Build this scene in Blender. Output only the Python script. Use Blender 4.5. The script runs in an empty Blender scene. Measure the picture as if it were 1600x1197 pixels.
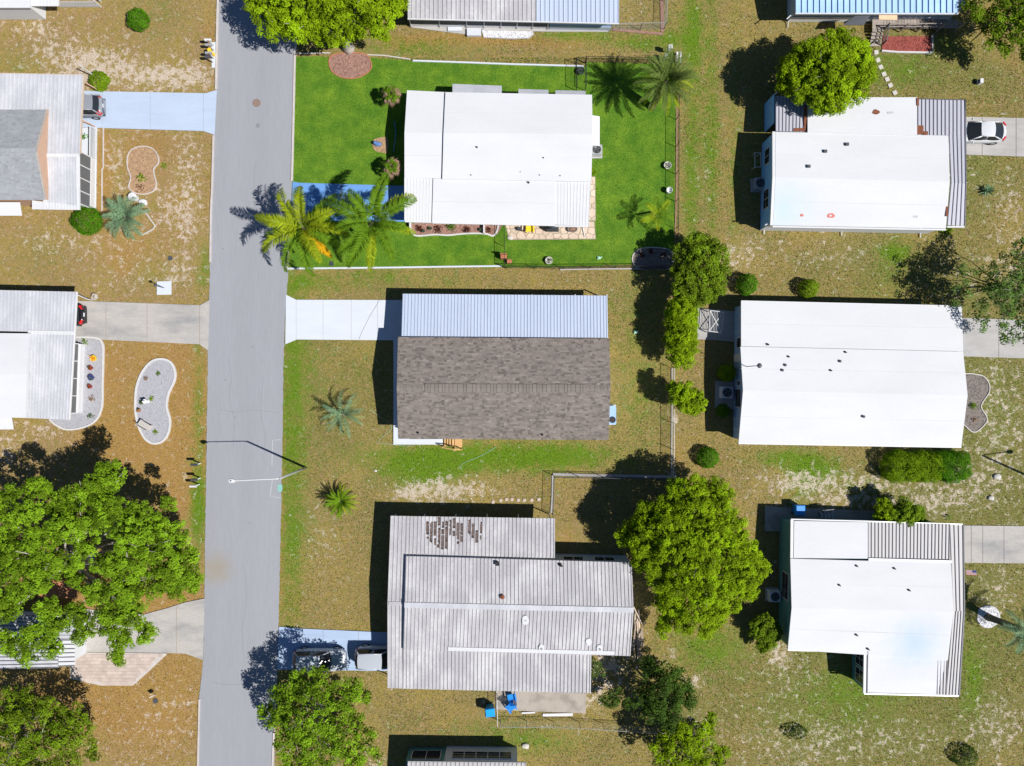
import bpy, math, random
import numpy as np
from mathutils import Vector, Matrix
SC = bpy.context.scene
C = SC.collection
rnd = random.Random(11)

# ---------------------------------------------------------------- camera, sky, sun, exposure
CAM_H, FOC = 60.0, 1098.0            # a drone 60 m up; focal length in pixels of a 1600 px wide picture
cam_d = bpy.data.cameras.new('camera'); cam = bpy.data.objects.new('camera', cam_d); C.objects.link(cam)
cam.location = (0, 0, CAM_H); cam.rotation_euler = (0, 0, 0)
cam_d.sensor_fit = 'HORIZONTAL'; cam_d.sensor_width = 36.0; cam_d.lens = 36.0 * FOC / 1600.0
cam_d.clip_start = 0.5; cam_d.clip_end = 3000
SC.camera = cam
SUN_EL = math.radians(50.7); SUN_AZ = Vector((0.912, -0.411, 0))    # towards the sun
world = bpy.data.worlds.new('World'); SC.world = world; world.use_nodes = True
wn = world.node_tree
bg = wn.nodes['Background']
sky = wn.nodes.new('ShaderNodeTexSky'); sky.sky_type = 'NISHITA'; sky.sun_disc = False
sky.sun_elevation = SUN_EL; sky.sun_rotation = math.atan2(SUN_AZ.x, SUN_AZ.y)
sky.ozone_density = 9.0; sky.dust_density = 0.3; sky.air_density = 1.0
wn.links.new(sky.outputs['Color'], bg.inputs['Color']); bg.inputs['Strength'].default_value = 0.055
sun_d = bpy.data.lights.new('sun', 'SUN'); sun = bpy.data.objects.new('sun', sun_d); C.objects.link(sun)
sun_d.energy = 5.0; sun_d.angle = math.radians(0.5); sun_d.color = (1.0, 0.965, 0.91)
to_sun = Vector((SUN_AZ.x * math.cos(SUN_EL), SUN_AZ.y * math.cos(SUN_EL), math.sin(SUN_EL)))
sun.rotation_euler = to_sun.to_track_quat('Z', 'Y').to_euler(); sun.location = (40, -20, 50)
SC.view_settings.view_transform = 'Standard'; SC.view_settings.look = 'None'
SC.view_settings.exposure = 0.22; SC.view_settings.gamma = 1.0
SC.view_settings.use_curve_mapping = False

# ---------------------------------------------------------------- helpers
def W(px, py, h=0.0):
    """Where a thing seen at photo pixel (px, py) stands, in metres, given its height above the ground."""
    k = (CAM_H - h) / FOC
    return Vector(((px - 800.0) * k, (598.5 - py) * k, h))
PXM = FOC / CAM_H                     # 18.3 photo pixels to the metre on the ground

def tag(o, label=None, cat=None, group=None, kind=None):
    if label: o['label'] = label
    if cat: o['category'] = cat
    if group: o['group'] = group
    if kind: o['kind'] = kind
    return o
def thing(name, label, cat, loc=(0, 0, 0), group=None):
    o = bpy.data.objects.new(name, None); C.objects.link(o); o.location = loc; o.empty_display_size = 0.3
    return tag(o, label, cat, group)
def origin_of(o):
    v = Vector((0, 0, 0))
    while o is not None: v += Vector(o.location); o = o.parent
    return v

class MB:
    """Collects faces; build() links them as ONE mesh object."""
    def __init__(s): s.v = []; s.f = []; s.t = []; s.mi = []
    def face(s, pts, tint=0.5, mi=0):
        n = len(s.v); s.v.extend(Vector(p) for p in pts); s.f.append(tuple(range(n, n + len(pts)))); s.t.append(tint); s.mi.append(mi); return s
    def hexa(s, lo, hi, tint=0.5, mi=0, bottom=True):
        """lo, hi: two loops (counter-clockwise from above) joined into a closed solid."""
        n = len(s.v); k = len(lo); s.v.extend(Vector(p) for p in lo); s.v.extend(Vector(p) for p in hi)
        fs = [tuple(range(n + k, n + 2 * k))] + ([tuple(range(n + k - 1, n - 1, -1))] if bottom else [])
        for i in range(k): j = (i + 1) % k; fs.append((n + i, n + j, n + k + j, n + k + i))
        s.f += fs; s.t += [tint] * len(fs); s.mi += [mi] * len(fs); return s
    def box(s, x0, y0, z0, x1, y1, z1, tint=0.5, mi=0):
        if x1 < x0: x0, x1 = x1, x0
        if y1 < y0: y0, y1 = y1, y0
        q = [(x0, y0), (x1, y0), (x1, y1), (x0, y1)]
        return s.hexa([(x, y, z0) for x, y in q], [(x, y, z1) for x, y in q], tint, mi)
    def prism(s, pts, z0, z1, tint=0.5, mi=0, inset=0.0):
        pts = ccw([(p[0], p[1]) for p in pts])
        cx = sum(p[0] for p in pts) / len(pts); cy = sum(p[1] for p in pts) / len(pts)
        k = 1 - inset
        return s.hexa([(x, y, z0) for x, y in pts], [(cx + (x - cx) * k, cy + (y - cy) * k, z1) for x, y in pts], tint, mi)
    def slab(s, q, th, tint=0.5, mi=0):
        q = ccw3([Vector(p) for p in q]); d = Vector((0, 0, th))
        return s.hexa([p - d for p in q], q, tint, mi)
    def bar(s, a, b, w, h, tint=0.5, mi=0):
        """a straight bar of width w and height h from a to b, its underside on the a-b line"""
        a = Vector(a); b = Vector(b); d = (b - a)
        side = d.cross(Vector((0, 0, 1)))
        if side.length < 1e-6: side = Vector((1, 0, 0))
        side = side.normalized() * w / 2; up = side.cross(d).normalized() * h
        if up.z < 0: up = -up
        n = len(s.v)
        s.v.extend([a - side, a + side, b + side, b - side, a - side + up, a + side + up, b + side + up, b - side + up])
        fs = [(n, n + 3, n + 2, n + 1), (n + 4, n + 5, n + 6, n + 7), (n, n + 1, n + 5, n + 4), (n + 1, n + 2, n + 6, n + 5), (n + 2, n + 3, n + 7, n + 6), (n + 3, n, n + 4, n + 7)]
        s.f += fs; s.t += [tint] * 6; s.mi += [mi] * 6; return s
    def tube(s, pts, rad, n=6, tint=0.5, mi=0, cap=True):
        pts = [Vector(p) for p in pts]
        if not hasattr(rad, '__len__'): rad = [rad] * len(pts)
        base = len(s.v); prev = None
        for i, p in enumerate(pts):
            d = (pts[min(i + 1, len(pts) - 1)] - pts[max(i - 1, 0)]).normalized()
            if prev is None: u = d.orthogonal().normalized()
            else: u = (prev - d * prev.dot(d)); u = u.normalized() if u.length > 1e-6 else d.orthogonal().normalized()
            prev = u; w = d.cross(u)
            for k in range(n):
                a = 2 * math.pi * k / n; s.v.append(p + (u * math.cos(a) + w * math.sin(a)) * rad[i])
        for i in range(len(pts) - 1):
            for k in range(n):
                k2 = (k + 1) % n
                s.f.append((base + i * n + k, base + i * n + k2, base + (i + 1) * n + k2, base + (i + 1) * n + k)); s.t.append(tint); s.mi.append(mi)
        if cap:
            s.f.append(tuple(base + k for k in range(n - 1, -1, -1))); s.f.append(tuple(base + (len(pts) - 1) * n + k for k in range(n)))
            s.t += [tint] * 2; s.mi += [mi] * 2
        return s
    def lathe(s, c, prof, n=12, tint=0.5, mi=0, sx=1.0, sy=1.0):
        c = Vector(c); base = len(s.v)
        for r, z in prof:
            for k in range(n):
                a = 2 * math.pi * k / n; s.v.append(c + Vector((r * sx * math.cos(a), r * sy * math.sin(a), z)))
        m = len(prof)
        for i in range(m - 1):
            for k in range(n):
                k2 = (k + 1) % n
                s.f.append((base + i * n + k, base + i * n + k2, base + (i + 1) * n + k2, base + (i + 1) * n + k)); s.t.append(tint); s.mi.append(mi)
        s.f.append(tuple(base + k for k in range(n - 1, -1, -1))); s.f.append(tuple(base + (m - 1) * n + k for k in range(n)))
        s.t += [tint] * 2; s.mi += [mi] * 2
        return s
    def ball(s, c, r, n=10, m=6, tint=0.5, mi=0, sz=1.0, sx=1.0, sy=1.0):
        prof = [(max(1e-3, r * math.sin(math.pi * i / m)), -r * sz * math.cos(math.pi * i / m)) for i in range(m + 1)]
        return s.lathe(c, prof, n, tint, mi, sx, sy)
    def build(s, name, mat, parent=None, smooth=False, origin=None, kind=None, label=None):
        o_w = origin_of(parent) if parent is not None else (Vector(origin) if origin is not None else Vector((0, 0, 0)))
        me = bpy.data.meshes.new(name)
        me.from_pydata([v - o_w for v in s.v], [], s.f); me.update()
        for m_ in (mat if isinstance(mat, (list, tuple)) else [mat]): me.materials.append(m_)
        if any(s.mi): me.polygons.foreach_set('material_index', s.mi)
        a = me.attributes.new('tint', 'FLOAT', 'FACE'); a.data.foreach_set('value', s.t)
        if smooth: me.polygons.foreach_set('use_smooth', [True] * len(me.polygons))
        o = bpy.data.objects.new(name, me); C.objects.link(o)
        if parent is not None: o.parent = parent
        else: o.location = o_w
        if kind: o['kind'] = kind
        if label: o['label'] = label
        return o

def ccw(p):
    a = sum(p[i][0] * p[(i + 1) % len(p)][1] - p[(i + 1) % len(p)][0] * p[i][1] for i in range(len(p)))
    return p if a > 0 else p[::-1]
def ccw3(p):
    a = sum(p[i].x * p[(i + 1) % len(p)].y - p[(i + 1) % len(p)].x * p[i].y for i in range(len(p)))
    return p if a > 0 else p[::-1]
def lerp(a, b, t): return a + (b - a) * t

# ---------------------------------------------------------------- materials
def mat(name, col, rough=0.6, var=0.12, vs=3.0, col2=None, c2=(0.45, 0.65), stretch=(1, 1, 1), fine=0.06, fs=25.0, bump=0.0, bs=30.0,
        metal=0.0, tint=0.0, spec=0.35, trans=0.0):
    m = bpy.data.materials.new(name); m.use_nodes = True; nt = m.node_tree; N = nt.nodes; L = nt.links
    b = N['Principled BSDF']; b.inputs['Roughness'].default_value = rough; b.inputs['Metallic'].default_value = metal
    b.inputs['Specular IOR Level'].default_value = spec
    g = N.new('ShaderNodeNewGeometry'); mp = N.new('ShaderNodeMapping'); mp.inputs['Scale'].default_value = stretch
    L.new(g.outputs['Position'], mp.inputs['Vector'])
    n1 = N.new('ShaderNodeTexNoise'); n1.inputs['Scale'].default_value = vs; n1.inputs['Detail'].default_value = 5; n1.inputs['Roughness'].default_value = 0.6
    L.new(mp.outputs['Vector'], n1.inputs['Vector'])
    n2 = N.new('ShaderNodeTexNoise'); n2.inputs['Scale'].default_value = fs; n2.inputs['Detail'].default_value = 2
    L.new(mp.outputs['Vector'], n2.inputs['Vector'])
    col = tuple(col) + (1,)
    if col2 is not None:
        r = N.new('ShaderNodeValToRGB'); r.color_ramp.elements[0].position = c2[0]; r.color_ramp.elements[1].position = c2[1]
        r.color_ramp.elements[0].color = col; r.color_ramp.elements[1].color = tuple(col2) + (1,)
        L.new(n1.outputs['Fac'], r.inputs['Fac']); cout = r.outputs['Color']
    else:
        rgb = N.new('ShaderNodeRGB'); rgb.outputs[0].default_value = col; cout = rgb.outputs[0]
    def mul(cin, fac_socket, amp, mid=0.5):
        mr = N.new('ShaderNodeMapRange'); mr.inputs['From Min'].default_value = mid - 0.5; mr.inputs['From Max'].default_value = mid + 0.5
        mr.inputs['To Min'].default_value = 1 - amp; mr.inputs['To Max'].default_value = 1 + amp
        L.new(fac_socket, mr.inputs['Value'])
        v = N.new('ShaderNodeVectorMath'); v.operation = 'SCALE'; L.new(cin, v.inputs[0]); L.new(mr.outputs[0], v.inputs['Scale'])
        return v.outputs['Vector']
    if var: cout = mul(cout, n1.outputs['Fac'], var * 2)
    if fine: cout = mul(cout, n2.outputs['Fac'], fine * 2)
    if tint:
        at = N.new('ShaderNodeAttribute'); at.attribute_name = 'tint'; cout = mul(cout, at.outputs['Fac'], tint)
    L.new(cout, b.inputs['Base Color'])
    if bump:
        n3 = N.new('ShaderNodeTexNoise'); n3.inputs['Scale'].default_value = bs; n3.inputs['Detail'].default_value = 3
        L.new(mp.outputs['Vector'], n3.inputs['Vector'])
        bm = N.new('ShaderNodeBump'); bm.inputs['Strength'].default_value = 1.0; bm.inputs['Distance'].default_value = bump
        L.new(n3.outputs['Fac'], bm.inputs['Height']); L.new(bm.outputs['Normal'], b.inputs['Normal'])
    if trans:
        tr = N.new('ShaderNodeBsdfTranslucent'); mx = N.new('ShaderNodeMixShader'); mx.inputs['Fac'].default_value = trans
        L.new(cout, tr.inputs['Color']); L.new(b.outputs[0], mx.inputs[1]); L.new(tr.outputs[0], mx.inputs[2])
        L.new(mx.outputs[0], N['Material Output'].inputs['Surface'])
    return m
M = {}
M['white_roof'] = mat('white_roof_coating', (0.615, 0.62, 0.635), 0.75, 0.045, 0.35, stretch=(.5, 1.4, 1), fine=0.02, fs=7, spec=0.2)
M['white_trim'] = mat('white_trim', (0.64, 0.64, 0.65), 0.5, 0.04)
M['white_concrete'] = mat('white_painted_concrete', (0.575, 0.61, 0.665), 0.8, 0.035, 1.0, stretch=(.4, 1.3, 1), fine=0.025, spec=0.2)
M['white_roof_tinted'] = mat('blue_tinted_roof_coating', (0.615, 0.62, 0.635), 0.75, 0.045, 0.35, stretch=(.5, 1.4, 1), fine=0.02, fs=7, spec=0.2)
M['white_roof_cyan'] = mat('cyan_tinted_roof_coating', (0.615, 0.62, 0.635), 0.75, 0.045, 0.35, stretch=(.5, 1.4, 1), fine=0.02, fs=7, spec=0.2)
M['metal_white'] = mat('weathered_white_metal', (0.47, 0.48, 0.515), 0.5, 0.05, 0.7, col2=(0.54, 0.545, 0.575), stretch=(1.3, 0.6, 1), fine=0.06, fs=9, spec=0.3)
M['metal_pale'] = mat('pale_ribbed_metal', (0.44, 0.50, 0.62), 0.45, 0.05, 0.5, stretch=(2, 0.4, 1), fine=0.03, fs=6)
M['metal_grey'] = mat('weathered_grey_metal', (0.415, 0.405, 0.42), 0.55, 0.08, 0.6, col2=(0.505, 0.497, 0.505), stretch=(1.2, 0.6, 1), fine=0.10, fs=9, spec=0.3)
M['metal_beige'] = mat('beige_pan_metal', (0.45, 0.435, 0.435), 0.5, 0.05, 1.2, stretch=(2, 0.5, 1), fine=0.04, fs=8)
M['metal_lilac'] = mat('pale_pan_metal', (0.45, 0.45, 0.51), 0.5, 0.05, 1.2, stretch=(2, 0.5, 1), fine=0.04, fs=8)
M['metal_blue'] = mat('blue_painted_metal', (0.36, 0.55, 0.80), 0.4, 0.12, 0.5, fine=0.03, tint=0.15)
M['seam'] = mat('weathered_seam', (0.20, 0.20, 0.23), 0.6, 0.15)
M['dark'] = mat('black_metal', (0.02, 0.02, 0.022), 0.5, 0.1)
M['gunmetal'] = mat('dark_grey_metal', (0.07, 0.075, 0.085), 0.5, 0.1)
M['galv'] = mat('galvanised_steel', (0.42, 0.43, 0.44), 0.45, 0.1, metal=0.3)
M['sealed'] = mat('sealed_roof_joint', (0.56, 0.565, 0.58), 0.8, 0.04)
M['rust'] = mat('rusty_steel', (0.20, 0.07, 0.035), 0.85, 0.3, 6)
M['redstain'] = mat('red_rust_stain', (0.62, 0.20, 0.16), 0.85, 0.35, 9)
M['peel'] = mat('bare_brown_metal', (0.135, 0.10, 0.09), 0.8, 0.3, 6, tint=0.45)
M['shingle_brown'] = mat('brown_asphalt_shingle', (0.208, 0.180, 0.160), 0.95, 0.12, 2.0, fine=0.14, fs=30, tint=0.42, spec=0.15)
M['shingle_grey'] = mat('grey_asphalt_shingle', (0.30, 0.315, 0.33), 0.95, 0.1, 1.0, fine=0.12, fs=30, tint=0.16, spec=0.15)
M['wall_white'] = mat('white_siding', (0.62, 0.63, 0.65), 0.6, 0.04)
M['wall_blue_or_shaded'] = mat('blue_or_shaded_siding', (0.30, 0.46, 0.70), 0.6, 0.05)  # real blue paint, and white walls with blue shade put into their colour
M['wall_shade_blue'] = mat('shaded_white_siding', (0.22, 0.48, 0.82), 0.6, 0.05)  # white siding; the blue of its shaded side is put into the colour
M['wall_teal'] = mat('teal_siding', (0.09, 0.25, 0.24), 0.6, 0.07)
M['wall_tan'] = mat('tan_siding', (0.52, 0.34, 0.24), 0.7, 0.06)
M['wall_grey'] = mat('grey_blue_siding', (0.34, 0.42, 0.47), 0.7, 0.06)
M['glass'] = mat('window_glass', (0.022, 0.026, 0.032), 0.14, 0.0, fine=0, spec=0.3)
M['screen'] = mat('insect_screen', (0.12, 0.125, 0.13), 0.8, 0.1)
M['shutter'] = mat('brown_shutter', (0.14, 0.06, 0.04), 0.7, 0.1)
M['road'] = mat('aged_asphalt', (0.300, 0.307, 0.334), 0.9, 0.05, 0.55, stretch=(1.0, 0.06, 1), fine=0.05, fs=14, bump=0.01, bs=60, spec=0.2)
def road_stain(m, px, py, r, col, h=0.0):
    nt = m.node_tree; N, L = nt.nodes, nt.links; b = N['Principled BSDF']; src = b.inputs['Base Color'].links[0].from_socket
    g = N.new('ShaderNodeNewGeometry'); d = N.new('ShaderNodeVectorMath'); d.operation = 'DISTANCE'; d.inputs[1].default_value = W(px, py, h); L.new(g.outputs['Position'], d.inputs[0])
    n = N.new('ShaderNodeTexNoise'); n.inputs['Scale'].default_value = 1.3; n.inputs['Detail'].default_value = 5; L.new(g.outputs['Position'], n.inputs['Vector'])
    a = N.new('ShaderNodeMath'); a.operation = 'MULTIPLY_ADD'; L.new(n.outputs['Fac'], a.inputs[0]); a.inputs[1].default_value = -1.6; L.new(d.outputs['Value'], a.inputs[2])
    mr = N.new('ShaderNodeMapRange'); mr.interpolation_type = 'SMOOTHSTEP'; mr.inputs['From Min'].default_value = r; mr.inputs['From Max'].default_value = -r * .5; L.new(a.outputs[0], mr.inputs['Value'])
    mx = N.new('ShaderNodeMix'); mx.data_type = 'RGBA'; L.new(mr.outputs[0], mx.inputs[0]); L.new(src, mx.inputs[6]); mx.inputs[7].default_value = col + (1,); L.new(mx.outputs[2], b.inputs['Base Color'])
road_stain(M['white_roof_tinted'], 1430, 1005, 2.7, (0.44, 0.54, 0.66), 2.8); road_stain(M['white_roof_cyan'], 1225, 325, 2.8, (0.50, 0.60, 0.65), 2.75)
road_stain(M['road'], 338, 888, 1.2, (0.30, 0.272, 0.235))
M['tar'] = mat('faded_crack', (0.235, 0.24, 0.265), 0.9, 0.1)
M['roadsand'] = mat('sandy_asphalt', (0.30, 0.285, 0.285), 0.9, 0.08, 1.0)
M['kerb'] = mat('pale_kerb_concrete', (0.52, 0.47, 0.44), 0.85, 0.15, 1.5)
M['concrete'] = mat('grey_concrete', (0.40, 0.385, 0.37), 0.9, 0.16, 0.8, stretch=(.4, 1.2, 1), fine=0.07, fs=14, spec=0.2)
M['concrete_stain'] = mat('stained_concrete', (0.45, 0.425, 0.395), 0.9, 0.1, 0.75, col2=(0.27, 0.265, 0.265), c2=(0.42, 0.70), stretch=(.4, 1.1, 1), fine=0.09, fs=14, spec=0.2)
M['concrete_brown'] = mat('brown_stained_concrete', (0.42, 0.37, 0.32), 0.9, 0.15, 0.6, col2=(0.24, 0.21, 0.18), fine=0.06, fs=12, spec=0.2)
M['pale_border'] = mat('pale_border_concrete', (0.56, 0.55, 0.545), 0.85, 0.08, 2.0, fine=0.06, fs=14)
M['blue_drive'] = mat('blue_painted_concrete', (0.13, 0.29, 0.60), 0.75, 0.06, 0.8, fine=0.04, spec=0.25)
M['paleblue_drive'] = mat('pale_blue_painted_concrete', (0.42, 0.50, 0.63), 0.75, 0.06, 0.9, stretch=(.3, 1.3, 1), fine=0.03, fs=10, spec=0.25)
M['mist_drive'] = mat('faded_blue_concrete', (0.36, 0.46, 0.62), 0.8, 0.10, 0.9, stretch=(.3, 1.3, 1), fine=0.05, spec=0.25)
M['pink_paver'] = mat('pink_concrete_paver', (0.50, 0.41, 0.355), 0.9, 0.12, 1.5, tint=0.14, fine=0.08, fs=15)
M['flagstone'] = mat('tan_flagstone', (0.56, 0.45, 0.35), 0.9, 0.1, 3, tint=0.2, fine=0.06, fs=15, bump=0.01, bs=15)
M['joint'] = mat('sandy_joint', (0.33, 0.27, 0.21), 0.95, 0.1)
M['gravel'] = mat('grey_gravel', (0.37, 0.37, 0.40), 0.95, 0.06, 4, fine=0.2, fs=16, bump=0.03, bs=20, tint=0.35)
M['pebble'] = mat('white_pebble', (0.62, 0.62, 0.65), 0.8, 0.1, tint=0.4)
M['mulch'] = mat('brown_mulch', (0.24, 0.15, 0.11), 0.95, 0.25, 5, fine=0.22, fs=18, bump=0.03, bs=20, tint=0.4)
M['mulch_pink'] = mat('pinkish_mulch', (0.34, 0.20, 0.16), 0.95, 0.2, 4, col2=(0.22, 0.12, 0.09), fine=0.22, fs=16, bump=0.03, bs=20, tint=0.45)
M['mulch_red'] = mat('red_mulch', (0.29, 0.075, 0.06), 0.95, 0.2, 4, fine=0.22, fs=16, bump=0.03, bs=20, tint=0.4)
M['mulch_dark'] = mat('dark_grey_mulch', (0.20, 0.17, 0.15), 0.95, 0.25, 5, fine=0.22, fs=18, bump=0.03, bs=20, tint=0.4)
M['mulch_tan'] = mat('pale_dry_mulch', (0.37, 0.24, 0.14), 0.95, 0.25, 3, fine=0.2, fs=18, bump=0.02, bs=20, tint=0.4)
M['wood_new'] = mat('new_pine', (0.60, 0.36, 0.15), 0.75, 0.1, 4, stretch=(1, 6, 1))
M['wood_grey'] = mat('weathered_wood', (0.30, 0.26, 0.23), 0.9, 0.2, 3, stretch=(4, 0.6, 1), tint=0.25)
M['wood_pale'] = mat('bleached_lumber', (0.50, 0.40, 0.31), 0.85, 0.2, 3, tint=0.5)
M['bark'] = mat('grey_bark', (0.22, 0.18, 0.14), 0.95, 0.25, 4, bump=0.02, bs=14)
M['bark_pale'] = mat('pale_bark', (0.42, 0.38, 0.33), 0.95, 0.2, 4, bump=0.02, bs=14)
M['palm_bark'] = mat('palm_bark', (0.20, 0.16, 0.12), 0.95, 0.25, 5, bump=0.03, bs=10)
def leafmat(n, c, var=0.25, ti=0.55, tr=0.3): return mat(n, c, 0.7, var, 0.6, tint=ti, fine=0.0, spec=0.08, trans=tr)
M['leaf_oak'] = leafmat('oak_leaf', (0.175, 0.30, 0.013))
M['leaf_bright'] = leafmat('bright_leaf', (0.225, 0.345, 0.006))
M['leaf_mid'] = leafmat('mid_green_leaf', (0.15, 0.24, 0.010))
M['leaf_dark'] = leafmat('dark_green_leaf', (0.062, 0.118, 0.015))
M['leaf_grey'] = leafmat('grey_green_leaf', (0.115, 0.20, 0.040))
M['leaf_bush'] = leafmat('bush_leaf', (0.085, 0.235, 0.006), 0.15, 0.5)
M['leaf_lime'] = leafmat('lime_bush_leaf', (0.19, 0.31, 0.008), 0.15, 0.5)
M['frond_green'] = leafmat('green_frond', (0.13, 0.24, 0.012), 0.15, 0.45)
M['frond_date'] = leafmat('date_frond', (0.14, 0.20, 0.045), 0.15, 0.5)
M['frond_lime'] = leafmat('yellow_green_frond', (0.27, 0.34, 0.012), 0.15, 0.5)
M['frond_blue'] = leafmat('blue_green_frond', (0.20, 0.32, 0.18), 0.15, 0.45)
M['frond_sago'] = leafmat('sago_frond', (0.15, 0.27, 0.012), 0.15, 0.55)
M['frond_gold'] = leafmat('golden_frond', (0.62, 0.36, 0.01), 0.12, 0.4)
M['frond_dry'] = leafmat('dry_frond', (0.36, 0.24, 0.16), 0.2, 0.4)
M['frond_pale'] = leafmat('pale_frond', (0.30, 0.33, 0.12), 0.15, 0.4)
M['redleaf'] = leafmat('dark_red_leaf', (0.11, 0.035, 0.02), 0.2, 0.5)
M['car_silver'] = mat('silver_car_paint', (0.42, 0.45, 0.50), 0.3, 0.0, fine=0, metal=0.0, spec=0.6)
M['car_grey'] = mat('grey_car_paint', (0.24, 0.26, 0.30), 0.3, 0.0, fine=0, spec=0.6)
M['car_white'] = mat('white_car_paint', (0.60, 0.61, 0.63), 0.22, 0.0, fine=0, spec=0.6)
M['car_black'] = mat('black_car_paint', (0.012, 0.012, 0.014), 0.2, 0.0, fine=0, spec=0.6)
M['red_lens'] = mat('red_lamp_lens', (0.55, 0.015, 0.02), 0.2, 0, fine=0, spec=0.6)
M['clear_lens'] = mat('clear_lamp_lens', (0.6, 0.62, 0.65), 0.1, 0, fine=0, spec=0.6)
M['tyre'] = mat('tyre_rubber', (0.02, 0.02, 0.02), 0.85, 0.1)
M['chrome'] = mat('wheel_alloy', (0.5, 0.5, 0.52), 0.3, 0, fine=0, metal=0.8)
M['blue_plastic'] = mat('blue_plastic', (0.015, 0.24, 0.72), 0.45, 0.05)
M['blue_plastic2'] = mat('bright_blue_plastic', (0.01, 0.33, 0.85), 0.4, 0.04)
M['green_plastic'] = mat('pale_green_plastic', (0.38, 0.65, 0.48), 0.5, 0.05)
M['yellow'] = mat('yellow_paint', (0.80, 0.58, 0.03), 0.5, 0.08)
M['red'] = mat('red_glaze', (0.30, 0.04, 0.035), 0.5, 0.1)
M['indigo'] = mat('indigo_glaze', (0.045, 0.055, 0.20), 0.4, 0.1)
M['terracotta'] = mat('terracotta', (0.42, 0.17, 0.09), 0.8, 0.12)
M['stone'] = mat('pale_stone', (0.52, 0.49, 0.45), 0.9, 0.15, 6)
M['orange'] = mat('orange_petal', (0.72, 0.28, 0.02), 0.7, 0.2)
M['cover'] = mat('charcoal_cover', (0.045, 0.055, 0.065), 0.7, 0.15)
M['canvas'] = mat('peach_canvas', (0.72, 0.49, 0.31), 0.8, 0.05)
M['bluestone'] = mat('blue_glazed_stone', (0.10, 0.20, 0.42), 0.5, 0.15)
M['hose'] = mat('blue_hose', (0.10, 0.25, 0.36), 0.5, 0.05)
M['green_patch'] = mat('green_marking_paint', (0.22, 0.46, 0.42), 0.85, 0.1)
M['chalk'] = mat('faint_white_marking', (0.44, 0.45, 0.47), 0.9, 0.1)
M['patch'] = mat('asphalt_patch', (0.22, 0.225, 0.24), 0.9, 0.15)
M['iron'] = mat('rusty_iron_lid', (0.24, 0.17, 0.14), 0.8, 0.2, 6)
M['brass_flag_white'] = mat('flag_white', (0.78, 0.76, 0.76), 0.8, 0.03)
M['flag_red'] = mat('flag_red', (0.48, 0.03, 0.05), 0.8, 0.03)
M['flag_blue'] = mat('flag_blue', (0.03, 0.05, 0.22), 0.8, 0.03)

# ---------------------------------------------------------------- ground: one sheet to the horizon
# what grows where, as soft blobs (photo pixel x, y, radius x, radius y, weight)
GREEN = [(500,440,90,16,.35),(470,560,30,110,.25),(455,760,22,330,.45),(1000,500,45,110,.25),(760,715,170,22,.75),(660,740,60,30,.6),(880,710,60,18,.3),(1000,65,60,12,.5),(650,75,80,14,.4),(890,55,60,8,.5),
 (1085,40,20,80,.35),(1100,220,20,110,.3),(1075,300,14,110,.3),(1270,735,40,18,.8),(1230,715,60,14,.5),(1250,770,25,15,.45),(1400,110,60,25,.4),(1480,70,40,18,.3),(1400,395,25,18,.65),(1390,440,40,30,.2),
 (600,430,40,14,.3),(700,440,60,16,.2),(1060,60,30,40,.2),(30,100,60,30,.3),(250,20,60,60,.25),(20,560,20,30,.2),(310,650,12,180,.45),(310,800,16,60,.6),(60,400,60,40,.25),(240,430,60,25,.25),(320,410,10,40,.45),
 (1330,1070,90,40,.35),(1520,1060,20,60,.5),(1110,1010,60,40,.5),(1040,330,12,30,.3),(560,560,60,60,.1),(1000,640,40,60,.2),(830,1160,80,22,.35),(760,1140,80,30,.15),(1500,260,60,30,.15),(1560,640,30,60,.2),(1160,260,40,90,.15),(1340,760,60,18,.3),(1480,340,40,25,.2),(1300,1130,120,50,.2),(480,830,40,40,.15)]
SAND = [(150,105,75,30,.85),(265,122,55,18,.85),(60,45,40,18,.5),(85,75,50,20,.35),(310,110,30,26,.35),(290,340,25,50,.6),(280,425,20,20,.6),(120,380,90,20,.35),(250,330,20,30,.4),(180,250,12,50,.55),(290,250,25,50,.45),(200,430,50,25,.3),(70,670,40,20,.4),(10,705,25,25,.5),
 (700,765,75,22,.9),(640,770,30,12,.6),(500,840,35,60,.35),(1300,760,110,22,.62),(1240,750,60,20,.5),(1330,785,80,10,.7),(1400,745,70,16,.52),(1520,760,90,40,.45),(1560,690,60,60,.5),(1470,790,60,20,.5),(1580,830,20,20,.6),(1560,920,40,40,.6),(1310,400,60,25,.45),(1170,395,50,30,.35),(1480,270,60,60,.4),(1580,330,30,60,.5),(1560,600,50,60,.5),
 (1100,270,25,20,.35),(1150,400,30,25,.4),(1240,1050,60,40,.45),(1215,1020,15,18,.9),(1240,1160,110,50,.55),(1420,1160,110,40,.4),(1560,1130,50,50,.6),(1085,1065,16,10,.9),(1050,1020,8,12,.9),(1090,1130,30,30,.3),(1055,655,9,12,.9),(1050,745,10,10,.8),(950,1040,35,40,.85),(930,1090,20,20,.7),(240,1150,60,40,.25),(270,1100,30,12,.35),(880,1130,60,20,.3),(760,1100,20,12,.6),(1420,320,20,10,.3),(1360,890,10,10,.2),(1580,430,40,50,.4),(1300,330,0.1,0.1,0),(590,1190,16,16,.6),(1500,430,60,50,.3)]
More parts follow.
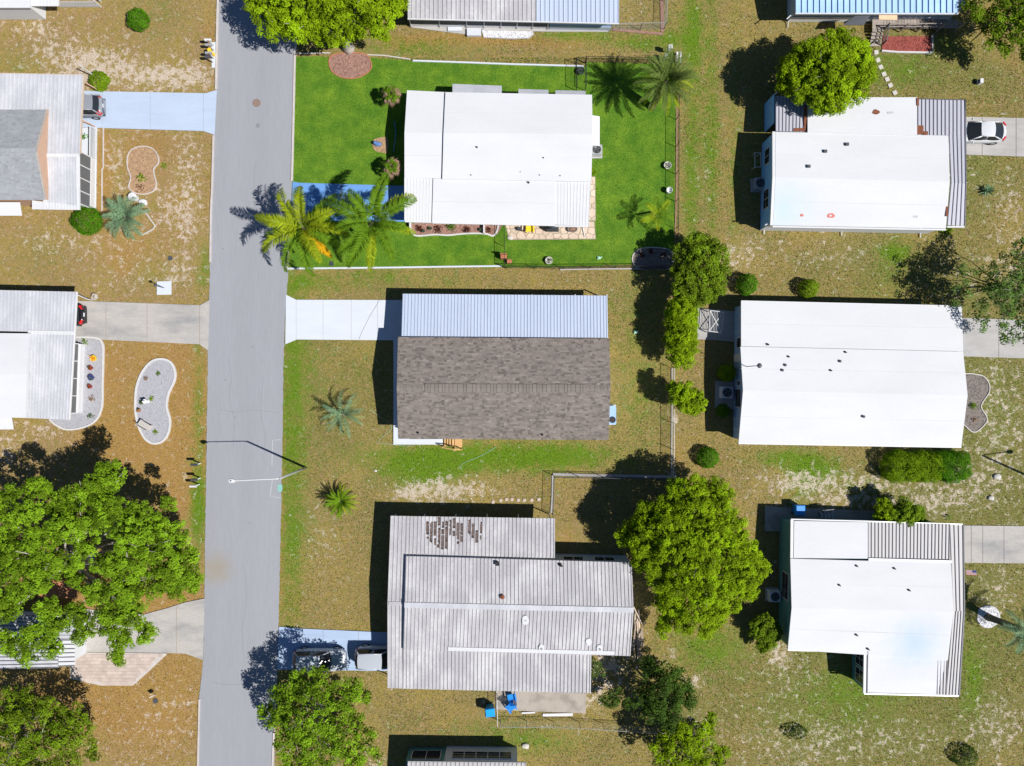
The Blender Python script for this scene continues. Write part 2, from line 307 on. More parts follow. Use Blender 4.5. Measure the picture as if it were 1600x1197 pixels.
ORANGE = [(700,60,90,14,.85),(880,70,70,12,.6),(620,70,40,14,.6),(240,560,60,60,.6),(260,700,70,80,.75),(180,690,70,40,.7),(290,620,40,90,.6),(170,590,20,60,.7),(230,235,50,40,.55),(160,270,14,70,.9),(140,300,20,40,.5),(200,380,60,30,.5),(190,415,20,20,.6),(280,320,30,40,.4),(250,1120,90,70,.7),(180,1100,50,40,.8),(280,1040,40,30,.5),(265,940,60,20,.95),(300,760,40,60,.7),(440,700,6,120,.8),(437,850,6,120,.8),(460,950,25,40,.6),(500,880,60,60,.3),(900,780,40,60,.45),(885,850,20,30,.6),(1000,960,20,50,.6),(330,60,12,60,.6),(560,440,60,18,.35),(560,690,60,60,.25),(960,720,90,18,.3),(1150,720,60,14,.4),(1060,700,14,40,.6),(1090,560,14,40,.5),(1100,740,30,20,.5),(700,1120,60,30,.35),(1260,385,60,14,.4),(150,930,60,60,.9),(60,880,60,60,.5),(1580,95,30,20,.6),(1150,1160,40,40,.45),(1110,1090,40,40,.35),(90,1080,60,30,.7),(780,1110,60,20,.4),(330,300,8,80,.4),(770,440,80,14,.25),(800,60,60,12,.5)]
OLIVE = [(1340,1110,260,110,.55),(1540,640,90,120,.6),(1540,980,70,120,.55),(1420,420,150,60,.35),(1480,780,150,60,.5),(520,640,90,90,.25),(1400,110,180,40,.5),(1520,260,80,60,.4)]
def blob_sum(px, py, bl):
    s = np.zeros_like(px)
    for x, y, rx, ry, w in bl: s += w * np.exp(-0.5 * (((px - x) / (rx * .75)) ** 2 + ((py - y) / (ry * .75)) ** 2))
    return np.clip(s, 0, 1)
def ground_attrs(X, Y):
    px = X * PXM + 800; py = 598.5 - Y * PXM
    g = blob_sum(px, py, GREEN); s = blob_sum(px, py, SAND); o = blob_sum(px, py, ORANGE); v = blob_sum(px, py, OLIVE)
    strip = np.exp(-0.5 * ((px - 1110) / 45) ** 2) * np.clip((420 - py) / 60, 0, 1)           # mown stripes beside the fence
    g = np.clip(g + strip * (0.12 + 0.13 * np.sin(px / 5.5)), 0, 1)
    west = np.clip((345 - px) / 20, 0, 1); g = np.clip(g + .20 * (1 - west) + .10 * west, 0, 1); v = np.clip(v + .18 * (1 - west), 0, 1)
    s = np.clip(s + 0.14 * west + 0.03 * (px > 1150), 0, 1); s = np.where(px > 1150, s * .88, s)
    o = np.clip(o + 0.26 * west, 0, 1)
    return g, s, o, v
def ground_material(name):
    m = bpy.data.materials.new(name); m.use_nodes = True; nt = m.node_tree; N = nt.nodes; L = nt.links
    b = N['Principled BSDF']; b.inputs['Roughness'].default_value = 0.95; b.inputs['Specular IOR Level'].default_value = 0.1
    geo = N.new('ShaderNodeNewGeometry')
    def noise(scale, detail=4, rough=0.6, dist=0.0):
        n = N.new('ShaderNodeTexNoise'); n.inputs['Scale'].default_value = scale; n.inputs['Detail'].default_value = detail
        n.inputs['Roughness'].default_value = rough; n.inputs['Distortion'].default_value = dist
        L.new(geo.outputs['Position'], n.inputs['Vector']); return n.outputs['Fac']
    def attr(n):
        a = N.new('ShaderNodeAttribute'); a.attribute_name = n; return a.outputs['Fac']
    def math_(op, a, c, d=None):
        n = N.new('ShaderNodeMath'); n.operation = op
        for i, x in enumerate((a, c, d)):
            if x is None: continue
            if isinstance(x, (int, float)): n.inputs[i].default_value = x
            else: L.new(x, n.inputs[i])
        return n.outputs[0]
    def smooth(x, lo, hi):
        n = N.new('ShaderNodeMapRange'); n.interpolation_type = 'SMOOTHSTEP'; n.inputs['From Min'].default_value = lo; n.inputs['From Max'].default_value = hi
        L.new(x, n.inputs['Value']); return n.outputs[0]
    def mix(f, a, c):
        n = N.new('ShaderNodeMix'); n.data_type = 'RGBA'; L.new(f, n.inputs[0])
        for i, x in ((6, a), (7, c)):
            if isinstance(x, tuple): n.inputs[i].default_value = x + (1,)
            else: L.new(x, n.inputs[i])
        return n.outputs[2]
    big, mid, fine, tiny = noise(0.22, 3), noise(1.1, 5), noise(5.5, 5, 0.7), noise(17, 3, 0.7)
    straw, dry, olive, green, orange, sand = (0.30, 0.228, 0.066), (0.325, 0.212, 0.098), (0.165, 0.165, 0.045), (0.110, 0.195, 0.012), (0.345, 0.198, 0.056), (0.56, 0.47, 0.385)
    pink, weed = (0.36, 0.225, 0.155), (0.13, 0.14, 0.03)
    c = mix(smooth(math_('ADD', math_('MULTIPLY', mid, .6), math_('MULTIPLY', big, .4)), .40, .60), straw, dry)
    k = math_('ADD', attr('olive'), math_('ADD', math_('MULTIPLY_ADD', fine, 1.6, -.80), math_('MULTIPLY_ADD', big, 1.0, -.42)))
    c = mix(smooth(k, .0, .75), c, olive)
    hue = noise(3.1, 5, 0.75); hue2 = noise(9.3, 4, 0.75)
    c = mix(smooth(math_('ADD', math_('MULTIPLY', hue, .55), math_('MULTIPLY_ADD', hue2, .45, math_('MULTIPLY_ADD', attr('orange'), .035, .012))), .52, .66), c, pink)
    c = mix(math_('MULTIPLY', smooth(math_('ADD', math_('MULTIPLY', noise(2.3, 5, 0.75), .55), math_('MULTIPLY', noise(12.0, 4, 0.7), .45)), .50, .64), .75), c, weed)
    k = math_('ADD', attr('orange'), math_('ADD', math_('MULTIPLY_ADD', mid, .9, -.45), math_('MULTIPLY_ADD', fine, .8, -.4)))
    c = mix(math_('MULTIPLY', smooth(k, .25, 1.0), .66), c, orange)
    k = math_('ADD', attr('green'), math_('ADD', math_('MULTIPLY_ADD', mid, 1.3, -.65), math_('MULTIPLY_ADD', fine, 1.0, -.5)))
    c = mix(smooth(k, .15, .90), c, green)
    k = math_('ADD', math_('MULTIPLY', attr('sand'), .52), math_('ADD', math_('MULTIPLY_ADD', hue2, .9, -.45), math_('ADD', math_('MULTIPLY_ADD', noise(2.2, 6, .72, .6), 1.9, -.95), math_('MULTIPLY_ADD', mid, .7, -.35))))
    c = mix(math_('MULTIPLY', smooth(k, .22, .58), .85), c, sand)
    sc = N.new('ShaderNodeVectorMath'); sc.operation = 'SCALE'; L.new(c, sc.inputs[0])
    L.new(math_('MULTIPLY', math_('MULTIPLY_ADD', tiny, 1.5, .25), math_('MULTIPLY_ADD', hue2, .9, .55)), sc.inputs['Scale'])
    L.new(sc.outputs['Vector'], b.inputs['Base Color'])
    bm = N.new('ShaderNodeBump'); bm.inputs['Distance'].default_value = 0.05; L.new(tiny, bm.inputs['Height']); L.new(bm.outputs['Normal'], b.inputs['Normal'])
    return m
M['ground'] = ground_material('dry_grass_and_sand')
def axis(lo, hi, step):
    inner = np.arange(lo, hi + step / 2, step)
    out = np.array([4, 10, 25, 60, 150, 400, 900.])
    return np.concatenate([(lo - out)[::-1], inner, hi + out])
def set_attr(me, name, arr, dom='POINT'):
    a = me.attributes.new(name, 'FLOAT', dom); a.data.foreach_set('value', np.ascontiguousarray(arr, dtype=np.float32))
def raw_mesh(name, V, F, m, attrs=None):
    """V (n,3), F (m,k): a mesh straight from arrays"""
    me = bpy.data.meshes.new(name); k = F.shape[1]
    me.vertices.add(len(V)); me.vertices.foreach_set('co', np.ascontiguousarray(V, dtype=np.float32).ravel())
    me.loops.add(F.size); me.loops.foreach_set('vertex_index', np.ascontiguousarray(F, dtype=np.int32).ravel())
    me.polygons.add(len(F)); me.polygons.foreach_set('loop_start', np.arange(0, F.size, k, dtype=np.int32))
    me.update(calc_edges=True); me.materials.append(m)
    return me
gx, gy = axis(-46, 46, 0.4), axis(-35, 35, 0.4)
GX, GY = np.meshgrid(gx, gy)
idx = np.arange(GX.size).reshape(GX.shape)
F = np.stack([idx[:-1, :-1].ravel(), idx[:-1, 1:].ravel(), idx[1:, 1:].ravel(), idx[1:, :-1].ravel()], 1)
GZ = 0.02 * np.sin(GX * 0.7 + 1) * np.cos(GY * 0.55) - 0.025
me = raw_mesh('ground', np.stack([GX.ravel(), GY.ravel(), GZ.ravel()], 1), F, M['ground'])
for nme, arr in zip(('green', 'sand', 'orange', 'olive'), ground_attrs(GX.ravel(), GY.ravel())): set_attr(me, nme, arr)
ground = bpy.data.objects.new('ground', me); C.objects.link(ground); tag(ground, kind='structure')

def pxpoly(pts, h=0.0): return [W(x, y, h) for x, y in pts]
NOGRASS = []                                                       # paved polygons that no grass grows on
def sheet(name, pts, m, z0, z1, kind='structure', parent=None, grass=False, jag=0.0, label=None):
    if jag:
        q = []
        for i in range(len(pts)):
            a, b_ = pts[i], pts[(i + 1) % len(pts)]
            n = max(1, int(math.hypot(b_[0] - a[0], b_[1] - a[1]) / 5))
            for k in range(n):
                t = k / n; j = jag if k else 0
                q.append((lerp(a[0], b_[0], t) + rnd.uniform(-j, j), lerp(a[1], b_[1], t) + rnd.uniform(-j, j)))
        pts = q
    if not grass: NOGRASS.append(pts)
    b = MB(); P = ccw3(pxpoly(pts))
    b.hexa([(p.x, p.y, z0) for p in P], [(p.x, p.y, z1) for p in P], 0.5)
    return b.build(name, m, parent, kind=kind, label=label)

# ---------------------------------------------------------------- road
RL = [(345,-120),(341,0),(338,140),(334,210),(330,330),(327,470),(325,540),(322,750),(320,900),(318,1030),(311,1090),(309,1197),(306,1320)]
RR = [(464,-120),(463,0),(461,90),(458,250),(450,430),(446,480),(443,560),(441,700),(437,900),(435,1000),(428,1197),(424,1320)]
road = sheet('road', RL + RR[::-1], M['road'], -0.2, 0.02, jag=0.55)
def strip(b, pts, w, z0, z1, tint=0.5):
    """a raised strip of photo-pixel width w along a polyline of ground points, in short lengths"""
    P = [W(x, y) for x, y in pts]; hw = w / PXM / 2
    Ns = []
    for i in range(len(P)):
        d = (P[min(i + 1, len(P) - 1)] - P[max(i - 1, 0)]).normalized(); Ns.append(Vector((-d.y, d.x, 0)) * hw)
    for i in range(len(P) - 1):
        q = ccw3([P[i] - Ns[i], P[i + 1] - Ns[i + 1], P[i + 1] + Ns[i + 1], P[i] + Ns[i]])
        b.hexa([(p.x, p.y, z0) for p in q], [(p.x, p.y, z1) for p in q], tint)
    return b
def smooth_loop(pts, n=6, closed=True):
    out = []; k = len(pts)
    rng_ = range(k if closed else k - 1)
    for i in rng_:
        if closed: p0, p1, p2, p3 = pts[(i - 1) % k], pts[i], pts[(i + 1) % k], pts[(i + 2) % k]
        else: p0, p1, p2, p3 = pts[max(i - 1, 0)], pts[i], pts[i + 1], pts[min(i + 2, k - 1)]
        for j in range(n):
            t = j / n
            out.append(tuple(0.5 * (2 * p1[a] + (p2[a] - p0[a]) * t + (2 * p0[a] - 5 * p1[a] + 4 * p2[a] - p3[a]) * t * t + (3 * p1[a] - p0[a] - 3 * p2[a] + p3[a]) * t ** 3) for a in (0, 1)))
    if not closed: out.append(pts[-1])
    return out
def kerb(pts, w=3.0, h=0.1, m='kerb'): strip(MB(), pts, w, -0.05, h).build('kerb', M[m], kind='structure')
kerb([(343,-60),(340,30),(338,140)]); kerb([(334,212),(332,290),(330,330),(329,410)], 2.6)
kerb([(463,60),(461,90),(457.5,250),(456.5,283)], 3.0); kerb([(453.5,346),(451,380),(449.5,420)], 2.6)
kerb([(312,1092),(309.5,1197),(307,1300)], 2.2); kerb([(429,1130),(426,1197),(424,1300)], 2.6)
# paint and patches on the asphalt
def road_mark(pts, m, z=0.026, name='road_marking'): sheet(name, pts, m, 0.0, z, parent=road)
def line_px(pts, w, m, name='road_marking', z=0.026):
    b = MB(); strip(b, pts, w, 0.0, z); b.build(name, m, road)
line_px([(439,687),(426,688),(425,727)], 1.1, M['chalk']); line_px([(426,748),(422,775),(439,778)], 1.1, M['chalk'])
road_mark([(434,757),(441,757),(441,768),(434,768)], M['green_patch'])
def disc(pts_c, r, n=14): return [(pts_c[0] + r * math.cos(2 * math.pi * i / n), pts_c[1] + r * math.sin(2 * math.pi * i / n)) for i in range(n)]
def lid(name, px, py, r, m, label, cat, z=0.03, group=None):
    b = MB(); p = W(px, py); R = r / PXM
    b.lathe((p.x, p.y, 0), [(R, 0.0), (R, z), (R * .86, z + .004), (R * .8, z - .004), (R * .2, z - .004), (R * .15, z + .002)], 18)
    return tag(b.build(name, m, origin=(p.x, p.y, 0)), label, cat, group)
lid('manhole_cover', 401, 161, 6.5, M['iron'], 'rusty round manhole cover in the road beside the green lawn', 'manhole cover')
lid('valve_lid', 403, 196.5, 3.4, M['patch'], 'small dark valve lid in the road below the rusty manhole cover', 'valve lid', 0.026)
lid('drain_cover', 266, 403.5, 3.8, M['gunmetal'], 'dark round drain cover in the dry grass west of the road', 'drain cover')
for (x, y) in ((348, 389), (367, 652), (417, 518), (393, 542), (388, 717), (389, 817), (411, 1143), (352, 594)):
    b = MB(); p = W(x, y); b.prism([(p.x + .09 * rnd.uniform(.6, 1.3) * math.cos(a), p.y + .06 * rnd.uniform(.6, 1.3) * math.sin(a)) for a in np.linspace(0, 5.3, 6)], 0.0, 0.025)
    b.build('tar_spot', M['patch'], road)

for pts_ in ([(357,560),(362,590),(359,620),(366,660),(364,700)], [(412,590),(408,640),(415,690),(411,720)], [(400,250),(396,300),(402,340)], [(380,880),(386,930),(378,990),(384,1040)], [(345,640),(372,644),(400,641),(436,645)], [(332,1066),(360,1070),(400,1066),(430,1069)]):
    line_px([(x_ + rnd.uniform(-.8, .8), y_) for x_, y_ in smooth_loop(pts_, 4, False)], .55, M['tar'], 'road_crack', .024)
# ---------------------------------------------------------------- lawn and driveways
LAWN = [(459,88),(575,90),(640,95),(915,104),(915,97),(1000,99),(1057,100),(1055,230),(1054,330),(1052,402),(1000,412),(880,418),(776,418),(452,421),(456,345),(456,284),(458,250)]
lawn_m = mat('bright_green_lawn', (0.078, 0.185, 0.016), 0.95, 0.16, 0.8, col2=(0.138, 0.23, 0.020), c2=(0.36, 0.74), fine=0.42, fs=11, bump=0.04, bs=18, spec=0.1)
M['lawn'] = lawn_m
lawn = sheet('lawn', LAWN, M['lawn'], -0.2, 0.012, grass=True, jag=0.9)
def yat(poly, x):
    for a, b_ in zip(poly, poly[1:]):
        if a[0] <= x <= b_[0]: return lerp(a[1], b_[1], (x - a[0]) / max(1e-6, b_[0] - a[0]))
    return poly[-1][1] if x > poly[-1][0] else poly[0][1]
def driveway(top, bot, cuts, m, z=0.05, base='joint', gap=0.9, tints=None):
    """slabs poured side by side; top and bottom edges run left to right"""
    x0, x1 = max(top[0][0], bot[0][0]), min(top[-1][0], bot[-1][0])
    full = top + bot[::-1]
    root = sheet('driveway', full, M[base], -0.15, z - 0.025)
    es = [None] + list(cuts) + [None]
    for i in range(len(es) - 1):
        l = es[i] + gap / 2 if es[i] is not None else None; r = es[i + 1] - gap / 2 if es[i + 1] is not None else None
        def clip(e):
            q = [p for p in e if (l is None or p[0] > l) and (r is None or p[0] < r)]
            if l is not None: q = [(l, yat(e, l))] + q
            if r is not None: q = q + [(r, yat(e, r))]
            return q
        P = ccw3(pxpoly(clip(top) + clip(bot)[::-1])); b = MB()
        b.hexa([(p.x, p.y, -0.1) for p in P], [(p.x, p.y, z) for p in P], (tints or [.5] * 9)[i])
        b.build('slab', M[m], root)
    return root
driveway([(95,140),(155,143),(322,146),(339,141)], [(95,198),(152,200),(318,205),(335.5,211)], [160, 235, 318], 'paleblue_drive', gap=.5)
driveway([(90,472),(120,470),(313,477),(327.5,469)], [(90,528),(162,531),(312,538),(325.5,548)], [166, 230, 312], 'concrete_stain')
driveway([(457.5,284),(470,286),(607,290),(650,291)], [(455,345),(470,345),(600,346),(650,347)], [534, 607], 'blue_drive')
driveway([(447,460.5),(463,468.5),(640,469)], [(446,538),(464,530.5),(640,532)], [463, 505, 549, 590], 'white_concrete', gap=.35)
driveway([(436.5,979),(470,982),(605,988),(650,990)], [(433,1046),(606,1048),(650,1048)], [505, 560], 'mist_drive', gap=.5)
driveway([(118,950),(225,960),(262,950),(290,941),(320,935)], [(118,1018),(262,1020),(290,1021),(317.5,1031)], [190, 276], 'concrete_stain')
driveway([(1480,182),(1600,185),(1680,187)], [(1480,241),(1600,245),(1680,247)], [1534, 1587], 'concrete', gap=.8)
driveway([(1480,496),(1600,500),(1680,502)], [(1480,556),(1600,560),(1680,562)], [1560], 'concrete', gap=.6)
driveway([(1480,820.5),(1600,822),(1680,823)], [(1480,879),(1600,880),(1680,881)], [1517, 1535, 1568], 'concrete_stain', gap=.6)
# an expansion crack across the white driveway
cr = [(593,469.5),(586,481),(578,494),(571,508),(565,520),(561,530)]
b = MB(); strip(b, cr, 0.7, 0.045, 0.0535); b.build('crack', M['patch'], kind='structure')
# pinkish paver patio below the oak's driveway
patio = sheet('paver_patio', [(110,1019),(262,1021),(235,1047),(208,1071),(157,1071),(110,1060)], M['kerb'], -0.1, 0.03)
def pnpoly(poly, x, y):
    c = False; j = len(poly) - 1
    for i in range(len(poly)):
        xi, yi = poly[i]; xj, yj = poly[j]
        if (yi > y) != (yj > y) and x < (xj - xi) * (y - yi) / (yj - yi) + xi: c = not c
        j = i
    return c
pp = [(110,1019),(262,1021),(235,1047),(208,1071),(157,1071),(110,1060)]
pr = random.Random(3)
y = 1022.0; r_ = 0
while y < 1070:
    x = 112 - (r_ % 2) * 3.7
    while x < 262:
        q = [(x, y), (x + 7.1, y + .2), (x + 7.1, y + 5.0), (x, y + 4.8)]
        if all(pnpoly(pp, a, c) for a, c in q):
            MBx = MB(); P = ccw3(pxpoly(q)); zz = 0.045 + pr.uniform(0, .006)
            MBx.hexa([(p.x, p.y, 0) for p in P], [(p.x, p.y, zz) for p in P], pr.uniform(.1, .9)); MBx.build('paver', M['pink_paver'], patio)
        x += 7.5
    y += 5.35; r_ += 1
# white concrete walk round the corner of the shingled house
sheet('walkway', [(615,531),(640,531),(640,686),(692,686),(692,694.5),(615,694.5)], M['white_concrete'], -0.1, 0.10)
sheet('patio', [(775,1075),(806,1079),(916,1083),(915,1114),(806,1110),(775,1108)], M['concrete_brown'], -0.1, 0.06)
sheet('patio', [(1090,481),(1112,483),(1160,488),(1160,535),(1108,531),(1089,530)], M['concrete'], -0.1, 0.06)
sheet('utility_pad', [(1118,595),(1160,597),(1160,640),(1117,638)], M['concrete'], -0.1, 0.08)
sheet('walkway', [(730,40),(752,46),(752,57.5),(642,43),(640,30),(950,30),(950,50),(858,50),(760,47)], M['concrete'], -0.1, 0.06)
sheet('walkway', [(1195,790),(1225,793),(1365,798),(1365,830),(1195,830)], M['concrete_brown'], -0.1, 0.05)
sheet('porch_slab', [(128,200),(152,200),(150,326),(126,326)], M['white_concrete'], -0.1, 0.08)

# ---------------------------------------------------------------- garden beds
def chips(parent, pts, m, n, zc, size=(.05, .12), name='chips', seed=1):
    """loose pieces lying on a bed"""
    r = random.Random(seed); xs = [p[0] for p in pts]; ys = [p[1] for p in pts]; b = MB(); k = 0
    while k < n:
        x, y_ = r.uniform(min(xs), max(xs)), r.uniform(min(ys), max(ys))
        if not pnpoly(pts, x, y_): continue
        p = W(x, y_); a = r.uniform(0, 3.14); s = r.uniform(*size); w = s * r.uniform(.3, .8)
        u = Vector((math.cos(a), math.sin(a), r.uniform(-.2, .2))) * s; v = Vector((-math.sin(a), math.cos(a), r.uniform(-.2, .2))) * w
        q = Vector((p.x, p.y, zc)); t = r.uniform(0, 1)
        b.face([q - u, q - v * .8, q + Vector((0, 0, s * .35))], t); b.face([q - v * .8, q + u, q + Vector((0, 0, s * .35))], t); b.face([q + u, q + v, q + Vector((0, 0, s * .35))], t); b.face([q + v, q - u, q + Vector((0, 0, s * .35))], t)
        k += 1
    return b.build(name, m, parent, kind='stuff')
def bed(name, pts, m, border=None, bm='pale_border', bw=2.6, bh=0.1, z=0.04, n=0, seed=1, smooth=True, closed=True, size=(.05, .12)):
    loop = smooth_loop(pts, 6) if smooth else pts
    o = sheet(name, loop, M[m], -0.1, z)
    if n: chips(o, loop, M[m], n, z, size, {'gravel': 'gravel', 'pebble': 'pebbles'}.get(m, 'mulch_chips'), seed)
    if border:
        bp = (loop + [loop[0]]) if border is True else border
        strip(MB(), bp, bw, -0.05, bh).build('border', M[bm], o)
    return o
bed('gravel_bed', [(212,628),(214,605),(222,583),(236,566),(252,561),(267,566),(274,580),(273,595),(264,615),(261,635),(266,655),(264,675),(255,689),(241,693),(228,686),(218,668),(213,648)], 'gravel', True, bw=3.2, n=700, seed=2, size=(.03, .07))
bed('gravel_bed', [(100,529),(132,528),(155,532),(161,545),(161,590),(160,635),(152,655),(130,667),(105,671),(88,664),(80,655),(80,600)], 'gravel',
    border=smooth_loop([(120,527),(150,528),(161,537),(162,560),(161,600),(160,635),(150,657),(130,668),(105,671),(88,664),(78,655)], 5, False), bw=2.6, n=900, seed=3, size=(.03, .07))
bed('mulch_bed', [(200,262),(200,245),(207,234),(222,229),(238,232),(247,243),(248,255),(241,264),(242,275),(245,288),(240,299),(225,304),(210,301),(202,292),(205,278)], 'mulch_tan', True, 'kerb', 1.5, 0.1, n=500, seed=4)
strip(MB(), [(212,333),(219,328),(229,333),(237,345),(243,353),(240,358),(231,363),(224,367),(216,361)], 1.8, 0, .09).build('edging_stones', M['stone'], kind='structure')
strip(MB(), [(162,200),(162,262),(160,265),(160,330)], 1.6, 0, .09).build('garden_edging', M['kerb'], kind='structure')
bed('mulch_bed', [(515,92),(522,86),(545,83),(570,85),(579,95),(580,107),(570,117),(552,123),(533,121),(520,113),(515,103)], 'mulch_pink', True, 'terracotta', 1.4, 0.09, n=600, seed=5)
bed('mulch_bed', [(641,349),(785,351),(779,364),(772,369),(760,366),(742,365),(720,366),(700,368),(680,367),(660,369),(645,364)], 'mulch_pink',
    border=smooth_loop([(640,349),(641,356),(645,366),(655,369),(680,367),(700,368),(720,366),(742,365),(760,366),(770,369),(776,363),(779,352)], 4, False), bw=2.4, bh=.14, n=500, seed=6, smooth=False)
bed('mulch_bed', [(582,226),(584,219),(592,215.5),(605,216),(605,237),(593,238),(585,234)], 'mulch_tan', n=130, seed=7)
bed('mulch_bed', [(988,402),(996,391),(1012,387),(1035,388),(1050,394),(1052,410),(1048,419),(1010,420),(992,416)], 'mulch_dark', True, 'stone', 1.3, 0.08, n=300, seed=8)
bed('mulch_bed', [(1500,590),(1530,586),(1543,596),(1545,612),(1534,630),(1533,638),(1541,652),(1539,662),(1523,675),(1510,668),(1500,650)], 'mulch_dark', True, 'stone', 1.4, 0.1, n=400, seed=9)
bed('mulch_bed', [(1377,80),(1380,57),(1455,57),(1455,82)], 'mulch_red', border=[(1377,80),(1400,82),(1456,83),(1456,55)], bw=2.6, bh=.13, n=500, seed=10, smooth=False)
bed('pebble_bed', [(1530,952),(1538,947),(1550,947),(1559,953),(1562,964),(1558,974),(1546,981),(1534,978),(1527,968)], 'pebble', n=420, seed=12, size=(.05, .12))
bed('mulch_bed', [(1515,590.5),(1516,590),(1516,591)], 'mulch_dark', smooth=False) if False else None
# low white edging along the lawn
def edging(name, pts, w, h, m, label=None): return strip(MB(), pts, w, -0.02, h).build(name, M[m], kind='structure')
edging('lawn_edging', [(449,420),(600,418.5),(700,417),(784,416)], 2.6, .12, 'white_concrete')
edging('lawn_edging', [(645,95.5),(720,98),(800,101),(912,104)], 2.4, .12, 'white_concrete')
edging('lawn_edging', smooth_loop([(461,84),(490,83.5),(516,83)], 3, False), 1.5, .07, 'stone'); edging('lawn_edging', [(574,86),(600,87),(641,93)], 1.6, .07, 'stone')
edging('fence_footing', [(875,421.5),(930,420.5),(990,420),(1050,420.5)], 1.8, .08, 'concrete')
edging('fence_footing', [(1057.5,170),(1057,290),(1055,372)], 2.4, .05, 'mulch_tan')
edging('fence_footing', [(864,741),(940,743),(1055,745)], 4.0, .08, 'concrete'); edging('fence_footing', [(863.5,742),(863,775),(861,802)], 2.6, .06, 'concrete')
edging('fence_footing', [(1050,575),(1050,640),(1049,742)], 2.0, .05, 'concrete')
edging('gravel_strip', [(1034,0),(1035,50)], 5, .03, 'mulch_pink'); edging('gravel_strip', [(958,46),(1000,50),(1036,53)], 4, .03, 'mulch_pink')

# flagstone patio: every stone its own piece
def flagstones(root, region, seeds, m, z, seed):
    r = random.Random(seed); P = []
    xs = [p[0] for p in region]; ys = [p[1] for p in region]
    sx, sy = seeds; yy = min(ys) + sy / 2; row = 0
    while yy < max(ys) + sy:
        xx = min(xs) + (row % 2) * sx / 2
        while xx < max(xs) + sx: P.append((xx + r.uniform(-.33, .33) * sx, yy + r.uniform(-.28, .28) * sy)); xx += sx
        yy += sy; row += 1
    for i, p in enumerate(P):
        poly = list(region)
        for j, q in enumerate(P):
            if i == j or abs(p[0] - q[0]) > 3 * sx or abs(p[1] - q[1]) > 3 * sy: continue
            mx, my = (p[0] + q[0]) / 2, (p[1] + q[1]) / 2; nx, ny = q[0] - p[0], q[1] - p[1]; d = math.hypot(nx, ny)
            mx -= nx / d * .38; my -= ny / d * .38
            out = []
            for a, c in zip(poly, poly[1:] + poly[:1]):
                da = (a[0] - mx) * nx + (a[1] - my) * ny; dc = (c[0] - mx) * nx + (c[1] - my) * ny
                if da <= 0: out.append(a)
                if da * dc < 0: t = da / (da - dc); out.append((lerp(a[0], c[0], t), lerp(a[1], c[1], t)))
            poly = out
            if len(poly) < 3: break
        if len(poly) >= 3:
            A = abs(sum(a[0] * c[1] - c[0] * a[1] for a, c in zip(poly, poly[1:] + poly[:1]))) / 2
            if A < 6: continue
            b = MB(); b.prism([(v.x, v.y) for v in pxpoly(poly)], 0.0, z + r.uniform(0, .012), r.uniform(.05, .95), inset=.03); b.build('flagstone', M[m], root)
fs = sheet('flagstone_patio', [(788,346),(929,346),(931,374),(795,375)], M['joint'], -0.1, 0.03)
flagstones(fs, [(789,347),(928,347),(930,373),(796,374)], (12, 9), 'flagstone', .05, 5)
fs2 = sheet('flagstone_path', [(918,276),(930,276),(931,345),(918,345)], M['joint'], -0.1, 0.03)
flagstones(fs2, [(918,277),(929.5,277),(930,345),(918,345)], (12, 10), 'flagstone', .05, 6)

# stepping stones
def stepping(px, py, rot, label, group, size=7.0, round_=False):
    b = MB(); p = W(px, py); s = size / PXM / 2
    if round_: b.lathe((p.x, p.y, 0), [(s * 1.05, -.02), (s, .045), (s * .9, .05), (s * .35, .05), (s * .3, .058)], 12)
    else:
        q = [(p.x + s * (cx_ * math.cos(rot) - cy_ * math.sin(rot)), p.y + s * (cx_ * math.sin(rot) + cy_ * math.cos(rot))) for cx_, cy_ in ((-1, -1), (1, -1), (1, 1), (-1, 1))]
        b.prism(q, -.02, .05, inset=.04)
    return tag(b.build('stepping_stone', M['pink_paver'] if round_ else M['stone'], origin=(p.x, p.y, 0)), label, 'stepping stone', group)
ords = ['first', 'second', 'third', 'fourth', 'fifth', 'sixth', 'seventh', 'eighth', 'ninth']
for i, (x, y_, a) in enumerate([(1369,82,.1),(1371.5,94,.4),(1376,105,.4),(1381,116,.4),(1386,124,.4),(1391,133.5,.4),(1398,145,.5)]):
    stepping(x, y_, a, f'{ords[i]} square stepping stone counted from the wooden deck towards the rust-stained white roof', 'square stepping stones from the deck', 6.8)
for i, (x, y_) in enumerate([(770.5,784.5),(782.5,782),(791.5,780.5),(800,780.5),(810,781.5),(819.5,781.5),(831,781.5),(842,780.5)]):
    stepping(x, y_, 0, f'{ords[7 - i]} round stepping stone counted from the chain fence, above the ribbed metal house', 'round stepping stones by the fence', 5.4, True)

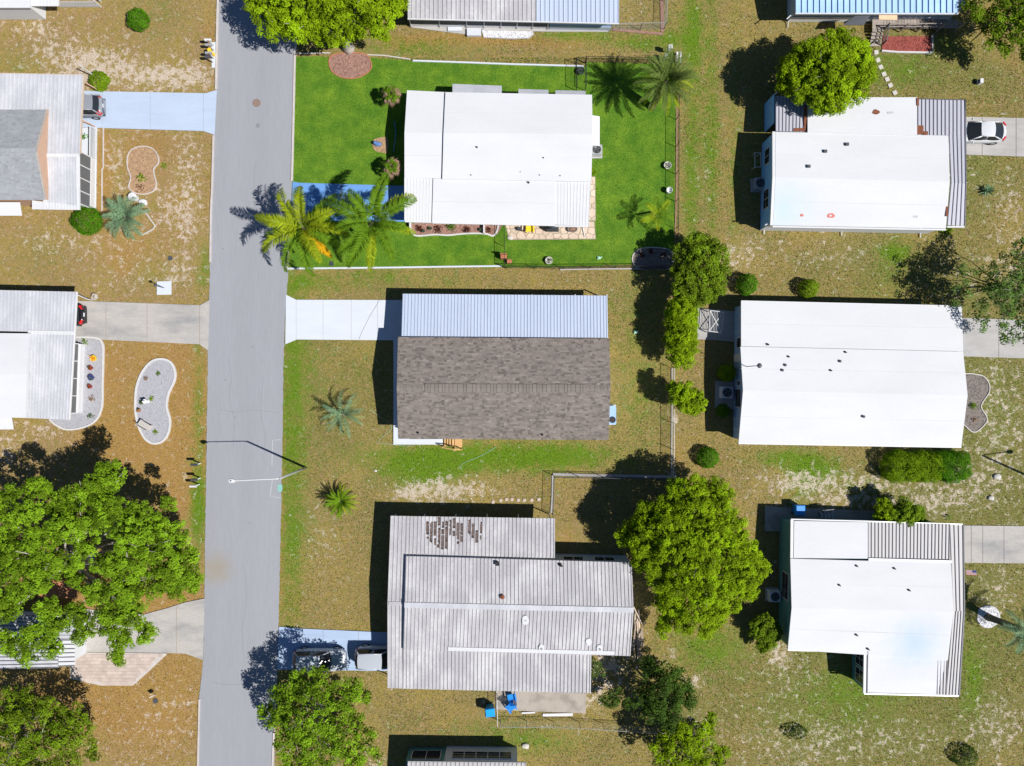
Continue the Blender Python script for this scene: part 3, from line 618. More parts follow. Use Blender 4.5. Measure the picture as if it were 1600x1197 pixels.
# ---------------------------------------------------------------- houses
def Q(*p): return [W(*a) for a in p]
def roof(parent, pts, m, th=0.10, ribs=0, rw=0.05, rh=0.06, rm=None, along='y', name='roof', label=None):
    """one roof plane from four (px, py, height) corners; ribs run from its first edge to its third (or across)"""
    q = Q(*pts); b = MB(); b.slab(q, th); o = b.build(name, M[m], parent, label=label)
    if ribs:
        p0, p1, p2, p3 = q if along == 'y' else (q[3], q[0], q[1], q[2])
        r = MB()
        for i in range(ribs + 1):
            t = min(max((i + rnd.uniform(-.04, .04)) / ribs, 0.004), 0.996)
            r.bar(p0.lerp(p1, t) + Vector((0, 0, .002)), p3.lerp(p2, t) + Vector((0, 0, .002)), rw, rh, rnd.uniform(.3, .7))
        r.build('rib', M[rm or m], o, kind='stuff')
    return o
def wall(parent, pts, h, m, z0=0.0, inset=0.0, name='wall', label=None):
    P = [W(*p) for p in pts]; b = MB(); b.prism([(p.x, p.y) for p in P], z0, h, inset=0)
    if inset:
        b = MB(); c = sum(P, Vector()) / len(P)
        b.prism([(p.x - math.copysign(inset, p.x - c.x), p.y - math.copysign(inset, p.y - c.y)) for p in P], z0, h)
    return b.build(name, M[m], parent, label=label)
def on_wall(a, b_, z0, z1, off, t0, t1):
    """a flat box on the wall face that runs from ground point a to b_ (its outside on the right of a->b_)"""
    a = Vector(a); b_ = Vector(b_); d = b_ - a; n = Vector((d.y, -d.x, 0)).normalized()
    p = a + d * t0; q = a + d * t1
    lo = [p + n * -.02, q + n * -.02, q + n * off, p + n * off]; m_ = MB()
    lo = [Vector((v.x, v.y, z0)) for v in lo]
    lo2 = ccw3(lo); return m_.hexa(lo2, [Vector((v.x, v.y, z1)) for v in lo2])
def window(parent, a, b_, z0, z1, t0, t1, frame='white_trim', pane='glass', cols=2, rows=1, shutters=None):
    f = on_wall(a, b_, z0, z1, .05, t0, t1).build('window', M[frame], parent)
    L = (Vector(b_) - Vector(a)).length; mx = .06 / L; mz = .06
    for i in range(cols):
        for j in range(rows):
            w = (t1 - t0 - mx * (cols + 1)) / cols; hh = (z1 - z0 - mz * (rows + 1)) / rows
            u = t0 + mx + i * (w + mx); z = z0 + mz + j * (hh + mz)
            on_wall(a, b_, z, z + hh, .062, u, u + w).build('pane', M[pane], f)
    if shutters:
        sw = .32 / L
        for u0, u1 in ((t0 - sw - .02 / L, t0 - .02 / L), (t1 + .02 / L, t1 + sw + .02 / L)): on_wall(a, b_, z0, z1, .04, u0, u1).build('shutter', M[shutters], parent)
    return f
def gutter(parent, a, b_, m='white_trim', w=.12, h=.11, name='gutter'):
    p, q = W(*a), W(*b_); b = MB(); b.bar(p - Vector((0, 0, h)), q - Vector((0, 0, h)), w, h + .012); return b.build(name, M[m], parent)
def downspout(parent, top, foot, out=(0, -.45), m='white_trim'):
    t = W(*top); f = W(*foot); b = MB()
    b.tube([t, (f.x, f.y, t.z - .35), (f.x, f.y, .28), (f.x + out[0] * .25, f.y + out[1] * .25, .14), (f.x + out[0], f.y + out[1], .10)], .045, 6)
    return b.build('downspout', M[m], parent)
def vent(parent, px, py, h, r=.07, hh=.25, m='gunmetal', kind='pipe', name='roof_vent', label=None):
    p = W(px, py, h); b = MB()
    if kind == 'box': b.box(p.x - r, p.y - r, h - .05, p.x + r, p.y + r, h + hh); b.box(p.x - r * 1.25, p.y - r * 1.25, h + hh, p.x + r * 1.25, p.y + r * 1.25, h + hh + .03)
    elif kind == 'goose':
        b.tube([(p.x, p.y, h - .1), (p.x, p.y, h + hh), (p.x + r * .8, p.y - r * .6, h + hh + r), (p.x + r * 1.9, p.y - r * 1.2, h + hh * .8)], r, 8)
        b.lathe((p.x, p.y, h - .02), [(r * 2.1, 0), (r * 1.9, .05), (r, .07)], 12)
    elif kind == 'cap':
        b.lathe((p.x, p.y, h - .05), [(r * .7, 0), (r * .7, hh * .6), (r * 1.35, hh * .6), (r * 1.35, hh * .8), (r * .4, hh)], 12)
    else: b.lathe((p.x, p.y, h - .08), [(r * 1.8, 0), (r * 1.6, .09), (r, .11), (r, hh), (r * .7, hh), (r * .65, .12)], 10)
    return b.build(name, M[m], parent, label=label)
def stain(parent, px, py, h, rx, ry, m, n=11, name='rust_stain', ring=False, lift=.004, seed=0):
    """a ragged spot of rust lying on the roof coating"""
    r = random.Random(seed + int(px)); p = W(px, py, h); b = MB()
    def loop(k): return [(p.x + rx / PXM * k * math.cos(a) * r.uniform(.72, 1.1), p.y + ry / PXM * k * math.sin(a) * r.uniform(.72, 1.1), h + lift) for a in np.linspace(0, 2 * math.pi, n, endpoint=False)]
    o_ = loop(1)
    if ring:
        i_ = loop(.38)
        for k in range(n): b.face([i_[k], o_[k], o_[(k + 1) % n], i_[(k + 1) % n]])
    else: b.face(o_)
    return b.build(name, M[m], parent)
def shingles(parent, q, m, exposure=.14, wmin=.14, wmax=.36, seed=1, spread=.2):
    """q: eave left, eave right, ridge right, ridge left; overlapping courses of separate tabs"""
    r = random.Random(seed); el, er, rr, rl = [Vector(p) for p in q]
    run = (el - rl).length; n = int(run / exposure); up = (er - el).cross(rl - el).normalized()
    if up.z < 0: up = -up
    b = MB(); prev = 0.5
    for i in range(n):
        v0, v1 = i / n, min(1, (i + 1) / n + .03); A, B_ = el.lerp(rl, v0), er.lerp(rr, v0); A2, B2 = el.lerp(rl, v1), er.lerp(rr, v1)
        L = (B_ - A).length; x = -r.uniform(0, wmax)
        while x < L:
            w = r.uniform(wmin, wmax); t0, t1 = max(0, x + .008) / L, min(L, x + w) / L; x += w
            if t1 - t0 < .002: continue
            prev = prev * .35 + r.gauss(.5, spread) * .65; tt = min(1, max(0, prev)) if r.random() > .16 else r.uniform(0, .25)
            z = .016 + r.uniform(0, .012); e = v0 - r.uniform(0, .02 / run)
            a, c, d, f = A.lerp(B_, t0) + up * z, A.lerp(B_, t1) + up * z, A2.lerp(B2, t1) + up * .006, A2.lerp(B2, t0) + up * .006
            b.face([a, c, d, f], tt); b.face([A.lerp(B_, t0), A.lerp(B_, t1), c, a], tt)
    return b.build('shingles', M[m], parent, kind='stuff')

def gable(parent, pts, m, th=.06):
    P = [W(*p) for p in pts]; d = Vector((th, 0, 0)); b = MB(); b.face(P); b.face([p + d for p in reversed(P)])
    for i in range(len(P)): j = (i + 1) % len(P); b.face([P[i], P[j], P[j] + d, P[i] + d])
    return b.build('gable_wall', M[m], parent)
def base_of(pts): 
    P = [W(x, y) for x, y in pts]; c = sum(P, Vector()) / len(P); return (c.x, c.y, 0)

# the white coated house beside the lawn
h7 = thing('white_house', 'white coated house with three small white awnings beside the bright green lawn', 'house', base_of([(780, 250)]))
wall(h7, [(640,146,2.3),(920,150,2.3),(918,343,2.3),(640,340,2.3)], 2.1, 'wall_white', inset=.05)
roof(h7, [(636,141,2.45),(697,144,2.45),(693,208,2.85),(632,207,2.85)], 'white_roof'); roof(h7, [(632,207,2.85),(693,208,2.85),(690,279,2.5),(632,277,2.5)], 'white_roof')
roof(h7, [(696,144,2.62),(925,148,2.62),(926,209,3.02),(693,208,3.02)], 'white_roof', .2); roof(h7, [(693,208,3.02),(926,209,3.02),(924,284,2.66),(691,280,2.66)], 'white_roof', .2)
roof(h7, [(632,277,2.46),(677,279,2.46),(675,346,2.2),(632,345,2.2)], 'white_roof', ribs=9, rw=.03, rh=.018)
roof(h7, [(677,279,2.56),(867,283,2.56),(867,351,2.3),(675,347,2.3)], 'white_roof', .12)
roof(h7, [(867,283,2.52),(923,284,2.52),(920,353,2.26),(867,351,2.26)], 'white_roof', ribs=11, rw=.03, rh=.018)
for a in ([(707,131,2.1),(784,134,2.1),(784,148,2.5),(707,146,2.5)], [(810,139,2.15),(857,140.5,2.15),(857,149,2.5),(810,148,2.5)], [(868,141,2.15),(915,142,2.15),(915,150,2.5),(868,149,2.5)]):
    roof(h7, a, 'metal_white', .04, ribs=0, name='awning')
roof(h7, [(924,180,2.4),(937,182,2.1),(937,228,2.1),(924,227,2.4)], 'white_roof', .05, name='awning')
for x, y_ in ((745,230),(736,274),(849,247),(813,269),(843,274),(875,275),(826,285)): vent(h7, x, y_, 2.6 + (.33 if y_ < 235 else .2 if y_ < 250 else .03), .05, .2)
gutter(h7, (633,346,2.18), (675,347,2.18)); gutter(h7, (676,348,2.26), (867,352,2.26)); gutter(h7, (867,353,2.24), (919,354,2.24))
for x in (641, 677, 715, 757, 776): 
    p = W(x, 349.5); b = MB(); b.tube([(p.x, p.y + .12, 0), (p.x, p.y + .12, 2.2)], .035, 6); b.build('post', M['white_trim'], h7)
downspout(h7, (908,353,2.2), (909,350), (.25, -1.15))
for k, x in enumerate((690, 705, 722, 745)):
    pass
b = MB(); strip(b, [(642,349),(642,357),(646,367)], 2.2, 0, .55); b.build('planter_wall', M['white_trim'], h7)
b = MB(); strip(b, [(756.5,350),(756.5,366)], 2.2, 0, .5); b.build('planter_wall', M['white_trim'], h7)
b = MB(); a, c = W(760, 348), W(640, 347)
for t0, t1 in ((.08, .22), (.3, .5), (.55, .7), (.76, .92)): window(h7, W(640, 338.5), W(915, 341), .9, 2.0, t0, t1, cols=3)

def seam_line(parent, a, c, w=.05):
    b = MB(); b.bar(W(*a) + Vector((0, 0, -.004)), W(*c) + Vector((0, 0, -.004)), w, .007); return b.build('roof_seam', M['sealed'], parent)
seam_line(h7, (694,243,2.83), (924,246,2.84)); seam_line(h7, (633,243,2.68), (691,243,2.68)); seam_line(h7, (677,315,2.435), (867,318,2.44)); seam_line(h7, (696,176,2.82), (925,178,2.82))
# the shingled house
h8 = thing('shingled_house', 'house with brown asphalt shingle roof and long pale blue metal carport roof', 'house', base_of([(790, 600)]))
wall(h8, [(628,532,2.8),(947,535,2.8),(946,682,2.8),(628,680,2.8)], 2.8, 'wall_white', inset=.12)
ra = roof(h8, [(622,527,2.9),(952,530,2.9),(954,607,3.62),(620,606,3.62)], 'wall_white', .14)
rb = roof(h8, [(620,606,3.62),(954,607,3.62),(951,687,2.9),(622,685,2.9)], 'wall_white', .14)
shingles(ra, Q((622,526.5,2.9),(952,529.5,2.9),(954,607,3.62),(620,606,3.62)), 'shingle_brown', seed=4)
shingles(rb, Q((622,685.5,2.9),(951,687.5,2.9),(954,607,3.62),(620,606,3.62)), 'shingle_brown', seed=5)
rp = random.Random(8); x = 620.0
while x < 952:
    w = rp.uniform(4, 10); vented = 662 <= x <= 914
    e = min(x + w - .5, 953); b = MB(); zt = 3.72 if vented else 3.66; hw = 6.2 if vented else 4.5
    yc = 606 + (x - 620) * .003
    A = Q((x, yc - hw, 0), (e, yc - hw, 0), (e, yc, 0), (x, yc, 0), (e, yc + hw, 0), (x, yc + hw, 0)); k = 56.35 / 60
    A = [Vector((v.x * k, v.y * k, 0)) for v in A]
    z0 = 3.55; tt = rp.uniform(.42, .6)
    def at(v, z): return Vector((v.x, v.y, z))
    b.hexa([at(A[3], z0), at(A[2], z0), at(A[1], z0), at(A[0], z0)], [at(A[3], zt), at(A[2], zt), at(A[1], zt - .05), at(A[0], zt - .05)], tt)
    b.hexa([at(A[5], z0), at(A[4], z0), at(A[2], z0), at(A[3], z0)], [at(A[5], zt - .05), at(A[4], zt - .05), at(A[2], zt + .001), at(A[3], zt + .001)], tt)
    b.build('ridge_cap', M['shingle_brown'], h8); x += w
carp = roof(h8, [(629,459,2.35),(949,462,2.35),(950,528.5,2.62),(627,527,2.62)], 'metal_pale', .09, ribs=62, rw=.07, rh=.035)
gutter(h8, (627,527.3,2.74), (950,529.5,2.74), 'gunmetal', .05, .1, 'flashing')
for x in (635, 700, 765, 830, 895, 943):
    p = W(x, 466); b = MB(); b.box(p.x - .04, p.y - .04, .0, p.x + .04, p.y + .04, 2.25); b.build('carport_post', M['white_trim'], h8)
vent(h8, 653, 676, 3.0, .07, .22, 'dark'); vent(h8, 847, 679, 2.98, .07, .22, 'dark')
a, c = W(640, 684), W(945, 686)
window(h8, W(632, 678), W(935, 680), .9, 2.1, .04, .14); window(h8, W(632, 678), W(935, 680), .9, 2.1, .55, .66); window(h8, W(632, 678), W(935, 680), .9, 2.1, .78, .9)
st = thing('porch_steps', 'new pine porch steps beside the brown shingled house', 'steps', base_of([(708, 694)]))
for i in range(4):
    p = W(694.5 + i * 4.2, 685.5); q = W(698 + i * 4.2, 697); MBx = MB(); MBx.box(p.x, q.y, .14 * (i + 1) - .04, q.x, p.y, .14 * (i + 1)); MBx.build('tread', M['wood_new'], st)
p, q = W(711.5, 683.5), W(723, 698.5)
for i in range(5):
    y0 = lerp(p.y, q.y, i / 5); y1 = lerp(p.y, q.y, (i + 1) / 5) + .012; b = MB(); b.box(p.x, y0, .56, q.x, y1, .6); b.build('board', M['wood_new'], st)
for x, y_ in ((711, 700.5), (722.5, 700.5), (693, 697.5)):
    p = W(x, y_); b = MB(); b.box(p.x - .04, p.y - .04, 0, p.x + .04, p.y + .04, 1.35 if x > 700 else 1.0); b.build('post', M['wood_new'], st)
for (x0, y0, z0, x1, y1, z1) in ((711, 700.5, 1.3, 722.5, 700.5, 1.3), (693, 697.5, .95, 711, 700.5, 1.3), (711, 700.5, .75, 722.5, 700.5, .75)):
    b = MB(); p, q = W(x0, y0), W(x1, y1); b.bar((p.x, p.y, z0), (q.x, q.y, z1), .09, .04); b.build('handrail', M['wood_new'], st)

# the ribbed metal house at the bottom
h11 = thing('metal_roof_house', 'ribbed grey metal roofed house with a peeling brown patch on its upper roof', 'house', base_of([(800, 945)]))
wall(h11, [(640,871,2.6),(986,880,2.6),(984,1022,2.6),(640,1014,2.6)], 2.55, 'wall_grey')
def lowroof(p, n): return roof(h11, p, 'metal_grey', .08, ribs=n, rw=.05, rh=.05)
lt = lowroof([(636,806.5,2.3),(867,810,2.3),(867,872,2.52),(634,869,2.52)], 39)
lowroof([(611,806,2.3),(636,806.5,2.3),(632,943,2.74),(606,943,2.74)], 4); lowroof([(606,943,2.74),(632,943,2.74),(630,1076,2.3),(606,1075,2.3)], 4)
mt = roof(h11, [(634,869,2.82),(987,879,2.82),(990,953,3.14),(632,945,3.14)], 'metal_grey', .3, ribs=60, rw=.05, rh=.05)
mb_ = roof(h11, [(632,945,3.14),(990,953,3.14),(985,1025,2.8),(630,1016,2.8)], 'metal_grey', .3, ribs=60, rw=.05, rh=.05)
roof(h11, [(630,1015,2.6),(924,1022,2.6),(923,1083,2.3),(630,1076,2.3)], 'metal_grey', .08, ribs=50, rw=.065, rh=.06)
b = MB(); b.bar(W(632,945,3.13), W(990,953,3.13), .42, .07); b.build('ridge_cap', M['metal_white'], h11)
b = MB(); b.bar(W(607,943,2.73), W(632,943,2.73), .3, .05); b.build('ridge_cap', M['metal_grey'], h11)
b = MB(); b.bar(W(700,1013.5,2.81), W(960,1020,2.81), .3, .075); b.build('sealed_seam', M['white_roof'], h11)
rp = random.Random(21); b = MB()                                    # bare brown metal between the ribs where the coating has peeled
q = Q((636,806.5,2.3),(867,810,2.3),(867,872,2.52),(634,869,2.52)); n = 39
for i in range(5, 21):
    xc = 636 + (i + .5) * 231 / 39
    end = 862 - abs(xc - 697) * .75 if xc < 731 else 846 - abs(xc - 746) * 1.2
    if xc < 666 or 724 < xc < 733 or xc > 756: continue
    y0 = 807.5 + rp.uniform(0, 9) + max(0, 676 - xc) * .8
    while y0 < end:
        L = min(rp.uniform(6, 24), end - y0)
        if L < 3: break
        if rp.random() < .14: y0 += L; continue
        u0 = (i + .03 + max(0, rp.gauss(.02, .16))) / n; u1 = (i + .97 - max(0, rp.gauss(.02, .16))) / n; v0 = (y0 - 806) / 62; v1 = min(.97, (y0 + L - 806) / 62); wd = u1 - u0
        up = Vector((0, 0, .004)); P = lambda u, v: (q[0].lerp(q[1], u)).lerp(q[3].lerp(q[2], u), v) + up
        k = 9; lft = [(u0 + wd * max(0, rp.gauss(0, .13)), lerp(v0, v1, t / k)) for t in range(k + 1)]; rgt = [(u1 - wd * max(0, rp.gauss(0, .07)), lerp(v0, v1, t / k)) for t in range(k + 1)]
        top = [(u0 + wd * t, v0 + rp.uniform(-.05, .07)) for t in (.25, .5, .75)]; bot = [(u0 + wd * t, v1 + rp.uniform(-.09, .06)) for t in (.75, .5, .25)]
        for a_, c_, d_, e_ in zip(lft, rgt, rgt[1:], lft[1:]): b.face([P(*a_), P(*e_), P(*d_), P(*c_)], rp.uniform(.25, .75))
        b.face([P(*lft[-1])] + [P(*t) for t in bot[::-1]] + [P(*rgt[-1])], .5); b.face([P(*rgt[0])] + [P(*t) for t in top[::-1]] + [P(*lft[0])], .5)
        y0 += L + rp.uniform(1, 5)
b.build('peeled_patch', M['peel'], lt, kind='stuff')
vent(h11, 777, 880, 2.87, .13, .2, 'dark', 'box'); vent(h11, 785, 932, 3.08, .14, .28, 'rust', 'cap', label='rust red roof vent'); vent(h11, 821, 969, 3.05, .07, .2, 'gunmetal'); 
for x, y_ in ((846,1013),(920,1006),(937,1014)): vent(h11, x, y_, 2.86, .08, .22)
vent(h11, 875, 882, 2.86, .08, .2, 'dark', 'goose')
for x, y_, r in ((821,969,6),(920,1003,5),(846,1012,5),(937,1013,5)): stain(h11, x, y_, 2.885 + (1016 - y_) * .0045, r, r * 1.2, 'white_roof', name='sealant_patch', lift=.06)
for x in (612, 660, 710, 760, 810, 860):
    p = W(x, 808, 2.2); b = MB(); b.box(p.x - .04, p.y - .2, 0, p.x + .04, p.y - .12, 2.2); b.build('carport_post', M['white_trim'], h11)
for x in (612, 690, 770, 850, 918):
    p = W(x, 1080, 2.2); b = MB(); b.box(p.x - .04, p.y + .1, 0, p.x + .04, p.y + .18, 2.2); b.build('carport_post', M['white_trim'], h11)
A_, B_ = W(980, 880, 2.6), W(870, 878, 2.6); window(h11, (A_.x, A_.y, 0), (B_.x, B_.y, 0), 1.0, 2.1, .15, .45); window(h11, (A_.x, A_.y, 0), (B_.x, B_.y, 0), 1.0, 2.1, .6, .9)

# the house with rust stains at upper right
h9 = thing('stained_white_house', 'white coated house with red rust spots and ribbed metal carport by the white sedan', 'house', base_of([(1350, 260)]))
wl = [(1207,208,2.5),(1480,213,2.5),(1476,354,2.5),(1204,349,2.5)]
wall(h9, wl, 2.5, 'wall_shade_blue', inset=.03, label='white siding wall coloured the blue of shade')
on_wall(W(1204,349,2.5).xy.to_3d(), W(1476,354,2.5).xy.to_3d(), 0, 2.3, .05, .0, 1.0).build('skirting_or_lit_face', M['wall_white'], h9)  # white facing: the sunlit side's colour over the shade-blue wall
gable(h9, [(1207,208,2.45),(1209,277,2.82),(1204,349,2.45)], 'wall_shade_blue')
wall(h9, [(1266,156,2.3),(1430,156,2.3),(1430,210,2.3),(1266,208,2.3)], 2.3, 'wall_blue_or_shaded', inset=.03)
roof(h9, [(1212,206,2.6),(1482,212,2.6),(1484,284,2.95),(1212,277,2.95)], 'white_roof', .16); roof(h9, [(1212,277,2.95),(1484,284,2.95),(1478,357,2.6),(1208,352,2.6)], 'white_roof_cyan', .16)
b = MB(); b.slab(Q((1207,205.5,2.64),(1211.5,205.5,2.64),(1211.5,277,2.99),(1207,277,2.99)), .2); b.slab(Q((1207,277,2.99),(1211.5,277,2.99),(1207.6,352,2.64),(1203.5,352,2.64)), .2); b.build('gable_trim', M['white_trim'], h9)
roof(h9, [(1262,152,2.38),(1433,152,2.38),(1433,212,2.66),(1262,207,2.66)], 'white_roof', .1)
roof(h9, [(1212,150,2.2),(1262,150,2.2),(1260,206,2.42),(1212,205,2.42)], 'metal_lilac', .06, ribs=9, rw=.04, rh=.05, rm='seam')
roof(h9, [(1434,155,2.3),(1508,156.5,2.3),(1508,212,2.5),(1434,211,2.5)], 'metal_lilac', .06, ribs=12, rw=.04, rh=.05, rm='seam')
roof(h9, [(1483,211.5,2.5),(1508,212,2.5),(1509,287,2.72),(1486,286,2.72)], 'metal_lilac', .06, ribs=4, rw=.04, rh=.05, rm='seam'); roof(h9, [(1486,286,2.72),(1509,287,2.72),(1507,353,2.4),(1480,352,2.4)], 'metal_lilac', .06, ribs=4, rw=.04, rh=.05, rm='seam')
gutter(h9, (1508.5,155,2.35), (1509.5,287,2.72), 'gunmetal', .08, .1); gutter(h9, (1509.5,287,2.72), (1507.5,353,2.42), 'gunmetal', .08, .1); gutter(h9, (1434,154.5,2.33), (1508,156,2.33), 'gunmetal', .06, .08)
for a, c in (((1212,242,2.775),(1483,248,2.775)), ((1210,315,2.775),(1481,321,2.775))): seam_line(h9, a, c)
gutter(h9, (1207,354,2.56), (1478,359,2.56)); gutter(h9, (1480,354.5,2.4), (1507,354.5,2.4))
for x0, y0 in ((1195,352),(1315,354),(1438,357)): downspout(h9, (x0, y0, 2.5), (x0 + (-1 if x0 > 1200 else -2), y0 + 2), (0, -.7))
for x, y_ in ((1263,260.5),(1289,237),(1323,226)): vent(h9, x, y_, 2.62 + (y_ - 206) * .0048, .10, .12, 'gunmetal', 'box')
stain(h9, 1369,175, 2.52, 6.5, 4.2, 'rust'); stain(h9, 1391,176, 2.52, 6, 2, 'chalk', name='faded_stain'); stain(h9, 1298,337, 2.6 + .095, 6, 4.5, 'redstain', ring=True); stain(h9, 1253,336.5, 2.7, 2.6, 2.4, 'redstain'); stain(h9, 1430,337.5, 2.69, 4, 3.4, 'chalk', ring=True, name='faded_stain')
for x0, y0, x1, y1, z in ((1432.5,153,1436,165,2.46),(1433,196,1443,210,2.52),(1443,205,1450,211,2.55),(1256.5,165,1261.5,205,2.46),(1240,200,1256,205,2.46),(1478,319,1481.5,338,2.76)):
    b = MB(); b.slab(Q((x0, y0, z), (x1, y0, z), (x1, y1, z + .03), (x0, y1, z + .03)), .02); b.build('rusted_flashing', M['rust'], h9)
A_, B_ = W(1207,208,2.5), W(1204,349,2.5); A_ = Vector((A_.x + .02, A_.y, 0)); B_ = Vector((B_.x + .02, B_.y, 0))
window(h9, A_, B_, .8, 2.0, .58, .80, cols=2, rows=2); window(h9, A_, B_, .9, 2.0, .12, .3)
p = W(1195,161); b = MB(); b.box(p.x - .03, p.y - 2.5, 0, p.x + .04, p.y - .1, 2.15); b.build('porch_wall', M['wall_shade_blue'], h9)
for x, y_ in ((1200,160),(1230,158)): p = W(x, y_); b = MB(); b.box(p.x - .05, p.y - .05, 0, p.x + .05, p.y + .05, 2.1); b.build('porch_post', M['white_trim'], h9)
for x in (1440, 1470, 1500): p = W(x, 158, 2.2); b = MB(); b.box(p.x - .05, p.y - .15, 0, p.x + .05, p.y - .05, 2.25); b.build('carport_post', M['white_trim'], h9)

# the long white house at the right
h10 = thing('long_white_house', 'long white coated house with several dark roof vents and a thin antenna mast', 'house', base_of([(1330, 585)]))
wall(h10, [(1163,474,2.6),(1498,482,2.6),(1505,618,2.6),(1499,694,2.6),(1160,689,2.6)], 2.42, 'wall_blue_or_shaded', inset=.05, label='white siding wall coloured the blue of shade')
roof(h10, [(1158,471,2.5),(1503,479,2.5),(1505,549,2.78),(1158,541,2.78)], 'white_roof', .1)
roof(h10, [(1157,541.5,2.82),(1505,549.5,2.82),(1512,618,3.1),(1161,610,3.1)], 'white_roof', .14); roof(h10, [(1161,610,3.1),(1512,618,3.1),(1502,698,2.65),(1154,692,2.65)], 'white_roof', .14)
for a, c in (((1158,506,2.64),(1504,513,2.64)), ((1158,576,2.96),(1509,583,2.96)), ((1158,651,2.875),(1507,658,2.875))): seam_line(h10, a, c)
gutter(h10, (1154,693,2.62), (1502,699,2.62), w=.1); gutter(h10, (1158,470.5,2.47), (1503,478.5,2.47), w=.1)
gable(h10, [(1163,474,2.38),(1163,541,2.68),(1165,610,2.98),(1160,689,2.5),(1160,689,2.38)], 'wall_blue_or_shaded')
for x, y_, k in ((1199,538,'goose'),(1231,557,'goose'),(1320,550,'goose'),(1297,578.5,'goose')): vent(h10, x, y_, 2.8 + max(0, (y_ - 541) * .0041), .05, .12, 'gunmetal', k)
for x, y_ in ((1226.5,570.5),(1222,578.5),(1312,564.5),(1349,651)): vent(h10, x, y_, 2.8 + (max(0, (y_ - 541) * .0041) if y_ < 610 else .14), .085, .2, 'gunmetal', 'cap')
b = MB(); a = W(1148, 574); b.tube([(a.x, a.y, 0.0), (a.x, a.y, 5.9)], [.04, .03], 6); b.ball((a.x, a.y, 6.0), .2, 10, 6, sz=.7); b.build('antenna_mast', M['gunmetal'], h10)
A_, B_ = W(1163,474,2.6), W(1160,689,2.6); A_ = Vector((A_.x + .02, A_.y, 0)); B_ = Vector((B_.x + .02, B_.y, 0))
window(h10, A_, B_, .7, 2.1, .62, .76, cols=1, rows=2); window(h10, A_, B_, 1.2, 1.9, .56, .60, cols=1); window(h10, A_, B_, .9, 2.1, .24, .32, cols=1)
on_wall(A_, B_, .15, 2.05, .05, .36, .42).build('door', M['wall_white'], h10)
for t in (.1, .2, .45, .5, .84, .92): on_wall(A_, B_, .0, 2.5, .03, t, t + .004).build('corner_batten', M['white_trim'], h10)

# the teal walled house at lower right
h12 = thing('teal_house', 'teal walled house with white roof and beige pan metal carport at lower right', 'house', base_of([(1360, 930)]))
wall(h12, [(1237,818,2.5),(1480,823,2.5),(1486,1015,2.5),(1234,1012,2.5)], 2.4, 'wall_teal')
gable(h12, [(1237,818,2.38),(1237,873,2.6),(1238.5,950,2.9),(1234,1012,2.6),(1234.5,1011,2.38)], 'wall_teal')
wall(h12, [(1353,1016,2.4),(1462,1018,2.4),(1462,1082,2.3),(1353,1080,2.3)], 2.3, 'wall_teal')
roof(h12, [(1241,814,2.5),(1356,816,2.5),(1356,873,2.68),(1240,872,2.68)], 'white_roof', .1)
b = MB(); b.slab(Q((1235.5,812,2.46),(1240,812,2.46),(1239.5,873,2.64),(1235,873,2.64)), .12); b.build('gable_trim', M['white_trim'], h12)
roof(h12, [(1356,816,2.45),(1484,819,2.45),(1483,876,2.62),(1356,873,2.62)], 'metal_beige', .06, ribs=23, rw=.04, rh=.05, rm='seam')
roof(h12, [(1235,873,2.72),(1486,880,2.72),(1490,956,3.02),(1237,950,3.02)], 'white_roof', .14)
roof(h12, [(1237,950,3.02),(1490,956,3.02),(1481,1032,2.7),(1231,1015,2.7)], 'white_roof_tinted', .14)
roof(h12, [(1351,1017,2.66),(1481,1025,2.66),(1464,1085,2.35),(1350,1082,2.35)], 'white_roof_tinted', .08)
roof(h12, [(1484,819,2.42),(1504.5,821,2.42),(1506,955,2.86),(1489,955,2.86)], 'metal_beige', .06, ribs=3, rw=.04, rh=.05, rm='seam'); roof(h12, [(1489,955,2.86),(1506,955,2.86),(1498,1086,2.35),(1478,1086,2.35)], 'metal_beige', .06, ribs=4, rw=.04, rh=.05, rm='seam')
roof(h12, [(1465,1031,2.58),(1480,1031,2.58),(1478,1086,2.34),(1464,1085,2.34)], 'metal_beige', .06, ribs=3, rw=.04, rh=.05, rm='seam')
gutter(h12, (1505.5,820,2.46), (1507,955,2.9), 'gunmetal', .1, .1); gutter(h12, (1507,955,2.9), (1499,1087,2.38), 'gunmetal', .1, .1)
for a, c in (((1236,912,2.865),(1488,918,2.87)), ((1234,983,2.855),(1486,993,2.87))): seam_line(h12, a, c)
gutter(h12, (1231,1016,2.66), (1350,1019,2.66), 'galv', .1); gutter(h12, (1350,1084,2.32), (1498,1087.5,2.34), 'galv', .12); gutter(h12, (1236,811.5,2.44), (1356,814.5,2.44), 'white_trim', .1); gutter(h12, (1356,814.8,2.42), (1504,819.5,2.42), 'galv', .1)
b = MB(); b.bar(W(1356,873.6,2.62), W(1486,877.2,2.66), .22, .12); b.build('flashing', M['white_trim'], h12)
b = MB(); b.slab(Q((1350,1017,2.72),(1354,1017,2.72),(1353,1083,2.4),(1349,1083,2.4)), .14); b.build('gable_trim', M['white_trim'], h12)
b = MB(); b.bar(W(1355.5,1017,2.66), W(1354.5,1083,2.36), .05, .09); b.build('trim_joint', M['seam'], h12)
for x, y_ in ((1338,884),(1397,888),(1311,914),(1420,922),(1338,992),(1356,1014)): vent(h12, x, y_, 2.74 + min((y_ - 873), (1015 - y_) * 1.0 + 15) * .0038, .045, .12, 'gunmetal', 'goose')
A_, B_ = W(1237,818,2.5), W(1234,1012,2.5); A_ = Vector((A_.x, A_.y, 0)); B_ = Vector((B_.x, B_.y, 0))
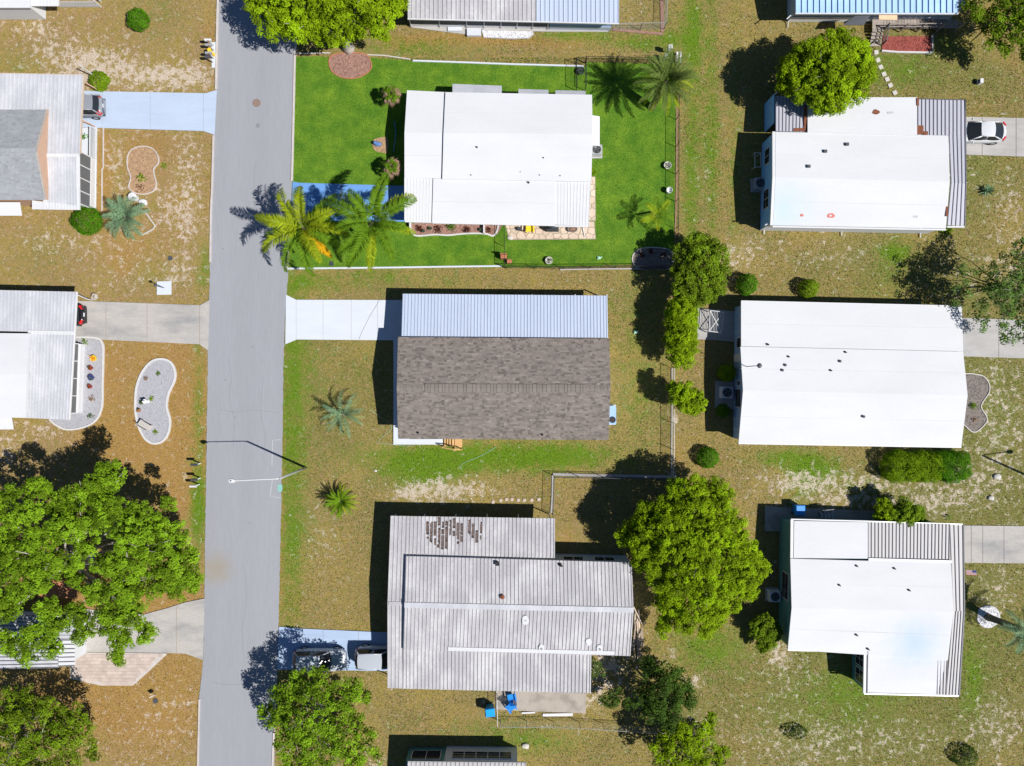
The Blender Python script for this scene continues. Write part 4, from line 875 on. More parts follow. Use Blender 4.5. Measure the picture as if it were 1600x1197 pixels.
window(h12, A_, B_, .8, 2.1, .42, .64, cols=1, rows=2); A2, B2 = W(1353,1016,2.35), W(1353,1080,2.35); A2.z = B2.z = 0
window(h12, A2, B2, .7, 2.1, .12, .5, cols=2, rows=2); window(h12, A2, B2, .7, 2.1, .56, .92, cols=2, rows=2)
fl = MB(); a = W(1503, 890, 1.9); c = Vector((a.x + .75, a.y + .05, 2.35)); fl.tube([a, c], .018, 6)
flo = thing('flag', 'small striped flag with blue corner on the carport post of the teal house', 'flag', (a.x, a.y, 0))
fl.build('flag_pole', M['wood_pale'], flo)
fa = Vector((a.x + .25, a.y + .02, 2.02))
for i in range(13):
    b = MB(); w0, w1 = i / 13, (i + 1) / 13; d = Vector((.62, .06, .36)); n = Vector((.12, -.46, -.12))
    b.face([fa + n * w0, fa + n * w0 + d, fa + n * w1 + d, fa + n * w1]); b.build('stripe', M['flag_red' if i % 2 == 0 else 'brass_flag_white'], flo)
b = MB(); up = Vector((0, 0, .006)); b.face([fa + d * .6 + up, fa + d + up, fa + d + n * .54 + up, fa + d * .6 + n * .54 + up]); b.build('canton', M['flag_blue'], flo)
for i in range(5):
    for k in range(4):
        s = fa + d * (.64 + i * .08) + n * (.06 + k * .125) + Vector((0, 0, .009)); b = MB(); b.face([s, s + d * .02 + n * .01, s + d * .02 + n * .035, s + n * .03]); b.build('star', M['brass_flag_white'], flo)

# the house with the blue standing seam roof
h6 = thing('blue_roof_house', 'house with blue standing seam metal roof and brown shutters above the wooden deck', 'house', base_of([(1370, 10)]))
wall(h6, [(1230,-80,0),(1478,-80,0),(1478,34,0),(1230,33,0)], 2.6, 'wall_grey')
for i in range(27):
    x0, x1 = 1243 + i * 255 / 27, 1243 + (i + 1) * 255 / 27 - .35; b = MB()
    b.slab(Q((x0, -50, 3.3), (x1, -50, 3.3), (x1, 20.5, 2.7), (x0, 20, 2.7)), .05, rnd.uniform(.35, .65)); b.bar(W(x0 + .3, -50, 3.3), W(x0 + .3, 20, 2.7), .05, .09, .1)
    b.build('roof_panel', M['metal_blue'], h6)
roof(h6, [(1243,-60,3.24),(1498,-60,3.24),(1498,20,2.62),(1243,19.5,2.62)], 'metal_white', .06)
gutter(h6, (1243,21,2.68), (1498,21.5,2.68), 'white_trim', .08, .1)
A_, B_ = W(1230, 33.6), W(1478, 34.6)
on_wall(A_, B_, 0, .75, .03, .001, .999).build('skirting_or_lit_face', M['white_trim'], h6)
for t0, t1 in ((.22, .32), (.46, .56), (.72, .84)): window(h6, A_, B_, 1.2, 2.3, t0, t1, shutters='shutter')
on_wall(A_, B_, .7, 2.5, .05, .585, .64).build('door', M['wall_white'], h6)
roof(h6, [(1317,39,1.95),(1350,39,1.95),(1360,24,2.4),(1336,25,2.4)], 'gunmetal', .05, name='porch_awning'); roof(h6, [(1373.5,20.5,2.5),(1402,20.5,2.5),(1402,31,2.3),(1373.5,30.5,2.3)], 'canvas', .03, name='awning', label='peach coloured fabric awning')
downspout(h6, (1229,30,2.4), (1230,35), (0, -.5))
dk = thing('wooden_deck', 'grey wooden deck with railing and steps in front of the blue roofed house', 'deck', base_of([(1425, 42)]))
for i in range(25):
    x = 1376 + i * 4.6; a, c = W(x, 35.5), W(x + 4.2, 49); b = MB(); b.box(a.x, c.y, .5, c.x, a.y, .54, rnd.uniform(.1, .9)); b.build('plank', M['wood_grey'], dk)
for i in range(9):
    y_ = 32 + i * 4.6; a, c = W(1358, y_), W(1375.3, y_ + 4.2); z = .55 - max(0, i - 4) * .11; b = MB(); b.box(a.x, c.y, z - .04, c.x, a.y, z, rnd.uniform(.5, 1)); b.build('plank', M['wood_grey'], dk)
posts = [(1376,50),(1405,50),(1432,50),(1462,50),(1489,50),(1376,72),(1357,72)]
for x, y_ in posts: a = W(x, y_); b = MB(); b.box(a.x - .04, a.y - .04, 0, a.x + .04, a.y + .04, 1.45 if y_ < 60 else 1.0); b.build('rail_post', M['wood_grey'] if y_ < 60 and x > 1380 else M['dark'], dk)
for (i, j) in ((0, 1), (1, 2), (2, 3), (3, 4), (0, 5)):
    for z in (.9, 1.4):
        a, c = W(*posts[i]), W(*posts[j]); b = MB(); zz = z if j != 5 else z - .42; b.bar((a.x, a.y, z), (c.x, c.y, zz), .07, .04); b.build('handrail', M['wood_grey'] if j != 5 else M['dark'], dk)
for k in range(7): 
    a, c = W(1376, 52 + k * 3), W(1376, 52 + k * 3); b = MB(); b.tube([(a.x, a.y, .25), (a.x, a.y, 1.3 - k * .05)], .02, 5); b.build('baluster', M['dark'], dk)

# the house at the top with the screened porch
h5 = thing('screened_porch_house', 'grey ribbed roof house with dark screened porch and a light blue end wall', 'house', base_of([(800, 0)]))
wall(h5, [(858,-80,0),(953,-80,0),(953,48,0),(858,46,0)], 2.4, 'wall_blue_or_shaded'); wall(h5, [(642,-80,0),(858,-80,0),(858,8,0),(642,6,0)], 2.4, 'wall_white')
roof(h5, [(637,-55,2.95),(838,-55,2.95),(838,33,2.42),(637,28.5,2.42)], 'metal_grey', .07, ribs=29, rw=.05, rh=.05)
roof(h5, [(838.3,-55,2.96),(967,-55,2.96),(967,36,2.43),(838.3,33,2.43)], 'metal_pale', .07, ribs=18, rw=.05, rh=.05)
gutter(h5, (637,29,2.4), (838,33.5,2.4)); gutter(h5, (838,33.5,2.4), (967,36.5,2.4))
px_ = [643,688,730,757,783,808,832,856]
for x in px_: a = W(x, 42 + (x - 643) * .02); b = MB(); b.box(a.x - .05, a.y - .05, 0, a.x + .05, a.y + .05, 2.35); b.build('porch_post', M['white_trim'], h5)
for x0, x1 in zip(px_, px_[1:]):
    a, c = W(x0 + 1, 41.5 + (x0 - 643) * .02), W(x1 - 1, 41.5 + (x1 - 643) * .02); b = MB(); b.box(a.x, a.y - .015, .5, c.x, a.y + .015, 2.3); b.build('screen', M['screen'], h5)
    b = MB(); b.box(a.x, a.y - .05, 0, c.x, a.y + .03, .5); b.build('knee_wall', M['white_trim'], h5)
A_, B_ = W(858, 46.2), W(953, 48.2); window(h5, A_, B_, 1.1, 2.1, .1, .42, cols=2); window(h5, A_, B_, 1.1, 2.1, .62, .94, cols=2); on_wall(A_, B_, 0, .65, .03, 0, 1).build('skirting_or_lit_face', M['metal_pale'], h5)
b = MB(); a, c = W(730, 47), W(752, 58); b.box(a.x, c.y, 0, c.x, a.y, .3); b.build('step', M['white_concrete'], h5); a, c = W(700, 44), W(722, 50); b = MB(); b.box(a.x, c.y, 0, c.x, a.y, .2); b.build('step', M['white_concrete'], h5)
bed('gravel_bed', [(753,47),(833,49),(834,54),(826,60),(800,61),(756,59)], 'pebble', True, 'concrete', 1.2, .08, n=200, seed=33, smooth=False)

# the house cut by the bottom edge
h13 = thing('bottom_house', 'beige ribbed roof house with a row of windows at the bottom edge', 'house', base_of([(730, 1200)]))
wall(h13, [(698,1165.5,0),(808,1167,0),(806,1300,0),(698,1300,0)], 2.45, 'wall_white'); wall(h13, [(640,1168,0),(698,1168,0),(698,1300,0),(640,1300,0)], 2.2, 'wall_teal')
roof(h13, [(637,1191,2.6),(822,1193,2.6),(822,1290,3.1),(637,1290,3.1)], 'metal_beige', .08, ribs=27, rw=.05, rh=.06, rm='metal_grey')
gutter(h13, (637,1190.5,2.58), (822,1192.5,2.58), 'metal_beige', .1)
A_, B_ = W(806, 1166.8), W(700, 1165.6); window(h13, A_, B_, .95, 2.05, .06, .92, cols=5, rows=3)
A_, B_ = W(697, 1167.7), W(641, 1167.7); window(h13, A_, B_, .6, 2.0, .1, .9, cols=2)

# the houses on the left edge
h1 = thing('corner_house', 'white flat roofed house in the top left corner beside its picket fence', 'house', base_of([(20, -10)]))
wall(h1, [(-60,-80,2.2),(44,-80,2.2),(44,9,2.2),(-60,9,2.2)], 2.2, 'wall_white'); roof(h1, [(-60,-80,2.6),(47,-80,2.6),(47,12,2.3),(-60,12,2.3)], 'white_roof'); roof(h1, [(47,-80,2.2),(92,-80,2.2),(92,9.5,1.9),(47,9.5,1.9)], 'white_roof', .06, ribs=8, rw=.04, rh=.04)
h2 = thing('gable_house', 'house with grey shingle gable above white ribbed metal carport, grey car inside', 'house', base_of([(50, 230)]))
wall(h2, [(-60,176,2.8),(71,176,2.8),(69,308,2.8),(-60,308,2.8)], 2.85, 'wall_tan')
ga = roof(h2, [(-60,172,2.9),(75,172,2.9),(58,235,4.2),(-60,235,4.2)], 'wall_tan', .12); gb = roof(h2, [(-60,235,4.2),(58,235,4.2),(73,312,2.9),(-60,312,2.9)], 'wall_tan', .12)
shingles(ga, Q((-60,171.5,2.9),(75,171.5,2.9),(58,235,4.2),(-60,235,4.2)), 'shingle_grey', seed=14); shingles(gb, Q((-60,312.5,2.9),(73,312.5,2.9),(58,235,4.2),(-60,235,4.2)), 'shingle_grey', seed=15)
b = MB(); k = 0
for x in range(-55, 58, 8): 
    MBx = MB(); MBx.bar(W(x, 235, 4.2), W(min(57.8, x + 7.6), 235, 4.2), .3, .05, rnd.uniform(.55, .95)); MBx.build('ridge_cap', M['shingle_grey'], h2)
P_ = [W(75,173.5,2.88), W(73.2,310.5,2.88), W(58.4,235,4.12)]; zl = 2.5
b = MB(); ins = Vector((-.12, 0, 0)); b.hexa(ccw3([Vector((P_[0].x - .14, P_[0].y, zl)), Vector((P_[1].x - .14, P_[1].y, zl)), Vector((P_[1].x - .3, P_[1].y, zl)), Vector((P_[0].x - .3, P_[0].y, zl))]), ccw3([Vector((P_[0].x - .14, P_[0].y, 2.86)), Vector((P_[1].x - .14, P_[1].y, 2.86)), Vector((P_[1].x - .3, P_[1].y, 2.86)), Vector((P_[0].x - .3, P_[0].y, 2.86))]))
b.face([Vector((P_[0].x - .13, P_[0].y, 2.86)), Vector((P_[1].x - .13, P_[1].y, 2.86)), Vector((P_[2].x - .13, P_[2].y, 4.1))]); b.build('gable_wall', M['wall_tan'], h2)
for y_, z0_, y2, z2_ in ((172, 2.9, 235, 4.2), (312, 2.9, 235, 4.2)):
    b = MB(); b.bar(W(75 if y_ < 200 else 73, y_, z0_ - .12), W(58, y2, z2_ - .12), .05, .16); b.build('barge_board', M['wood_pale'], h2)
roof(h2, [(-60,114,2.3),(130,117.5,2.3),(124,240,2.72),(-60,240,2.72)], 'metal_white', .08, ribs=30, rw=.045, rh=.055)
roof(h2, [(68,240,2.72),(124,240,2.72),(125,328,2.3),(68,326,2.3)], 'metal_white', .08, ribs=12, rw=.04, rh=.045)
for a in ([(68,240,2.76),(124,240,2.76),(124,245,2.73),(68,245,2.73)], [(119,245,2.75),(124.5,245,2.75),(125,328,2.34),(119,328,2.34)], [(68,245,2.75),(72.5,245,2.75),(73,322,2.38),(68,322,2.38)], [(50,313,2.34),(119,321,2.36),(119,328,2.33),(50,327,2.3)]): roof(h2, a, 'white_roof', .05, name='roof_edge')
roof(h2, [(-60,316,2.25),(31,316,2.25),(34,337,2.0),(-60,337,2.0)], 'white_roof', .05, name='awning')
gutter(h2, (-60,113.5,2.28), (130,117,2.28), 'wood_pale', .08, .1); gutter(h2, (130.5,117,2.3), (124.8,240,2.7), 'wood_pale', .08, .12, 'fascia')
a = W(150.5, 250); c = W(149, 328)
b = MB(); b.hexa(ccw3([Vector((a.x - .12, a.y, 0)), Vector((a.x, a.y, 0)), Vector((c.x, c.y, 0)), Vector((c.x - .12, c.y, 0))]), ccw3([Vector((a.x - .12, a.y, .7)), Vector((a.x, a.y, .7)), Vector((c.x, c.y, .7)), Vector((c.x - .12, c.y, .7))])); b.build('knee_wall', M['white_trim'], h2)
for i in range(4):
    p = a.lerp(c, (i + .04) / 4); q = a.lerp(c, (i + .96) / 4); b = MB(); b.face([(p.x - .06, p.y, .7), (q.x - .06, q.y, .7), (q.x - .06, q.y, 2.3), (p.x - .06, p.y, 2.3)]); b.build('screen', M['screen'], h2)
for i in range(5): p = a.lerp(c, i / 4); b = MB(); b.box(p.x - .1, p.y - .04, .7, p.x - .02, p.y + .04, 2.35); b.build('porch_post', M['white_trim'], h2)
rl = [W(151.5, 204), W(151, 249)]
for z in (.15, .95): b = MB(); b.bar((rl[0].x, rl[0].y, z), (rl[1].x, rl[1].y, z), .06, .04); b.build('porch_rail', M['white_trim'], h2)
for i in range(20): p = rl[0].lerp(rl[1], i / 19); b = MB(); b.box(p.x - .015, p.y - .015, .15, p.x + .015, p.y + .015, .95); b.build('baluster', M['white_trim'], h2)
for x0, y0, x1, y1 in ((132,130,156,143),(128,190,150,199)): b = MB(); p, q = W(x0, y0), W(x1, y1); b.bar((p.x, p.y, .75), (q.x, q.y, .75), .1, .05); b.bar((p.x, p.y, .0), (q.x, q.y, .0), .08, .7); b.build('carport_wall', M['wall_tan'], h2)
for x, y_ in ((150,121),(157,143),(152,197)): p = W(x, y_); b = MB(); b.box(p.x - .04, p.y - .04, 0, p.x + .04, p.y + .04, 2.25); b.build('carport_post', M['white_trim'], h2) if x == 150 else None

h3 = thing('ribbed_carport_house', 'house with white ribbed metal carport and screened porch beside a grey gravel bed', 'house', base_of([(50, 560)]))
wall(h3, [(-60,525,2.6),(44,526,2.6),(40,645,2.6),(-60,645,2.6)], 2.65, 'wall_white')
roof(h3, [(-60,452,2.35),(119.5,456,2.35),(116,520,2.6),(-60,516,2.6)], 'metal_white', .08, ribs=32, rw=.045, rh=.055)
roof(h3, [(44,519,2.63),(116,520,2.6),(108,656,2.3),(40,653,2.3)], 'metal_white', .08, ribs=14, rw=.04, rh=.05)
b = MB(); b.bar(W(44,519,2.62), W(116,520.5,2.62), .3, .03); b.build('flashing', M['white_trim'], h3)
roof(h3, [(-60,520,2.85),(46,521,2.85),(42,585,3.15),(-60,585,3.15)], 'white_roof', .2); roof(h3, [(-60,585,3.15),(42,585,3.15),(40,653,2.85),(-60,651,2.85)], 'white_roof', .2)
roof(h3, [(-60,645,2.2),(18,651,2.2),(21,671,1.9),(-60,671,1.9)], 'white_roof', .05, name='awning')
gutter(h3, (120,456,2.36), (116.5,520,2.6), 'white_trim', .07, .12, 'fascia'); gutter(h3, (116.5,520,2.6), (108.5,656,2.32), 'white_trim', .07, .12, 'fascia')
a, c = W(133, 538), W(129, 645)
b = MB(); b.hexa(ccw3([Vector((a.x - .3, a.y, 0)), Vector((a.x, a.y, 0)), Vector((c.x, c.y, 0)), Vector((c.x - .3, c.y, 0))]), ccw3([Vector((a.x - .3, a.y, .6)), Vector((a.x, a.y, .6)), Vector((c.x, c.y, .6)), Vector((c.x - .3, c.y, .6))])); b.build('knee_wall', M['white_trim'], h3)
for i in range(4):
    p = a.lerp(c, (i + .04) / 4); q = a.lerp(c, (i + .96) / 4); b = MB(); b.face([(p.x - .2, p.y, .6), (q.x - .2, q.y, .6), (q.x - .2, q.y, 2.2), (p.x - .2, p.y, 2.2)]); b.build('screen', M['screen'], h3)
for i in range(5): p = a.lerp(c, i / 4); b = MB(); b.box(p.x - .24, p.y - .04, .6, p.x - .16, p.y + .04, 2.25); b.build('porch_post', M['white_trim'], h3)
p, q = W(122, 459), W(144, 469); b = MB(); b.bar((p.x, p.y, 0), (q.x, q.y, 0), .06, .75); b.build('carport_wall', M['wall_white'], h3)
h4 = thing('oak_shaded_house', 'house with white horizontally ribbed metal roof half hidden under the big oak', 'house', base_of([(40, 1000)]))
wall(h4, [(-60,966,2.2),(112,968,2.2),(112,1038,2.2),(-60,1040,2.2)], 2.2, 'wall_white', inset=.1)
roof(h4, [(-60,958,2.5),(91,962,2.5),(91,1043,2.3),(-60,1046,2.3)], 'metal_white', .08, ribs=14, rw=.05, rh=.07, rm='seam', along='x'); roof(h4, [(91.5,1000,2.52),(117,1000,2.5),(117,1040,2.35),(91.5,1041,2.35)], 'white_roof', .08, ribs=6, rw=.05, rh=.07, rm='seam', along='x')
roof(h4, [(91.5,962,2.5),(117,962,2.5),(117,999,2.45),(91.5,999,2.45)], 'metal_white', .08, ribs=6, rw=.05, rh=.07, along='x')
roof(h4, [(60,905,2.3),(121,908,2.3),(119,935,2.2),(60,933,2.2)], 'terracotta', .1, name='porch_roof')

# ---------------------------------------------------------------- trees, shrubs and palms
def leaf_mesh(name, P, Nn, L, T, m, parent=None, origin=(0, 0, 0), rng=None, wide=.34):
    n = len(P); R = rng.normal(size=(n, 3)); Tn = np.cross(Nn, R); Tn /= np.linalg.norm(Tn, axis=1)[:, None] + 1e-9; B_ = np.cross(Nn, Tn)
    Lc = L[:, None]; V = np.empty((n, 4, 3), np.float32); org = np.array(origin, dtype=float)
    V[:, 0] = P - Tn * Lc * .5; V[:, 1] = P + B_ * Lc * wide + Nn * Lc * .1; V[:, 2] = P + Tn * Lc * .5 - Nn * Lc * .08; V[:, 3] = P - B_ * Lc * wide + Nn * Lc * .1
    V -= org
    me = raw_mesh(name, V.reshape(-1, 3), np.arange(n * 4).reshape(n, 4), m); set_attr(me, 'tint', T, 'FACE')
    o = bpy.data.objects.new(name, me); C.objects.link(o)
    if parent is not None: o.parent = parent
    else: o.location = origin
    return o
def unit(rng, n):
    d = rng.normal(size=(n, 3)); return d / np.linalg.norm(d, axis=1)[:, None]
def crown_cloud(lobes, rng, puff=.5, per=1.0, leaves=60, L=.16, flat=.75, low=-.35, ctint=.2):
    """leaves gathered in clumps over the skin of a few uneven lobes; lobes are (px, py, height, px radius)"""
    Ps, Ns, Ls, Ts = [], [], [], []
    for lx, ly, lh, lr in lobes:
        c = np.array(W(lx, ly, lh)); r = lr * (CAM_H - lh) / FOC
        npf = max(3, int(4 * math.pi * r * r * .62 / (puff * puff * 2.2) * per))
        d = unit(rng, npf * 3); d = d[d[:, 2] > low][:npf]
        rad = r * np.clip(1.0 - np.abs(rng.normal(0, .16, len(d))) + rng.normal(0, .05, len(d)), .3, 1.15)
        pc = c + d * rad[:, None] * np.array([1, 1, flat])
        pr_ = puff * rng.uniform(.55, 1.25, len(d)); pt = rng.normal(.02, ctint, len(d)) + rng.normal(0, .08)
        for k in range(len(d)):
            n = max(6, int(leaves * (pr_[k] / puff) ** 2)); u = unit(rng, n); u[:, 2] = np.where(u[:, 2] < -.3, -u[:, 2], u[:, 2])
            q = pc[k] + u * (pr_[k] * rng.uniform(.35, 1.05, n) ** .6)[:, None] * np.array([1, 1, .62])
            nn = u * .55 + np.array([0, 0, .6]) + d[k] * .3 + rng.normal(0, .38, (n, 3)); nn /= np.linalg.norm(nn, axis=1)[:, None]
            Ps.append(q); Ns.append(nn); Ls.append(L * rng.uniform(.65, 1.35, n)); Ts.append(np.clip(.5 + pt[k] + rng.normal(0, .16, n), 0, 1))
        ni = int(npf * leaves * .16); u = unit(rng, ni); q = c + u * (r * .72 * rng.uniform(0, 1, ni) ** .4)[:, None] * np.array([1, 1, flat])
        Ps.append(q); nn = rng.normal(0, .6, (ni, 3)) + np.array([0, 0, .7]); Ns.append(nn / np.linalg.norm(nn, axis=1)[:, None]); Ls.append(L * 1.5 * rng.uniform(.7, 1.3, ni)); Ts.append(np.clip(.22 + rng.normal(0, .13, ni), 0, 1))  # inner leaves tinted darker: the crown's inner shade put into their colour
    return np.concatenate(Ps), np.concatenate(Ns), np.concatenate(Ls), np.concatenate(Ts)
def tree(name, label, base, lobes, leaf, seed, trunk_r=.28, fork=1.6, bark='bark', puff=.5, per=1.0, leaves=60, L=.16, flat=.75, cat='tree', group=None, limbs=9, low=-.35, bare=0, ctint=.2):
    g = W(*base); o = thing(name, label, cat, (g.x, g.y, 0), group); rng = np.random.default_rng(seed); r = random.Random(seed)
    b = MB(); fk = Vector((g.x + r.uniform(-.2, .2), g.y + r.uniform(-.2, .2), fork))
    b.tube([(g.x, g.y, -.1), (g.x, g.y, .25), g.lerp(fk, .6) + Vector((0, 0, 0)), fk], [trunk_r * 1.5, trunk_r * 1.1, trunk_r, trunk_r * .9], 10); b.build('trunk', M[bark], o, smooth=True)
    big = sorted(lobes, key=lambda q: -q[3])[:limbs]
    for lx, ly, lh, lr in big:
        c = W(lx, ly, lh + .1); mid = fk.lerp(c, .5) + Vector((r.uniform(-.3, .3), r.uniform(-.3, .3), .35)); b = MB()
        b.tube([fk, fk.lerp(mid, .5) + Vector((r.uniform(-.1, .1), r.uniform(-.1, .1), .1)), mid, c], [trunk_r * .42, trunk_r * .3, trunk_r * .2, trunk_r * .07], 6, cap=False)
        rr = lr * .05
        for k in range(3 + bare): 
            e = c + Vector((r.uniform(-1, 1), r.uniform(-1, 1), r.uniform(-.1, .8))).normalized() * rr * r.uniform(.6, 1.1); s = mid.lerp(c, r.uniform(.2, .9))
            b.tube([s, s.lerp(e, .5) + Vector((r.uniform(-.15, .15), r.uniform(-.15, .15), .12)), e], [trunk_r * .16, trunk_r * .11, trunk_r * .04], 5, cap=False)
        b.build('limb', M[bark], o, smooth=True)
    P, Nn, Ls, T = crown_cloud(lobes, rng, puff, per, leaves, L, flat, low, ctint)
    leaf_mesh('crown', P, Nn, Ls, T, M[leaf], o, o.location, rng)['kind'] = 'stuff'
    return o
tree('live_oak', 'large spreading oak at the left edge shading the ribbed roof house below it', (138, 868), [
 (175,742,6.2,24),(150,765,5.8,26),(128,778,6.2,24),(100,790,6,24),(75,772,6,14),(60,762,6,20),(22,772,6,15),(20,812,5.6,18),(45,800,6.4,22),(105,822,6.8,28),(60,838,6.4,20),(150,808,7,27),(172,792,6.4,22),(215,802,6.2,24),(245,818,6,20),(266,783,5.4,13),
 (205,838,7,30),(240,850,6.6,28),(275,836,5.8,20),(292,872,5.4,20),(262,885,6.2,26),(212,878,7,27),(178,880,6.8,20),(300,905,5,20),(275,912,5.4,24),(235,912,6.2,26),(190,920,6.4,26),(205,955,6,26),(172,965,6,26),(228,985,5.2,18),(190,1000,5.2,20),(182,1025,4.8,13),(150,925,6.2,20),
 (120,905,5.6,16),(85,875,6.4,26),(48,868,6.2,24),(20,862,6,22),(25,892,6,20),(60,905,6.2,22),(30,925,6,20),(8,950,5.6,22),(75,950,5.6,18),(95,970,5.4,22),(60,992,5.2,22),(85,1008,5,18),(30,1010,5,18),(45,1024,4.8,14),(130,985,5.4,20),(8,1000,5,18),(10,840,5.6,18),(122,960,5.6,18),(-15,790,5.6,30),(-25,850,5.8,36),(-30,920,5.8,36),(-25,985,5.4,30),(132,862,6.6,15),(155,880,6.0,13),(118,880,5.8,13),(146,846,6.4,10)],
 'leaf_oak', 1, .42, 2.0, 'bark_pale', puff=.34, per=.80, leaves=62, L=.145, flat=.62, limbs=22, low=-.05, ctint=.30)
tree('shade_tree', 'dense bright green tree overhanging the top of the road', (545, 76), [
 (405,8,4.6,24),(430,30,4.4,30),(450,50,4.2,20),(415,-20,4.8,34),(470,35,5,30),(470,0,5.4,38),(510,45,4.8,28),(520,12,5.6,36),(545,50,4.4,22),(560,25,5.2,34),(590,45,4.2,20),(595,18,4.8,30),(618,10,4.2,18),(605,-15,4.8,30),(560,-25,5.6,38),(510,-35,5.8,42),(460,-45,5.2,40),(500,60,3.8,12),(440,8,5,26),(600,58,3.6,9)],
 'leaf_bright', 2, .40, 1.6, 'bark_pale', puff=.38, per=.72, leaves=62, L=.15, flat=.7, ctint=.25)
tree('broad_tree', 'broad bright green tree between the metal roofed house and the teal house', (1055, 845), [
 (1082,765,4.2,24),(1110,765,4,22),(1052,785,4.4,24),(1035,800,4.2,22),(1012,805,4,22),(1000,815,3.8,16),(990,835,3.8,20),(975,838,3.6,14),(1010,845,4.6,26),(1045,825,5,30),(1085,800,5,30),(1120,800,4.4,26),(1140,822,4.4,28),(1105,840,5.4,32),(1060,860,5.4,34),(1015,878,4.4,24),(1000,872,3.8,16),(1090,880,5.6,34),(1135,862,5,32),(1160,858,4.2,24),(1172,882,4,24),(1188,888,3.6,14),(1150,895,4.8,32),(1110,915,5,34),(1065,905,4.8,30),(1035,905,4.2,20),(1165,915,4,24),(1140,935,4.2,24),(1085,945,4.4,28),(1050,940,4,20),(1035,935,2.8,14),(1045,965,2.4,18),(1035,985,1.8,12),(1070,975,3.6,16),(1110,960,4,22),(1105,985,3.2,12),(1125,955,3.6,16),(1060,762,3.8,16),(1130,775,3.6,18)],
 'leaf_bright', 3, .34, 1.5, puff=.30, per=.92, leaves=56, L=.125, flat=.62, limbs=14, ctint=.27)
tree('rounded_tree', 'rounded lime green tree overlapping the top edge of the stained white roof', (1260, 145), [
 (1290,112,4.6,44),(1265,95,4.4,32),(1290,78,4.2,28),(1318,75,4.2,26),(1335,92,4.2,28),(1342,115,4.2,24),(1330,138,4.2,26),(1300,150,4.2,28),(1275,155,4,22),(1255,135,4.2,28),(1240,118,4,26),(1245,95,4,20),(1228,105,3.4,16),(1230,130,3.4,18),(1310,60,3.8,14),(1285,168,3.4,12)],
 'leaf_bright', 4, .25, 1.4, puff=.32, per=.95, leaves=60, L=.14, flat=.75, ctint=.22)
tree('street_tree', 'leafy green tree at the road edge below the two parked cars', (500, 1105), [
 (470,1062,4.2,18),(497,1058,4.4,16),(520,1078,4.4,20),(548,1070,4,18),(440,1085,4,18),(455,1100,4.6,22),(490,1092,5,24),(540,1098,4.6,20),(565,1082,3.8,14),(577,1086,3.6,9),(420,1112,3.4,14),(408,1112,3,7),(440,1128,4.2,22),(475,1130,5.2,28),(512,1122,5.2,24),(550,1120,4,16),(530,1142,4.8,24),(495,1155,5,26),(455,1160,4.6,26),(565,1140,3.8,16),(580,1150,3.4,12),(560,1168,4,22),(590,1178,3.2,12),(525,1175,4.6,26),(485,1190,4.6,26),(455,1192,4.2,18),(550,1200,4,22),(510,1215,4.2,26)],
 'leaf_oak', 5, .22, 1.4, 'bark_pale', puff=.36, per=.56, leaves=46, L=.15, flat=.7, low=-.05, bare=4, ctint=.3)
tree('corner_tree', 'loose green tree with pale bare branches in the bottom left corner', (40, 1150), [
 (20,1088,4,20),(42,1085,4,14),(55,1108,4.4,26),(20,1120,4.6,28),(85,1108,4,18),(95,1128,4.2,24),(120,1115,3.8,18),(130,1138,3.8,20),(145,1160,3.6,12),(110,1160,4.2,24),(70,1150,4.8,30),(30,1160,4.8,30),(140,1178,3.6,12),(110,1190,4,24),(60,1190,4.6,32),(15,1200,4.4,30),(-20,1130,4.4,34),(-20,1190,4.2,34),(90,1215,4,28)],
 'leaf_mid', 6, .24, 1.5, 'bark_pale', puff=.36, per=.6, leaves=44, L=.14, flat=.7, low=-.05, bare=6, ctint=.28)
tree('dark_tree', 'dark green bushy tree at the back fence below the metal roofed house', (1035, 1075), [
 (1018,1042,3.2,16),(1030,1060,3.8,24),(1055,1062,3.4,20),(1010,1085,3.2,18),(1040,1090,4,28),(1070,1090,3.2,18),(1015,1110,3,18),(1045,1118,3.4,22),(985,1098,2.4,10),(1078,1072,2.8,10),(960,1090,1.6,16),(945,1095,1.4,10)],
 'leaf_dark', 7, .18, 1.0, puff=.36, per=.75, leaves=48, L=.14, flat=.75, low=-.1)
tree('leaning_tree', 'yellow green open tree at the bottom beside the dark bushy tree', (1055, 1165), [
 (1045,1140,3,18),(1072,1145,3.2,22),(1095,1135,3,12),(1108,1125,2.6,11),(1110,1142,2.8,10),(1035,1165,3,18),(1065,1172,3.4,26),(1100,1172,3,18),(1130,1172,2.6,11),(1125,1188,2.6,14),(1040,1192,3,20),(1085,1200,3.2,24)],
 'leaf_bright', 8, .16, 1.0, 'bark_pale', puff=.32, per=.62, leaves=44, L=.15, flat=.7, low=-.1, bare=3)
tree('boundary_tree', 'bushy green tree at the lawn corner above the tall hedge', (1075, 430), [
 (1090,388,3,22),(1108,382,2.8,14),(1072,395,3,20),(1068,418,3.2,22),(1095,412,3.6,28),(1120,402,3,18),(1125,425,3,16),(1105,440,3.4,24),(1075,442,3.4,24),(1120,448,2.8,14),(1095,462,3,18),(1110,462,2.6,12),(1062,440,3,14)],
 'leaf_mid', 9, .2, 1.1, puff=.32, per=.75, leaves=52, L=.14, flat=.75)
tree('boundary_sapling', 'small bright green tree on the fence line beside the shingled house', (1062, 618), [
 (1055,608,2.6,12),(1070,612,3,16),(1088,622,2.8,14),(1075,632,2.8,14),(1095,634,2.4,9),(1058,625,2.6,11),(1082,642,2.4,9),(1048,604,2.2,7)],
 'leaf_bright', 10, .09, .9, puff=.26, per=1.0, leaves=44, L=.13, flat=.8)
